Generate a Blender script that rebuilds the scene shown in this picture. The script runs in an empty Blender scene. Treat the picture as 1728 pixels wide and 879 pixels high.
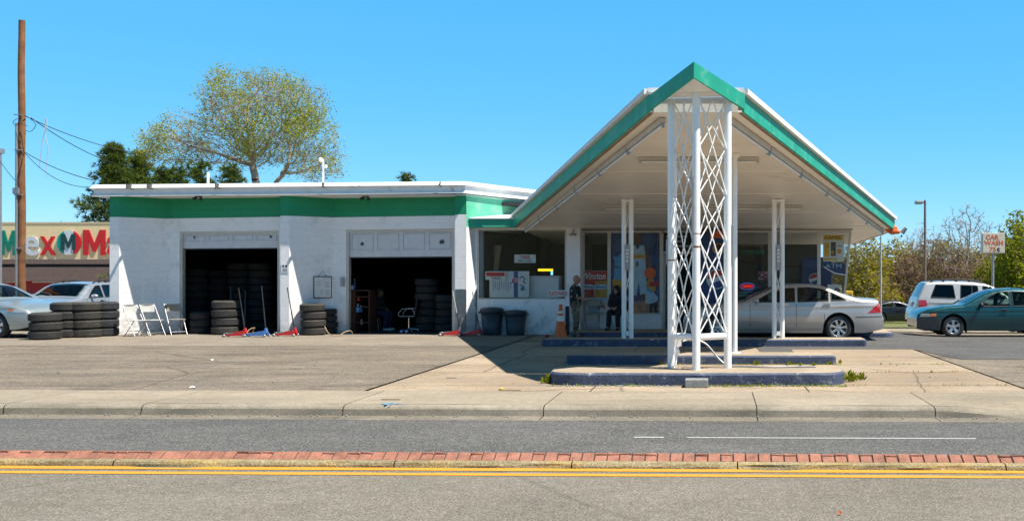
import bpy, bmesh, math, random
import numpy as np
from mathutils import Vector, Matrix, noise as mnoise

SC = bpy.context.scene
COL = SC.collection
R = math.radians
PI = math.pi

# ------------------------------------------------------------------ camera
FX, CXP, CYP, EYE = 1700.0, 1204.0, 470.0, 1.6     # focal length in photo pixels, principal column, horizon row, eye height
cam_d = bpy.data.cameras.new('camera')
cam = bpy.data.objects.new('camera', cam_d)
COL.objects.link(cam)
cam.location = (0, 0, EYE)
cam.rotation_euler = (R(90), 0, 0)
cam_d.sensor_width = 36.0
cam_d.lens = 36.0 * FX / 1728.0
cam_d.shift_x = (864.0 - CXP) / 1728.0
cam_d.shift_y = (CYP - 439.5) / 1728.0
cam_d.clip_start = 0.1
cam_d.clip_end = 2000
SC.camera = cam

# ------------------------------------------------------------------ sky, sun, exposure
SUN = Vector((2.3, -0.75, 4.5)).normalized()
w = bpy.data.worlds.new("World")
SC.world = w
w.use_nodes = True
nt = w.node_tree
for n in list(nt.nodes): nt.nodes.remove(n)
sky = nt.nodes.new('ShaderNodeTexSky')
sky.sky_type = 'NISHITA'
sky.sun_disc = False
sky.sun_elevation = math.asin(SUN.z)
sky.sun_rotation = math.atan2(SUN.x, SUN.y)
sky.altitude = 1600
sky.air_density = 1.0
sky.dust_density = 0.0
sky.ozone_density = 1.0
hsv = nt.nodes.new('ShaderNodeHueSaturation')
hsv.inputs['Hue'].default_value = 0.487
hsv.inputs['Saturation'].default_value = 1.40
hsv.inputs['Value'].default_value = 1.25
bg = nt.nodes.new('ShaderNodeBackground')
bg.inputs['Strength'].default_value = 0.088
wo = nt.nodes.new('ShaderNodeOutputWorld')
nt.links.new(sky.outputs[0], hsv.inputs['Color'])
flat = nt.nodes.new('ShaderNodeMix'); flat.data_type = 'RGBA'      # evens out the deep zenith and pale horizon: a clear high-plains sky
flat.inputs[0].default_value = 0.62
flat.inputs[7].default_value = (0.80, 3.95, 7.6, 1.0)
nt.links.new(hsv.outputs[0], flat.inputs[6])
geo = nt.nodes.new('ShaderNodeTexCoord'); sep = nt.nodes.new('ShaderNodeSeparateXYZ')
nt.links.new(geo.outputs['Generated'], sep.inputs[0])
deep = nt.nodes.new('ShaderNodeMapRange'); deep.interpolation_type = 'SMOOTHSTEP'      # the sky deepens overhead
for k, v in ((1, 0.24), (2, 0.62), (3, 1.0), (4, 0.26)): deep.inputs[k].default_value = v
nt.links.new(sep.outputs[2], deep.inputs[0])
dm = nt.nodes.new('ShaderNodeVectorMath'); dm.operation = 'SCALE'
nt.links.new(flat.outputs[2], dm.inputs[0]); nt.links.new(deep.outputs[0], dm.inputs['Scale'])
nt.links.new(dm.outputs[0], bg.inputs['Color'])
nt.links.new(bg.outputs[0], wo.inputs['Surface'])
sl = bpy.data.lights.new('sun', 'SUN')
sl.energy = 5.0
sl.angle = R(0.53)
sl.color = (1.0, 0.94, 0.84)
so = bpy.data.objects.new('sun', sl)
COL.objects.link(so)
so.location = (30, -10, 60)
so.rotation_euler = SUN.to_track_quat('Z', 'Y').to_euler()
SC.view_settings.view_transform = 'Standard'
SC.view_settings.look = 'None'
SC.view_settings.exposure = 0.75
SC.view_settings.gamma = 1.0
SC.view_settings.use_curve_mapping = False

# ------------------------------------------------------------------ measuring helpers
def X(px, d): return (px - CXP) * d / FX
def Z(py, d): return EYE + (CYP - py) * d / FX
def D(py, z=0.0): return (EYE - z) * FX / (py - CYP)
def P(px, py, d): return Vector((X(px, d), d, Z(py, d)))
def smooth(a, b, x):
    t = min(1, max(0, (x - a) / (b - a))); return t * t * (3 - 2 * t)
def gz(x, y):
    return -0.03 * max(0.0, min(y, 62.0) - 26.0) * smooth(4.6, 7.0, x)
def interp(pts, x):
    if x <= pts[0][0]: return pts[0][1]
    for (a, b), (c, d) in zip(pts, pts[1:]):
        if x <= c: return b + (d - b) * (x - a) / (c - a) if c > a else d
    return pts[-1][1]

# ------------------------------------------------------------------ materials
def newmat(name):
    m = bpy.data.materials.new(name); m.use_nodes = True
    t = m.node_tree
    b = t.nodes['Principled BSDF']
    return m, t, b
def N(t, typ, **kw):
    n = t.nodes.new(typ)
    for k, v in kw.items():
        if k in n.inputs: n.inputs[k].default_value = v
        else: setattr(n, k, v)
    return n
def rgb(c): return (c[0], c[1], c[2], 1.0)
def shade(c, f): return (min(1, c[0]*f), min(1, c[1]*f), min(1, c[2]*f))
def ramp(t, src, stops):
    r = t.nodes.new('ShaderNodeValToRGB')
    e = r.color_ramp.elements
    while len(e) < len(stops): e.new(0.5)
    for el, (p, c) in zip(e, stops):
        el.position = p; el.color = rgb(c) if hasattr(c, '__len__') else (c, c, c, 1)
    t.links.new(src, r.inputs[0]); return r
def mix(t, fac, a, b, mode='MIX'):
    n = t.nodes.new('ShaderNodeMix'); n.data_type = 'RGBA'; n.blend_type = mode
    for s, v in ((0, fac), (6, a), (7, b)):
        if hasattr(v, 'is_linked'): t.links.new(v, n.inputs[s])
        elif s == 0: n.inputs[0].default_value = v
        else: n.inputs[s].default_value = rgb(v)
    return n.outputs[2]
def paint(name, c, rough=0.5, metal=0.0, var=0.12, scale=6.0, dirt=None, dirt_amt=0.5, dirt_scale=2.0, bump=0.0, bscale=40, coat=0.0, spec=0.5, uv=False):
    m, t, b = newmat(name)
    tc = N(t, 'ShaderNodeTexCoord')
    co = tc.outputs['UV'] if uv else tc.outputs['Object']
    n1 = N(t, 'ShaderNodeTexNoise', Scale=scale, Detail=6.0, Roughness=0.65); t.links.new(co, n1.inputs['Vector'])
    r = ramp(t, n1.outputs[0], [(0.3, shade(c, 1 - var)), (0.7, shade(c, 1 + var))])
    out = r.outputs[0]
    if dirt is not None:
        n2 = N(t, 'ShaderNodeTexNoise', Scale=dirt_scale, Detail=8.0, Roughness=0.7); t.links.new(co, n2.inputs['Vector'])
        lo = 0.72 - 0.3 * dirt_amt
        r2 = ramp(t, n2.outputs[0], [(lo, 0.0), (lo + 0.14, 1.0)])
        out = mix(t, r2.outputs[0], out, dirt)
    t.links.new(out, b.inputs['Base Color'])
    b.inputs['Roughness'].default_value = rough
    b.inputs['Metallic'].default_value = metal
    b.inputs['Specular IOR Level'].default_value = spec
    if coat: b.inputs['Coat Weight'].default_value = coat; b.inputs['Coat Roughness'].default_value = 0.04
    if bump:
        n3 = N(t, 'ShaderNodeTexNoise', Scale=bscale, Detail=4.0); t.links.new(co, n3.inputs['Vector'])
        bp = N(t, 'ShaderNodeBump', Strength=bump, Distance=0.02); t.links.new(n3.outputs[0], bp.inputs['Height'])
        t.links.new(bp.outputs[0], b.inputs['Normal'])
    return m
def block_paint(name, c, mortar, bump=0.5, stain=(0.3, 0.27, 0.24), stain_amt=0.25, low=None):
    """painted concrete block: 40 x 20 cm courses, chipped joints, grime"""
    m, t, b = newmat(name)
    tc = N(t, 'ShaderNodeTexCoord')
    br = N(t, 'ShaderNodeTexBrick', Scale=1.0)
    br.offset = 0.5
    br.inputs['Mortar Size'].default_value = 0.006; br.inputs['Mortar Smooth'].default_value = 0.4
    br.inputs['Brick Width'].default_value = 0.40; br.inputs['Row Height'].default_value = 0.20
    br.inputs['Color1'].default_value = rgb(c); br.inputs['Color2'].default_value = rgb(shade(c, 0.95)); br.inputs['Mortar'].default_value = rgb(mortar)
    t.links.new(tc.outputs['UV'], br.inputs['Vector'])
    n = N(t, 'ShaderNodeTexNoise', Scale=1.3, Detail=9.0, Roughness=0.72); t.links.new(tc.outputs['UV'], n.inputs['Vector'])
    lo = 0.70 - 0.2 * stain_amt
    r = ramp(t, n.outputs[0], [(lo - 0.12, 0.0), (lo + 0.1, 0.7)])
    out = mix(t, r.outputs[0], br.outputs[0], stain)
    n2 = N(t, 'ShaderNodeTexNoise', Scale=14.0, Detail=5.0); t.links.new(tc.outputs['UV'], n2.inputs['Vector'])
    out = mix(t, 0.35, out, ramp(t, n2.outputs[0], [(0.3, shade(c, 0.82)), (0.65, shade(c, 1.04))]).outputs[0])
    n3 = N(t, 'ShaderNodeTexNoise', Scale=9.0, Detail=3.0); t.links.new(tc.outputs['UV'], n3.inputs['Vector'])
    out = mix(t, ramp(t, n3.outputs[0], [(0.735, 0.0), (0.75, 0.8)]).outputs[0], out, (0.12, 0.11, 0.1))
    # splash dirt along the foot of the wall
    su = N(t, 'ShaderNodeSeparateXYZ'); t.links.new(tc.outputs['UV'], su.inputs[0])
    ns = N(t, 'ShaderNodeTexNoise', Scale=2.6, Detail=8.0, Roughness=0.75); t.links.new(tc.outputs['UV'], ns.inputs['Vector'])
    ma = N(t, 'ShaderNodeMath', operation='MULTIPLY_ADD'); t.links.new(su.outputs[1], ma.inputs[0]); ma.inputs[1].default_value = -0.30; t.links.new(ns.outputs[0], ma.inputs[2])
    out = mix(t, ramp(t, ma.outputs[0], [(0.34, 0.0), (0.52, 0.55)]).outputs[0], out, (0.27, 0.25, 0.23))
    t.links.new(out, b.inputs['Base Color'])
    b.inputs['Roughness'].default_value = 0.62
    add = N(t, 'ShaderNodeMath', operation='ADD'); 
    mu = N(t, 'ShaderNodeMath', operation='MULTIPLY'); mu.inputs[1].default_value = -1.0
    t.links.new(br.outputs['Fac'], mu.inputs[0])
    mu2 = N(t, 'ShaderNodeMath', operation='MULTIPLY'); mu2.inputs[1].default_value = 0.35
    t.links.new(n2.outputs[0], mu2.inputs[0])
    t.links.new(mu.outputs[0], add.inputs[0]); t.links.new(mu2.outputs[0], add.inputs[1])
    bp = N(t, 'ShaderNodeBump', Strength=bump, Distance=0.012); t.links.new(add.outputs[0], bp.inputs['Height'])
    t.links.new(bp.outputs[0], b.inputs['Normal'])
    return m
def ground_mat(name, c, c2, speck=(0.35, 0.34, 0.32), speck_amt=0.5, patch=None, patch_amt=0.3, crack=0.0, streak=0.0, rough=0.9, bump=0.35, fine=70.0, crack_scale=0.22, island=0.0):
    """asphalt or concrete: broad tonal patches, aggregate, dark grains, long stains, cracks"""
    m, t, b = newmat(name)
    tc = N(t, 'ShaderNodeTexCoord'); co = tc.outputs['Object']
    n1 = N(t, 'ShaderNodeTexNoise', Scale=0.45, Detail=8.0, Roughness=0.62); t.links.new(co, n1.inputs['Vector'])
    out = ramp(t, n1.outputs[0], [(0.40, c), (0.60, c2)]).outputs[0]
    if streak:
        mp = N(t, 'ShaderNodeMapping'); mp.inputs['Scale'].default_value = (0.25, 1.6, 1.0); t.links.new(co, mp.inputs[0])
        n4 = N(t, 'ShaderNodeTexNoise', Scale=1.0, Detail=8.0, Roughness=0.7); t.links.new(mp.outputs[0], n4.inputs['Vector'])
        out = mix(t, ramp(t, n4.outputs[0], [(0.47, 0.0), (0.58, streak * 0.8)]).outputs[0], out, shade(c, 0.70))
        n5 = N(t, 'ShaderNodeTexNoise', Scale=2.2, Detail=8.0, Roughness=0.7); n5.inputs['Distortion'].default_value = 0.5
        t.links.new(mp.outputs[0], n5.inputs['Vector'])
        out = mix(t, ramp(t, n5.outputs[0], [(0.55, 0.0), (0.64, streak)]).outputs[0], out, shade(c, 0.52))
    if patch is not None:
        n6 = N(t, 'ShaderNodeTexNoise', Scale=1.1, Detail=6.0, Roughness=0.6); t.links.new(co, n6.inputs['Vector'])
        out = mix(t, ramp(t, n6.outputs[0], [(0.50, 0.0), (0.60, patch_amt)]).outputs[0], out, patch)
    v = N(t, 'ShaderNodeTexVoronoi', Scale=fine); t.links.new(co, v.inputs['Vector'])
    sp = ramp(t, v.outputs['Color'], [(0.15, shade(c, 0.45)), (0.5, shade(c, 1.0)), (0.92, speck)])
    out = mix(t, speck_amt, out, sp.outputs[0])
    n7 = N(t, 'ShaderNodeTexNoise', Scale=70.0, Detail=4.0, Roughness=0.7); t.links.new(co, n7.inputs['Vector'])
    out = mix(t, 1.0, out, ramp(t, n7.outputs[0], [(0.36, 0.76), (0.64, 1.16)]).outputs[0], 'MULTIPLY')
    n9 = N(t, 'ShaderNodeTexNoise', Scale=9.0, Detail=6.0, Roughness=0.75); t.links.new(co, n9.inputs['Vector'])
    out = mix(t, 1.0, out, ramp(t, n9.outputs[0], [(0.3, 0.84), (0.7, 1.14)]).outputs[0], 'MULTIPLY')
    if streak:
        mp2 = N(t, 'ShaderNodeMapping'); mp2.inputs['Scale'].default_value = (0.35, 1.0, 1.0); t.links.new(co, mp2.inputs[0])
        nb = N(t, 'ShaderNodeTexNoise', Scale=1.1, Detail=7.0, Roughness=0.68); nb.inputs['Distortion'].default_value = 0.6; t.links.new(mp2.outputs[0], nb.inputs['Vector'])
        k = min(1.0, streak)
        out = mix(t, 1.0, out, ramp(t, nb.outputs[0], [(0.36, (1 - .42*k, 1 - .42*k, 1 - .38*k)), (0.47, (1, 1, 1)), (0.54, (1 + .06*k, 1 + .05*k, 1 + .03*k)), (0.64, (1 - .10*k, 1 - .10*k, 1 - .02*k))]).outputs[0], 'MULTIPLY')
        mp3 = N(t, 'ShaderNodeMapping'); mp3.inputs['Scale'].default_value = (0.5, 2.4, 1.0); mp3.inputs['Location'].default_value = (3.1, 7.7, 0); t.links.new(co, mp3.inputs[0])
        ne = N(t, 'ShaderNodeTexNoise', Scale=1.7, Detail=9.0, Roughness=0.75); ne.inputs['Distortion'].default_value = 1.0; t.links.new(mp3.outputs[0], ne.inputs['Vector'])
        out = mix(t, 1.0, out, ramp(t, ne.outputs[0], [(0.31, (1 - .6*k, 1 - .62*k, 1 - .64*k)), (0.38, (1, 1, 1))]).outputs[0], 'MULTIPLY')
    if island:
        gi = N(t, 'ShaderNodeNewGeometry')
        out = mix(t, 1.0, out, ramp(t, gi.outputs['Random Per Island'], [(0.0, (1 - island, 1 - island * 1.1, 1 - island * 1.3)), (1.0, 1.0 + island)]).outputs[0], 'MULTIPLY')
    if crack:
        nd = N(t, 'ShaderNodeTexNoise', Scale=1.5, Detail=5.0); t.links.new(co, nd.inputs['Vector'])
        mm = mix(t, 0.12, co, nd.outputs['Color'])
        vc = N(t, 'ShaderNodeTexVoronoi', Scale=crack_scale, feature='DISTANCE_TO_EDGE'); t.links.new(mm, vc.inputs['Vector'])
        out = mix(t, ramp(t, vc.outputs['Distance'], [(0.0, crack), (0.006, 0.0)]).outputs[0], out, shade(c, 0.25))
    t.links.new(out, b.inputs['Base Color'])
    b.inputs['Roughness'].default_value = rough
    b.inputs['Specular IOR Level'].default_value = 0.25
    bp = N(t, 'ShaderNodeBump', Strength=bump, Distance=0.01)
    t.links.new(v.outputs['Distance'], bp.inputs['Height']); t.links.new(bp.outputs[0], b.inputs['Normal'])
    return m
def glass_mat(name, tint=(0.8, 0.86, 0.85), refl=1.0, rough=0.0):
    m, t, b = newmat(name)
    t.nodes.remove(b)
    o = t.nodes['Material Output']
    lw = N(t, 'ShaderNodeLayerWeight', Blend=0.5)
    fr = N(t, 'ShaderNodeMath', operation='POWER'); t.links.new(lw.outputs['Facing'], fr.inputs[0]); fr.inputs[1].default_value = 5.0
    tr = N(t, 'ShaderNodeBsdfTransparent'); tr.inputs[0].default_value = rgb(tint)
    gl = N(t, 'ShaderNodeBsdfGlossy'); gl.inputs['Roughness'].default_value = rough; gl.inputs[0].default_value = (refl, refl, refl, 1)
    mx = N(t, 'ShaderNodeMixShader')
    mu = N(t, 'ShaderNodeMath', operation='MULTIPLY_ADD'); mu.inputs[1].default_value = 0.9; mu.inputs[2].default_value = 0.032; mu.use_clamp = True
    t.links.new(fr.outputs[0], mu.inputs[0])
    t.links.new(mu.outputs[0], mx.inputs[0]); t.links.new(tr.outputs[0], mx.inputs[1]); t.links.new(gl.outputs[0], mx.inputs[2])
    t.links.new(mx.outputs[0], o.inputs[0])
    return m
def leaf_mat(name, c1, c2, trans=0.35):
    m, t, b = newmat(name)
    o = t.nodes['Material Output']; t.nodes.remove(b)
    g = N(t, 'ShaderNodeNewGeometry')
    r = ramp(t, g.outputs['Random Per Island'], [(0.0, c1), (1.0, c2)])
    df = N(t, 'ShaderNodeBsdfDiffuse'); tl = N(t, 'ShaderNodeBsdfTranslucent')
    t.links.new(r.outputs[0], df.inputs[0]); t.links.new(r.outputs[0], tl.inputs[0])
    mx = N(t, 'ShaderNodeMixShader'); mx.inputs[0].default_value = trans
    t.links.new(df.outputs[0], mx.inputs[1]); t.links.new(tl.outputs[0], mx.inputs[2]); t.links.new(mx.outputs[0], o.inputs[0])
    return m
def glow(name, c, s):
    m, t, b = newmat(name)
    b.inputs['Base Color'].default_value = rgb(c)
    b.inputs['Emission Color'].default_value = rgb(c); b.inputs['Emission Strength'].default_value = s
    return m
def worn_line(name, c, under, keep=0.55):
    m, t, b = newmat(name)
    tc = N(t, 'ShaderNodeTexCoord'); co = tc.outputs['Object']
    n = N(t, 'ShaderNodeTexNoise', Scale=16.0, Detail=8.0, Roughness=0.8); t.links.new(co, n.inputs['Vector'])
    n2 = N(t, 'ShaderNodeTexNoise', Scale=1.1, Detail=4.0); t.links.new(co, n2.inputs['Vector'])
    ad = N(t, 'ShaderNodeMath', operation='ADD'); t.links.new(n.outputs[0], ad.inputs[0]); t.links.new(n2.outputs[0], ad.inputs[1])
    r = ramp(t, ad.outputs[0], [(keep + 0.5, 0.0), (keep + 0.62, 0.85)])
    n3 = N(t, 'ShaderNodeTexNoise', Scale=60.0, Detail=3.0); t.links.new(co, n3.inputs['Vector'])
    cc = ramp(t, n3.outputs[0], [(0.3, shade(c, 0.8)), (0.7, shade(c, 1.1))])
    t.links.new(mix(t, r.outputs[0], cc.outputs[0], under), b.inputs['Base Color'])
    b.inputs['Roughness'].default_value = 0.8
    return m

M = {}
M['asphalt_far'] = ground_mat('asphalt_far', (0.092, 0.090, 0.086), (0.132, 0.128, 0.121), speck=(0.33, 0.32, 0.31), speck_amt=0.5, streak=0.35, fine=75)
M['asphalt_near'] = ground_mat('asphalt_near', (0.160, 0.143, 0.116), (0.208, 0.188, 0.156), speck=(0.44, 0.40, 0.34), speck_amt=0.42, streak=0.20, crack=0.3, crack_scale=0.16, fine=95)
M['asphalt_lot'] = ground_mat('asphalt_lot', (0.178, 0.146, 0.112), (0.268, 0.220, 0.168), speck=(0.42, 0.36, 0.28), speck_amt=0.42, streak=0.8, patch=(0.15, 0.135, 0.12), patch_amt=0.6, crack=0.7, fine=45)
M['asphalt_new'] = ground_mat('asphalt_new', (0.085, 0.083, 0.082), (0.125, 0.120, 0.116), speck=(0.25, 0.24, 0.23), speck_amt=0.4, streak=0.35, fine=50)
M['asphalt_strip'] = ground_mat('asphalt_strip', (0.24, 0.20, 0.155), (0.30, 0.255, 0.20), speck=(0.45, 0.4, 0.34), speck_amt=0.35, streak=0.4, patch=(0.18, 0.155, 0.13), patch_amt=0.5, fine=45)
M['concrete_apron'] = ground_mat('concrete_apron', (0.32, 0.245, 0.17), (0.42, 0.33, 0.235), speck=(0.5, 0.45, 0.38), speck_amt=0.18, streak=0.3, patch=(0.29, 0.245, 0.20), patch_amt=0.5, crack=0.75, crack_scale=0.3, bump=0.12, fine=90, island=0.10)
M['concrete_walk'] = ground_mat('concrete_walk', (0.29, 0.245, 0.18), (0.37, 0.31, 0.235), speck=(0.5, 0.46, 0.4), speck_amt=0.15, streak=0.25, patch=(0.27, 0.235, 0.19), patch_amt=0.4, bump=0.1, fine=90, island=0.06)
M['concrete_kerb'] = ground_mat('concrete_kerb', (0.27, 0.235, 0.18), (0.35, 0.305, 0.24), speck=(0.42, 0.38, 0.32), speck_amt=0.15, streak=0.4, patch=(0.20, 0.18, 0.14), patch_amt=0.5, bump=0.15, fine=90)
M['gutter'] = ground_mat('gutter', (0.19, 0.165, 0.13), (0.25, 0.22, 0.175), speck=(0.4, 0.37, 0.32), speck_amt=0.3, streak=0.5, patch=(0.14, 0.125, 0.1), patch_amt=0.6, bump=0.2, fine=60)
M['kerb_yellowed'] = ground_mat('kerb_yellowed', (0.28, 0.225, 0.115), (0.38, 0.31, 0.19), speck=(0.46, 0.42, 0.33), speck_amt=0.4, streak=0.5, patch=(0.45, 0.29, 0.06), patch_amt=0.55, bump=0.4, fine=60)
M['paver'] = paint('paver', (0.31, 0.132, 0.088), 0.85, var=0.38, scale=7, dirt=(0.30, 0.19, 0.14), dirt_amt=0.5, dirt_scale=9, bump=0.4, bscale=60)
M['joint_dirt'] = paint('joint_dirt', (0.07, 0.05, 0.04), 0.95)
M['dark_gap'] = paint('dark_gap', (0.045, 0.04, 0.035), 0.95)
M['yellow_line'] = worn_line('yellow_line', (0.64, 0.285, 0.022), (0.25, 0.20, 0.13), keep=0.53)
M['white_line'] = worn_line('white_line', (0.50, 0.50, 0.50), (0.12, 0.12, 0.11), keep=0.55)
M['grass'] = paint('grass', (0.10, 0.13, 0.025), 0.95, var=0.5, scale=9, dirt=(0.2, 0.16, 0.08), dirt_amt=0.8)
M['white_block'] = block_paint('white_block', (0.88, 0.87, 0.87), (0.75, 0.74, 0.73), bump=0.3)
M['green_block'] = block_paint('green_block', (0.002, 0.27, 0.12), (0.001, 0.19, 0.08), stain=(0.01, 0.17, 0.09), stain_amt=0.2)
M['grey_block'] = block_paint('grey_block', (0.10, 0.13, 0.15), (0.07, 0.085, 0.095), stain=(0.45, 0.45, 0.45), stain_amt=0.25)
M['green_block_lit'] = block_paint('green_block_lit', (0.10, 0.50, 0.31), (0.08, 0.4, 0.25), stain=(0.5, 0.6, 0.5), stain_amt=0.3)  # lighter copy of the green block paint, sunlight put into the colour
M['white_trim'] = paint('white_trim', (0.78, 0.78, 0.77), 0.5, var=0.07, dirt=(0.42, 0.37, 0.31), dirt_amt=0.42, dirt_scale=3.5)
M['white_steel'] = paint('white_steel', (0.88, 0.88, 0.86), 0.4, var=0.05, dirt=(0.30, 0.17, 0.09), dirt_amt=0.22, dirt_scale=11)
M['rust'] = paint('rust', (0.22, 0.09, 0.04), 0.9, var=0.4, scale=20)
M['steel_grey'] = paint('steel_grey', (0.35, 0.35, 0.35), 0.4, 0.6)
M['teal_fascia'] = paint('teal_fascia', (0.012, 0.33, 0.215), 0.55, var=0.16, scale=2.0, dirt=(0.11, 0.38, 0.28), dirt_amt=0.6, dirt_scale=4)
M['soffit'] = paint('soffit', (0.84, 0.79, 0.71), 0.42, var=0.06, scale=1.2, dirt=(0.60, 0.52, 0.43), dirt_amt=0.35, dirt_scale=0.8)
M['roof_white'] = paint('roof_white', (0.74, 0.74, 0.74), 0.7, var=0.08, dirt=(0.36, 0.31, 0.26), dirt_amt=0.4, dirt_scale=5)
M['wood_edge'] = paint('wood_edge', (0.26, 0.17, 0.10), 0.9, var=0.4, scale=12)
M['alu'] = paint('alu', (0.55, 0.52, 0.46), 0.45, 0.3, var=0.1)
M['door_panel'] = paint('door_panel', (0.62, 0.62, 0.64), 0.55, var=0.08, dirt=(0.3, 0.28, 0.26), dirt_amt=0.3, dirt_scale=4)
M['door_recess'] = paint('door_recess', (0.55, 0.55, 0.57), 0.6, var=0.1, dirt=(0.3, 0.28, 0.26), dirt_amt=0.3, dirt_scale=4)
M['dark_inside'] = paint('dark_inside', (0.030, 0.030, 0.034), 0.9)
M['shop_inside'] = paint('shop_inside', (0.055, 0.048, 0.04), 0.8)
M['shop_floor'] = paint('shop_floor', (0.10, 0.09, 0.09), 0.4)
M['blue_kerb'] = paint('blue_kerb', (0.052, 0.070, 0.125), 0.7, var=0.25, scale=5, dirt=(0.30, 0.30, 0.31), dirt_amt=0.55, dirt_scale=7, bump=0.4, bscale=25)
M['slab_top'] = ground_mat('slab_top', (0.36, 0.28, 0.20), (0.44, 0.36, 0.27), speck_amt=0.2, patch=(0.26, 0.21, 0.16), patch_amt=0.5, bump=0.15)
M['glass'] = glass_mat('glass', (0.93, 0.95, 0.95))
M['added_bank_dark'] = paint('added_bank_dark', (0.030, 0.036, 0.018), 0.95, var=0.5, scale=0.6)  # dark cover of the added bank, keeps reflections in the glass low
M['car_glass'] = glass_mat('car_glass', (0.50, 0.62, 0.58))
M['tint_glass'] = glass_mat('tint_glass', (0.055, 0.06, 0.07))
M['tyre'] = paint('tyre', (0.030, 0.030, 0.031), 0.8, var=0.3, scale=9, dirt=(0.085, 0.078, 0.07), dirt_amt=0.5, dirt_scale=4)
M['rim'] = paint('rim', (0.62, 0.62, 0.63), 0.28, 0.8, var=0.05)
M['black_plastic'] = paint('black_plastic', (0.018, 0.018, 0.02), 0.55)
M['grey_plastic'] = paint('grey_plastic', (0.07, 0.075, 0.08), 0.6)
M['chrome'] = paint('chrome', (0.75, 0.75, 0.76), 0.12, 1.0, var=0.02)
M['seat_cloth'] = paint('seat_cloth', (0.14, 0.13, 0.12), 0.9)
M['red_lamp'] = paint('red_lamp', (0.42, 0.008, 0.01), 0.15, var=0.1, coat=1)
M['amber_lamp'] = paint('amber_lamp', (0.75, 0.19, 0.03), 0.15, coat=1)
M['clear_lamp'] = paint('clear_lamp', (0.42, 0.44, 0.40), 0.12, 0.3, coat=1)
M['plate'] = paint('plate', (0.6, 0.6, 0.6), 0.5)
M['bark'] = paint('bark', (0.135, 0.10, 0.075), 0.95, var=0.35, scale=7)
M['bark_pale'] = paint('bark_pale', (0.36, 0.30, 0.24), 0.95, var=0.3, scale=7)
M['bark_red'] = paint('bark_red', (0.24, 0.15, 0.125), 0.95, var=0.3, scale=7)
M['pole_wood'] = paint('pole_wood', (0.20, 0.085, 0.035), 0.9, var=0.4, scale=3, dirt=(0.09, 0.04, 0.02), dirt_amt=0.5, dirt_scale=4)
M['cable'] = paint('cable', (0.03, 0.03, 0.035), 0.6)
M['pale_cable'] = paint('pale_cable', (0.45, 0.45, 0.45), 0.6)
M['red'] = paint('red', (0.50, 0.018, 0.02), 0.45, dirt=(0.2, 0.03, 0.03), dirt_amt=0.3)
M['jack_red'] = paint('jack_red', (0.52, 0.03, 0.03), 0.4, dirt=(0.1, 0.04, 0.04), dirt_amt=0.4, dirt_scale=12)
M['jack_blue'] = paint('jack_blue', (0.07, 0.19, 0.48), 0.4, dirt=(0.06, 0.07, 0.1), dirt_amt=0.4, dirt_scale=12)
M['white'] = paint('white', (0.78, 0.78, 0.78), 0.6, var=0.03)
M['paper'] = paint('paper', (0.72, 0.72, 0.70), 0.8, var=0.05)
M['black'] = paint('black', (0.012, 0.012, 0.013), 0.6)
M['blue'] = paint('blue', (0.012, 0.045, 0.17), 0.4)
M['mid_blue'] = paint('mid_blue', (0.035, 0.085, 0.26), 0.5)
M['sky_blue'] = paint('sky_blue', (0.10, 0.36, 0.62), 0.5)
M['pale_blue'] = paint('pale_blue', (0.45, 0.62, 0.75), 0.5)
M['yellow'] = paint('yellow', (0.72, 0.46, 0.03), 0.5)
M['gold'] = paint('gold', (0.60, 0.30, 0.03), 0.5)
M['orange'] = paint('orange', (0.72, 0.13, 0.02), 0.5, dirt=(0.4, 0.1, 0.04), dirt_amt=0.3, dirt_scale=8)
M['brown_skin'] = paint('brown_skin', (0.16, 0.075, 0.045), 0.55, var=0.08)
M['tan_skin'] = paint('tan_skin', (0.36, 0.20, 0.13), 0.5, var=0.08)
M['pink'] = paint('pink', (0.75, 0.30, 0.38), 0.6)
M['green_sign'] = paint('green_sign', (0.0, 0.25, 0.13), 0.4)
M['bin'] = paint('bin', (0.03, 0.043, 0.056), 0.5, var=0.15, scale=4)
M['chair_white'] = paint('chair_white', (0.50, 0.50, 0.48), 0.4, dirt=(0.3, 0.28, 0.25), dirt_amt=0.3)
M['chair_tan'] = paint('chair_tan', (0.30, 0.26, 0.21), 0.5)
M['chair_steel'] = paint('chair_steel', (0.42, 0.42, 0.42), 0.35, 0.6)
M['stucco'] = paint('stucco', (0.84, 0.66, 0.37), 0.9, var=0.05, scale=3)
M['awning'] = paint('awning', (0.185, 0.125, 0.105), 0.9, var=0.12, scale=4)
M['hair'] = paint('hair', (0.015, 0.011, 0.009), 0.6)
M['wood_dark'] = paint('wood_dark', (0.09, 0.035, 0.02), 0.7)
M['reflection_tan'] = paint('reflection_tan', (0.36, 0.25, 0.14), 0.9)  # tan of the painted lamp reflection, shared by hoses and a shelf
M['stone_grey'] = paint('stone_grey', (0.24, 0.245, 0.245), 0.9, var=0.2, scale=12, bump=0.4)

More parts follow.
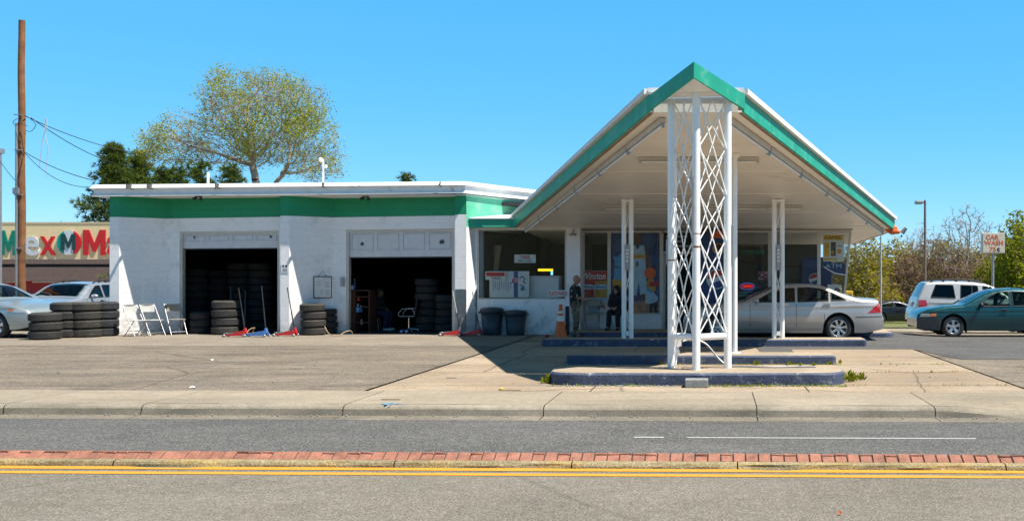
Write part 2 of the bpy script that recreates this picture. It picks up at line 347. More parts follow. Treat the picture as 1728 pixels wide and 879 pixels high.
# ------------------------------------------------------------------ mesh builder
ORG = {}
def org(o): return ORG.get(o.name, Vector((0, 0, 0))) if o is not None else Vector((0, 0, 0))
class MB:
    def __init__(s): s.v = []; s.f = []; s.mi = []; s.cur = 0; s.sm = []
    def add(s, vs, fs, smooth=False):
        o = len(s.v); s.v.extend([tuple(p) for p in vs])
        for f in fs:
            s.f.append(tuple(i + o for i in f)); s.mi.append(s.cur); s.sm.append(smooth)
    def hexa(s, b, t):
        s.add(list(b) + list(t), [(3, 2, 1, 0), (4, 5, 6, 7), (0, 1, 5, 4), (1, 2, 6, 5), (2, 3, 7, 6), (3, 0, 4, 7)])
    def box(s, x0, x1, y0, y1, z0, z1):
        s.hexa([(x0, y0, z0), (x1, y0, z0), (x1, y1, z0), (x0, y1, z0)], [(x0, y0, z1), (x1, y0, z1), (x1, y1, z1), (x0, y1, z1)])
    def wall(s, p0, p1, z0, z1, th):
        """upright slab from p0 to p1 (xy), thickness th to its far (left-hand) side"""
        a = Vector((p0[0], p0[1])); b = Vector((p1[0], p1[1])); d = (b - a).normalized(); n = Vector((-d.y, d.x)) * th
        q = [a, b, b + n, a + n]
        s.hexa([(p.x, p.y, z0) for p in q], [(p.x, p.y, z1) for p in q])
    def bar(s, a, b, wx, wz, up=(0, 0, 1)):
        a = Vector(a); b = Vector(b); d = (b - a).normalized(); u = Vector(up)
        r = d.cross(u)
        if r.length < 1e-5: r = d.cross(Vector((0, 1, 0)))
        r.normalize(); u = r.cross(d).normalized()
        r *= wx / 2; u *= wz / 2
        s.hexa([a - r - u, a + r - u, a + r + u, a - r + u], [b - r - u, b + r - u, b + r + u, b - r + u])
    def tube(s, pts, r, n=8, cap=True, smooth=True):
        pts = [Vector(p) for p in pts]
        rs = r if hasattr(r, '__len__') else [r] * len(pts)
        vs = []; prev = None
        for i, p in enumerate(pts):
            d = (pts[min(i + 1, len(pts) - 1)] - pts[max(i - 1, 0)])
            if d.length < 1e-9: d = Vector((0, 0, 1))
            d.normalize()
            if prev is None:
                u = d.cross(Vector((0, 0, 1)))
                if u.length < 1e-3: u = d.cross(Vector((1, 0, 0)))
            else: u = prev - d * prev.dot(d)
            u.normalize(); prev = u; v = d.cross(u)
            for k in range(n):
                a = 2 * PI * k / n
                vs.append(p + (u * math.cos(a) + v * math.sin(a)) * rs[i])
        fs = []
        for i in range(len(pts) - 1):
            for k in range(n):
                fs.append((i * n + k, i * n + (k + 1) % n, (i + 1) * n + (k + 1) % n, (i + 1) * n + k))
        s.add(vs, fs, smooth)
        if cap:
            s.add(vs[:n], [tuple(range(n))[::-1]]); s.add(vs[-n:], [tuple(range(n))])
    def lathe(s, prof, n=24, c=(0, 0, 0), axis='z', smooth=True, close=False):
        vs = []
        for (r, h) in prof:
            for k in range(n):
                a = 2 * PI * k / n; x, y = r * math.cos(a), r * math.sin(a)
                if axis == 'z': p = (x, y, h)
                elif axis == 'y': p = (x, h, y)
                else: p = (h, x, y)
                vs.append((p[0] + c[0], p[1] + c[1], p[2] + c[2]))
        fs = []; m = len(prof)
        for i in range(m if close else m - 1):
            j = (i + 1) % m
            for k in range(n):
                f = (i * n + k, i * n + (k + 1) % n, j * n + (k + 1) % n, j * n + k)
                fs.append(f if axis != 'y' else f[::-1])
        s.add(vs, fs, smooth)
    def prism(s, poly, a, b):
        """poly = list of (x,y) ; a,b = z or function(x,y)->z, bottom and top"""
        fa = a if callable(a) else (lambda x, y: a); fb = b if callable(b) else (lambda x, y: b)
        n = len(poly)
        vs = [(x, y, fa(x, y)) for x, y in poly] + [(x, y, fb(x, y)) for x, y in poly]
        s.add(vs, [tuple(range(n))[::-1], tuple(range(n, 2 * n))] + [(i, (i + 1) % n, n + (i + 1) % n, n + i) for i in range(n)])
    def plate(s, poly, y0, y1):
        """poly = list of (x,z), extruded in y"""
        n = len(poly)
        vs = [(x, y0, z) for x, z in poly] + [(x, y1, z) for x, z in poly]
        s.add(vs, [tuple(range(n)), tuple(range(n, 2 * n))[::-1]] + [(i, n + i, n + (i + 1) % n, (i + 1) % n) for i in range(n)])
    def ball(s, c, r, n=12, m=8, sx=1, sy=1, sz=1):
        c = Vector(c); vs = [c + Vector((0, 0, r * sz))]
        for i in range(1, m):
            a = PI * i / m
            for k in range(n):
                b = 2 * PI * k / n
                vs.append(c + Vector((r * sx * math.sin(a) * math.cos(b), r * sy * math.sin(a) * math.sin(b), r * sz * math.cos(a))))
        vs.append(c - Vector((0, 0, r * sz))); L = len(vs) - 1; fs = []
        for k in range(n):
            fs.append((0, 1 + k, 1 + (k + 1) % n)); fs.append((L, L - n + (k + 1) % n, L - n + k))
        for i in range(m - 2):
            for k in range(n):
                fs.append((1 + i * n + k, 1 + (i + 1) * n + k, 1 + (i + 1) * n + (k + 1) % n, 1 + i * n + (k + 1) % n))
        s.add(vs, fs, True)
    def quad(s, a, b, c, d): s.add([a, b, c, d], [(0, 1, 2, 3)])
    def map(s, fn): s.v = [tuple(fn(Vector(p))) for p in s.v]; return s
    def mesh(s, name, mats, off=None):
        me = bpy.data.meshes.new(name)
        o = off or Vector((0, 0, 0))
        me.from_pydata([(p[0] - o[0], p[1] - o[1], p[2] - o[2]) for p in s.v], [], s.f)
        for m in (mats if isinstance(mats, (list, tuple)) else [mats]): me.materials.append(m)
        me.polygons.foreach_set('material_index', s.mi)
        me.polygons.foreach_set('use_smooth', s.sm)
        uv = me.uv_layers.new(name='UVMap')
        me.update()
        co = np.array(s.v, dtype=float)
        buf = np.zeros(len(me.loops) * 2)
        for p in me.polygons:
            n = p.normal
            hx, hy = -n.y, n.x
            l = math.hypot(hx, hy)
            for li in p.loop_indices:
                c = s.v[me.loops[li].vertex_index]
                if abs(n.z) > 0.75 or l < 1e-6: buf[2*li], buf[2*li+1] = c[0], c[1]
                else: buf[2*li], buf[2*li+1] = (c[0]*hx + c[1]*hy) / l, c[2]
        uv.data.foreach_set('uv', buf)
        return me
    def build(s, name, mats, parent=None, world=True, bevel=0.0, auto=True):
        off = org(parent) if (parent is not None and world) else Vector((0, 0, 0))
        me = s.mesh(name, mats, off)
        o = bpy.data.objects.new(name, me); COL.objects.link(o)
        if parent is not None:
            o.parent = parent; ORG[o.name] = org(parent) if world else Vector((0, 0, 0))
        if bevel:
            b = o.modifiers.new('bevel', 'BEVEL'); b.width = bevel; b.segments = 2; b.limit_method = 'ANGLE'; b.angle_limit = R(40)
        return o

def tag(o, label=None, cat=None, group=None, kind=None):
    if label: o['label'] = label
    if cat: o['category'] = cat
    if group: o['group'] = group
    if kind: o['kind'] = kind
    return o
def thing(name, label, cat, loc=(0, 0, 0), rz=0, group=None):
    o = bpy.data.objects.new(name, None); COL.objects.link(o)
    o.empty_display_size = 0.2
    o.location = loc; o.rotation_euler = (0, 0, rz)
    ORG[o.name] = Vector(loc)
    return tag(o, label, cat, group)
def struct(name, mb, mats): return tag(mb.build(name, mats), kind='structure')
def solo(name, mb, mats, label, cat, group=None, bevel=0.0, base=None):
    """a thing of one mesh, origin at its base"""
    if base is None:
        a = np.array(mb.v); base = Vector(((a[:,0].min()+a[:,0].max())/2, (a[:,1].min()+a[:,1].max())/2, a[:,2].min()))
    base = Vector(base)
    o = bpy.data.objects.new(name, mb.mesh(name, mats, base)); COL.objects.link(o); o.location = base
    ORG[o.name] = base
    if bevel:
        b = o.modifiers.new('bevel', 'BEVEL'); b.width = bevel; b.segments = 2; b.limit_method = 'ANGLE'; b.angle_limit = R(40)
    return tag(o, label, cat, group)
def dup(root, loc, rz=0.0, label=None, group=None, scale=None, rot=None):
    r = root.copy(); COL.objects.link(r); r.location = loc
    r.rotation_euler = rot if rot is not None else (0, 0, rz)
    if scale: r.scale = (scale, scale, scale) if not hasattr(scale, '__len__') else scale
    if label: r['label'] = label
    if group: r['group'] = group
    for ch in list(root.children):
        c = ch.copy(); COL.objects.link(c); c.parent = r
        for g in list(ch.children):
            e = g.copy(); COL.objects.link(e); e.parent = c
    return r
def text_mesh(body, size, bold=0.0, ext=0.002, shear=0.0, wfac=1.0, align='CENTER'):
    cu = bpy.data.curves.new('lettering', 'FONT'); cu.body = body; cu.size = size; cu.extrude = ext; cu.offset = bold; cu.shear = shear
    cu.align_x = align; cu.align_y = 'CENTER'; cu.resolution_u = 3
    o = bpy.data.objects.new('lettering', cu); COL.objects.link(o)
    dg = bpy.context.evaluated_depsgraph_get()
    me = bpy.data.meshes.new_from_object(o.evaluated_get(dg))
    bpy.data.objects.remove(o); bpy.data.curves.remove(cu)
    for v in me.vertices: v.co.x *= wfac
    return me
def text(body, size, at, mat, parent, bold=0.0, ext=0.002, shear=0.0, wfac=1.0, align='CENTER', name='lettering', rz=0.0):
    me = text_mesh(body, size, bold, ext, shear, wfac, align)
    me.name = name; me.materials.clear(); me.materials.append(mat)
    o = bpy.data.objects.new(name, me); COL.objects.link(o)
    o.parent = parent; o.location = Vector(at) - org(parent); o.rotation_euler = (R(90), 0, rz)
    return o
def remeshed(mb, voxel, smooth_it=6):
    me = mb.mesh('tmp', [])
    o = bpy.data.objects.new('tmp', me); COL.objects.link(o)
    m = o.modifiers.new('r', 'REMESH'); m.mode = 'VOXEL'; m.voxel_size = voxel; m.use_smooth_shade = True
    if smooth_it:
        q = o.modifiers.new('s', 'SMOOTH'); q.iterations = smooth_it; q.factor = 0.5
    dg = bpy.context.evaluated_depsgraph_get()
    out = bpy.data.meshes.new_from_object(o.evaluated_get(dg))
    bpy.data.objects.remove(o); bpy.data.meshes.remove(me)
    for p in out.polygons: p.use_smooth = True
    return out
# ================================================================== GROUND, ROAD, PAVEMENT
SK = 0.026
def ry(x, y): return y - SK * (x + 1.6)
def strip(mb, x0, x1, prof, nx=1, wob=None):
    n = len(prof); vs = []; fs = []
    for i in range(nx + 1):
        x = x0 + (x1 - x0) * i / nx
        for j, (y, z) in enumerate(prof):
            dy, dz = wob(x, j) if wob else (0, 0)
            vs.append((x, ry(x, y) + dy, z + dz))
    for i in range(nx):
        for j in range(n - 1):
            fs.append((i*n+j, (i+1)*n+j, (i+1)*n+j+1, i*n+j+1))
    mb.add(vs, fs)
# base ground reaching the horizon
mb = MB()
xs = [-500, -120, -60, -30, -20, -10, 0, 4, 4.5, 5, 5.5, 6, 6.5, 7, 8, 12, 20, 40, 80, 200, 500]
ys = [-60, 0, 12.6, 13.2, 20, 25, 26, 28, 30, 34, 40, 50, 62, 70, 120, 300, 900]
vs = [(x, y, (-0.30 if y < 13 else -0.03) + gz(x, y)) for x in xs for y in ys]
n = len(ys)
mb.add(vs, [(i*n+j, (i+1)*n+j, (i+1)*n+j+1, i*n+j+1) for i in range(len(xs)-1) for j in range(n-1)])
struct('ground', mb, M['asphalt_strip'])
# unseen bank added behind the viewer to darken the window reflections
mb = MB()
xs = list(range(-160, 161, 8)); prof = [(-26, -.25), (-30, 1.2), (-36, 5.0), (-44, 8.2), (-60, 9.5), (-90, 9.0)]
vs = [(x, y + 1.5 * mnoise.noise(Vector((x * .05, y * .1, 2))), z + (1.3 * mnoise.noise(Vector((x * .06, y * .08, 5))) if z > 2 else 0)) for x in xs for y, z in prof]
n = len(prof)
mb.add(vs, [(i*n+j, i*n+j+1, (i+1)*n+j+1, (i+1)*n+j) for i in range(len(xs)-1) for j in range(n-1)], True)
struct('added_bank', mb, M['added_bank_dark'])
# carriageways
mb = MB(); strip(mb, -45, 45, [(9.5, -0.130), (12.33, -0.130)]); struct('far_road', mb, M['asphalt_far'])
mb = MB(); strip(mb, -45, 45, [(-14, -0.130), (9.5, -0.132)]); struct('near_road', mb, M['asphalt_near'])
# gutter, kerb and pavement, cast in lengths with open joints
jx = [-45, -37, -29, -22, -15.6, X(-30, 12.7)-3, X(12, 12.9), X(243, 12.85), X(580, 12.75), X(918, 12.7), X(1277, 12.62), X(1577, 12.58), 8.6, 14, 20, 28, 45]
mg = MB(); mk = MB(); mw = MB()
rng = random.Random(3)
def kwob(x, j):
    k = mnoise.noise(Vector((x * 1.7, j * 3.1, 0)))
    return (0.010 * k, 0.004 * k)
for i in range(len(jx) - 1):
    a, b = jx[i] + 0.006, jx[i+1] - 0.006
    k = max(2, int((b - a) / 0.2))
    drop = 0.075 if b > 3.5 or a < -11 else 0.0
    d0 = 0.0
    def kw(x, j, drop=drop, a=a, b=b):
        w1 = kwob(x, j)
        f = smooth(a, a + 1.2, x) if a > 0 else 1 - smooth(b - 1.2, b, x)
        if drop: return (w1[0], w1[1] - (drop * f if j >= 1 and j <= 4 else (drop * 0.8 * f if j == 5 else 0)))
        return w1
    strip(mg, a, b, [(12.27, -0.1285), (12.635, -0.126)], k)
    strip(mk, a, b, [(12.63, -0.134), (12.645, -0.045), (12.665, -0.022), (12.70, -0.006), (12.76, 0.0), (12.80, 0.0015)], k, kw)
    def ww(x, j, drop=drop, a=a, b=b):
        f = smooth(a, a + 1.2, x) if a > 0 else 1 - smooth(b - 1.2, b, x)
        return (0, -drop * .8 * f if j == 0 else (-drop * .3 * f if j == 1 else 0))
    strip(mw, a, b, [(12.80, 0.0025), (13.2, 0.004), (13.6, .0045), (14.235, 0.006)], k, ww)
struct('gutter', mg, M['gutter'])
struct('kerb', mk, M['concrete_kerb'])
struct('sidewalk', mw, M['concrete_walk'])
mb = MB(); strip(mb, -45, 45, [(12.34, -0.20), (12.7, -0.19), (12.78, -0.11), (13.2, -.06), (14.3, -0.02)]); struct('kerb_bed', mb, M['dark_gap'])
# lot surfaces
def sheet(mb, poly, z): mb.add([(x, y, z + gz(x, y)) for x, y in poly], [tuple(range(len(poly)))])
mb = MB()
lx = [-60, -40, -25, -15, -10, -4.95]
for a, b in zip(lx, lx[1:]): sheet(mb, [(a, ry(a, 14.25)), (b, ry(b, 14.25)), (b, 40), (a, 40)], 0.0)
xs = [4.45, 5, 5.5, 6, 6.5, 7, 9, 14, 40]; ys = [None, 26, 28, 30, 33]
for a, b in zip(xs, xs[1:]):
    for c, d in zip(ys, ys[1:]):
        ya, yb = (ry(a, 14.25), ry(b, 14.25)) if c is None else (c, c)
        mb.add([(a, ya, gz(a, ya)), (b, yb, gz(b, yb)), (b, d, gz(b, d)), (a, d, gz(a, d))], [(0, 1, 2, 3)])
struct('parking_lot', mb, M['asphalt_lot'])
mb = MB(); sheet(mb, [(-30, 24.2), (-5.1, 23.9), (-5.1, 30.6), (-30, 30.6)], 0.004); struct('garage_forecourt', mb, M['asphalt_strip'])
mb = MB()
def apron_slab(x0, x1, y0, y1, z=0.004):
    g = 0.012
    sheet(mb, [(x0+g, y0+g), (x1-g, y0+g), (x1-g, y1-g), (x0+g, y1-g)], z)
ax = [-4.93, -1.75, 1.35, 4.5]
for a, b in zip(ax, ax[1:]):
    sheet(mb, [(a+.012, ry(a, 14.26)), (b-.012, ry(b, 14.26)), (b-.012, 15.02), (a+.012, 15.02)], 0.004)
    for c, d in [(15.04, 17.2), (17.2, 18.7), (18.7, 20.6), (20.6, 22.75)]: apron_slab(a, b, c, d)
for a, b in [(-4.95, -1.75), (-1.75, 1.0)]:
    for c, d in [(22.75, 25.2), (25.2, 28.8)]: apron_slab(a, b, c, d)
struct('concrete_apron', mb, M['concrete_apron'])
mb = MB(); sheet(mb, [(-5, 14.3), (4.55, 14.1), (4.55, 29), (-5, 29)], 0.0); struct('apron_joints', mb, M['joint_dirt'])
mb = MB()
xs = [1.0, 4.5, 5, 5.5, 6, 6.5, 7, 9, 14, 40]; ys = [22.75, 26, 28, 29.2, 31.0]
for a, b in zip(xs, xs[1:]):
    for c, d in zip(ys, ys[1:]):
        mb.add([(p, q, gz(p, q) + 0.008) for p, q in [(a, c), (b, c), (b, d), (a, d)]], [(0, 1, 2, 3)])
sheet(mb, [(4.9, 19.9), (40, 19.4), (40, 22.75), (4.5, 22.75)], 0.008)
sheet(mb, [(1.0, 20.9), (1.75, 20.9), (1.75, 22.75), (1.0, 22.75)], 0.008)
struct('asphalt_patch', mb, M['asphalt_new'])
mb = MB()
for a, b in zip(xs[1:], xs[2:]):
    for c, d in zip([32, 35], [35, 40]):
        mb.add([(p, q, gz(p, q) + 0.012) for p, q in [(a, c), (b, c), (b, d), (a, d)]], [(0, 1, 2, 3)])
struct('pavement', mb, M['concrete_walk'])
mb = MB()
for a, b in zip([4.45, 5, 5.5, 6, 6.5, 7, 9, 14, 40, 80], [5, 5.5, 6, 6.5, 7, 9, 14, 40, 80, 200]):
    for c, d in [(44, 50), (50, 56), (56, 62), (62, 120)]:
        mb.add([(p, q, gz(p, q) + 0.012) for p, q in [(a, c), (b, c), (b, d), (a, d)]], [(0, 1, 2, 3)])
struct('verge', mb, M['grass'])
# painted lines
mb = MB(); rng = random.Random(5)
def broken(x, j):
    k = mnoise.noise(Vector((x * .9, 7, 3))); q = mnoise.noise(Vector((x * 3.3, 2, 8)))
    return (0.006 * mnoise.noise(Vector((x * 2, j, 3))) - ((0.05 * smooth(.28, .40, k) + .012 * max(0, q)) if j == 1 else 0), 0)
strip(mb, -40, 40, [(9.06, -0.1275), (9.188, -0.1275)], 700, broken)
strip(mb, -40, 40, [(8.84, -0.1275), (8.95, -0.1275)], 300, lambda x, j: (0.005 * mnoise.noise(Vector((x * 2, j, 9))), 0))
struct('yellow_lines', mb, M['yellow_line'])
mb = MB()
strip(mb, X(1070, 10.98), X(1120, 10.98), [(10.98, -0.126), (11.035, -0.126)], 6)
strip(mb, X(1160, 10.98), X(1643, 10.98), [(10.98, -0.126), (11.025, -0.126)], 30)
struct('lane_marking', mb, M['white_line'])
# median: kerb nose and a course of pavers laid askew
mb = MB()
mx = [-40, -24, -15, X(-250, 9.2), X(180, 9.2), X(660, 9.15), X(962, 9.1), X(1245, 9.1), X(1700, 9.05), 12, 20, 40]
for a, b in zip(mx, mx[1:]):
    k = max(2, int((b - a) / 0.08))
    def kn(x, j):
        chip = max(0, mnoise.noise(Vector((x * 2.3, 4, 4))) - .25) * .08
        if j < 4: return (0.014 * mnoise.noise(Vector((x * 3.1, j * 1.3, 1))) + (chip if j in (1, 2, 3) else 0), 0.008 * mnoise.noise(Vector((x * 5.7, j, 2))) - (chip * .5 if j in (2, 3) else 0))
        return (0, 0)
    strip(mb, a + .006, b - .006, [(9.190, -0.14), (9.196, -0.108), (9.208, -0.088), (9.228, -0.079), (9.287, -0.076), (9.287, -0.12)], k, kn)
struct('median_kerb', mb, M['kerb_yellowed'])
mb = MB(); strip(mb, -40, 40, [(9.287, -0.10), (9.30, -0.092), (9.415, -0.034), (9.43, -0.034), (9.56, -0.10), (9.58, -0.15)]); struct('median_bed', mb, M['joint_dirt'])
mb = MB(); rng = random.Random(8)
x = -17.0; idx = 0
def paver(a, b, t0, t1, y0=9.292, z0=-.080, dy=.118, dz=.060):
    """one brick of the sloping course, with worn round edges"""
    c = 0.010; q1, q2 = rng.uniform(-.004, .004), rng.uniform(-.004, .004); e = rng.uniform(.006, .014)
    nx = math.hypot(dy, dz); ny, nz = -dz/nx, dy/nx
    def pt(u, t, h): return (u, ry(u, y0 + dy*t + ny*h), z0 + dz*t + nz*h)
    lo = [pt(a, t0, -.03), pt(b, t0, -.03), pt(b, t1, -.03), pt(a, t1, -.03)]
    mi = [pt(a, t0, -c+q1), pt(b, t0, -c+q2), pt(b, t1, -c*1.2+q2), pt(a, t1, -c*1.2+q1)]
    k = c/nx
    hi = [pt(a+c*.6, t0+k*.6, q1), pt(b-c*.6, t0+k*.6, q2), pt(b-e, t1-k, q2), pt(a+e, t1-k, q1)]
    mb.add(lo + mi + hi, [(k_, (k_+1) % 4, 4+(k_+1) % 4, 4+k_) for k_ in range(4)] + [(4+k_, 4+(k_+1) % 4, 8+(k_+1) % 4, 8+k_) for k_ in range(4)] + [(8, 9, 10, 11)])
while x < 12:
    wd = 0.116 + rng.uniform(-.004, .004); g = .0042
    if rng.random() < .55: paver(x + g, x + wd - g, 0.0, 1.0)
    else:
        tm = rng.uniform(.74, .84); paver(x + g, x + wd - g, 0.0, tm - .03); paver(x + g, x + wd - g, tm + .03, 1.0)
    paver(x + g, x + wd - g, 0.0, 1.0, 9.425, -.024, .125, -.055)
    x += wd; idx += 1
struct('median_paving', mb, M['paver'])

# ================================================================== GARAGE
def gsl(p):   # the roof line rises gently to the right
    k = 0.0065 * (p.x + 17.1) * max(0, p.z) / 3.9
    return Vector((p.x, p.y, p.z + k))
gar = thing('garage_building', 'long white painted block garage with a dark green band and two saw-tooth bays', 'garage', (-12.0, 29.0, 0))
pA = (X(185, 28.6), 28.6); pA2 = (X(201, 28.6), 28.6)
pB = (X(281, 29.45), 29.45); pJ1 = (X(303, 29.4), 29.4); pJ2 = (X(471, 28.97), 28.97); pC0 = (X(473, 28.95), 28.95)
pC = (X(473, 28.5), 28.5); pC2 = (X(488, 28.5), 28.5)
pE = (X(563, 29.35), 29.35); pK1 = (X(584, 29.3), 29.3); pK2 = (X(766, 28.85), 28.85); pF0 = (X(768, 28.8), 28.8)
pF = (X(768, 28.35), 28.35); pF2 = (X(787, 28.35), 28.35); pG = (X(880, 30.6), 30.6)
ZB, ZR = 3.345, 3.95
TH = 0.2
def seg(p, q, lo=-0.2, th=TH, low=None):
    m = MB(); m.wall(p, q, lo if low is None else low, ZB, th); m.map(gsl); m.build('wall', M['white_block'], gar)
    m = MB(); m.wall(p, q, ZB, ZR + .1, th); m.map(gsl); m.build('green_band', M['green_block'], gar)
seg(pA, pA2, th=0.4); seg(pA2, pB)
seg(pC, pC2, th=0.6)
seg(pC2, pE)
seg(pF, pF2, th=0.6, low=1.28)
m = MB(); m.wall((pF[0], pF[1]), (pF2[0], pF2[1]), -0.2, 1.28, 0.6); m.build('wall', M['grey_block'], gar)
# right return, green band with sunlight put into its colour, above the shop roof
m = MB(); m.wall(pF2, pG, -0.2, 3.0, TH); m.map(gsl); m.build('wall', M['white_block'], gar)
m = MB(); m.wall(pF2, pG, 3.0, ZR + .1, TH); m.map(gsl); m.build('green_band', M['green_block_lit'], gar)
# left side and back walls
m = MB(); m.wall((pA[0], 40), (pA[0], 29.0), -.2, ZR, TH); m.map(gsl); m.build('wall', M['white_block'], gar)
def lerp2(p, q, t): return (p[0] + (q[0]-p[0])*t, p[1] + (q[1]-p[1])*t)
for (b0, j1, j2, c0, ztop, name) in ((pB, pJ1, pJ2, pC0, 2.95, 1), (pE, pK1, pK2, pF0, 2.98, 2)):
    for p, q in ((b0, j1), (j2, c0)):
        m = MB(); m.wall(p, q, -.2, ztop, TH); m.map(gsl); m.build('wall', M['white_block'], gar)
    m = MB(); m.wall(b0, c0, ztop + .002, ZB, TH); m.map(gsl); m.build('wall', M['white_block'], gar)
    m = MB(); m.wall(b0, c0, ZB, ZR + .1, TH); m.map(gsl); m.build('green_band', M['green_block'], gar)
    # jamb frame
    m = MB()
    d = Vector((j2[0]-j1[0], j2[1]-j1[1])).normalized(); nn = Vector((-d.y, d.x))
    for p, sg in ((j1, 1), (j2, -1)):
        a = Vector(p) + nn * .03; b = a + d * (.07 * sg)
        q0, q1 = (a, b) if sg > 0 else (b, a)
        m.wall(q0, q1, -.1, ztop, .13)
    a = Vector(j1) + nn * .03 + d * .07; b = Vector(j2) + nn * .03 - d * .07
    m.wall(a, b, ztop - .07, ztop, .13)
    m.map(gsl); m.build('door_frame', M['alu'], gar)
# roller doors, mostly raised
def door(j1, j2, ztop, zbot, npan, zrail, label, marks):
    d = Vector((j2[0]-j1[0], j2[1]-j1[1])); L = d.length; d.normalize(); nn = Vector((-d.y, d.x))
    def at(u, off): p = Vector(j1) + d * u + nn * off; return (p.x, p.y)
    m = MB(); m.wall(at(.07, .09), at(L - .07, .09), zbot, ztop - .07, .04); m.map(gsl)
    dr = m.build('garage_door', M['door_panel'], gar); dr['label'] = label
    m = MB()
    z0, z1 = zbot + zrail, ztop - .12
    for k in range(npan):
        u0 = .07 + (L - .14) * k / npan + .06; u1 = .07 + (L - .14) * (k + 1) / npan - .06
        for (ua, ub, za, zb) in ((u0, u1, z0, z0 + .02), (u0, u1, z1 - .02, z1), (u0, u0 + .02, z0 + .02, z1 - .02), (u1 - .02, u1, z0 + .02, z1 - .02)):
            m.wall(at(ua, .072), at(ub, .072), za, zb, .0175)
    m.map(gsl); m.build('panel_moulding', M['door_recess'], dr)
    m = MB(); m.wall(at(.07, .085), at(L - .07, .085), zbot - .035, zbot - .002, .05); m.map(gsl); m.build('bottom_seal', M['black_plastic'], dr)
    for (u, zz, rr) in marks:
        m = MB()
        for k in range(6):
            a = rng.random() * 6.28; q = at(u * L + .5 * rr * math.cos(a), .068); m.ball((q[0], q[1], zz + .5 * rr * math.sin(a)), rr * .5, 6, 4, 1, .2, 1)
        m.map(gsl); m.build('door_handle', M['grey_plastic'], dr)
door(pJ1, pJ2, 2.95, 2.47, 4, .20, 'raised door with one row of shallow panels', ((.135, 2.79, .04), (.905, 2.79, .045)))
door(pK1, pK2, 2.98, 2.20, 4, .19, 'raised door with chipped lower rail', ((.14, 2.58, .055), (.88, 2.60, .075)))
# floor, inner walls, ceiling
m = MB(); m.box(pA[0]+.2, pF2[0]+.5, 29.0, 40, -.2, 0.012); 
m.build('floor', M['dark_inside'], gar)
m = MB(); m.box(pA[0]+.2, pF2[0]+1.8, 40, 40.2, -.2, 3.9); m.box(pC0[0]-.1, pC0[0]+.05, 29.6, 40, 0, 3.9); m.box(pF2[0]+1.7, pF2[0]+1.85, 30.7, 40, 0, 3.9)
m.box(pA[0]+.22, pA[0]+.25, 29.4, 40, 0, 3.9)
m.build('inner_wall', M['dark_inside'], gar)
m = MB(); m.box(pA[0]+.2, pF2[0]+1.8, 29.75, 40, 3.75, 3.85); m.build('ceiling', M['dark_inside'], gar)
# roof with a stepped metal fascia
rl, rr_ = X(150, 28.3), X(785, 28.1)
ro = [(rl, 28.40), (rr_, 28.16), (X(912, 31.2), 31.2), (X(930, 33), 40.5), (rl, 40.5)]
def offpoly(poly, k):
    out = []; n = len(poly)
    for i in range(n):
        a, b, c = Vector(poly[i-1]), Vector(poly[i]), Vector(poly[(i+1) % n])
        d1 = (b-a).normalized(); d2 = (c-b).normalized()
        n1 = Vector((d1.y, -d1.x)); n2 = Vector((d2.y, -d2.x)); bis = (n1 + n2).normalized()
        q = b + bis * (k / max(.3, bis.dot(n1))); out.append((q.x, q.y))
    return out
def ring(mb, prof):
    rings = [[(x, y, z) for x, y in offpoly(ro, k)] for k, z in prof]
    n = len(ro)
    for a, b in zip(rings, rings[1:]):
        mb.add(a + b, [(i, (i+1) % n, n + (i+1) % n, n + i) for i in range(n)])
m = MB(); ring(m, [(-.30, 3.925), (-.02, 3.915), (0.0, 3.92), (-.035, 3.995), (-.045, 4.0)]); m.map(gsl); m.build('lower_fascia', M['white_trim'], gar)
m = MB(); ring(m, [(-.045, 3.99), (-.045, 4.14)]); m.map(gsl); m.build('fascia_board', M['white_trim'], gar)
m = MB(); ring(m, [(-.06, 4.135), (.025, 4.125), (.03, 4.14), (-.03, 4.235), (-.12, 4.255)]); m.map(gsl); m.build('gravel_stop', M['white_trim'], gar)
m = MB(); m.prism(offpoly(ro, -.06), 4.18, 4.243); m.map(gsl)
m.cur = 1; m.prism(offpoly(ro, -.06), 3.932, 3.95); m.map(lambda p: p); m.build('roof', [M['roof_white'], M['white_trim']], gar)
m = MB()
for px in (215, 250, 365, 545, 743): m.box(X(px, 28.2), X(px, 28.2) + .02, 28.12, 28.44, 4.10, 4.235)
m.map(gsl); m.build('fascia_joint', M['grey_plastic'], gar)
# under-eave flood lamps
def eave_lamp(px, lab):
    x = X(px, 28.4); t = thing('flood_lamp', lab, 'lamp', (x, 28.5, 3.85))
    m = MB(); m.box(x-.08, x+.08, 28.44, 28.56, 3.90, 3.93); m.build('bracket', M['grey_plastic'], t)
    m = MB(); m.tube([(x-.05, 28.5, 3.88), (x-.11, 28.42, 3.84)], [.03, .05], 10); m.tube([(x+.05, 28.5, 3.88), (x+.11, 28.42, 3.84)], [.03, .05], 10); m.build('lamp_head', M['black_plastic'], t)
eave_lamp(332, 'small twin flood lamp under the eave above the left garage bay')
eave_lamp(615, 'small twin flood lamp under the eave above the right garage bay')
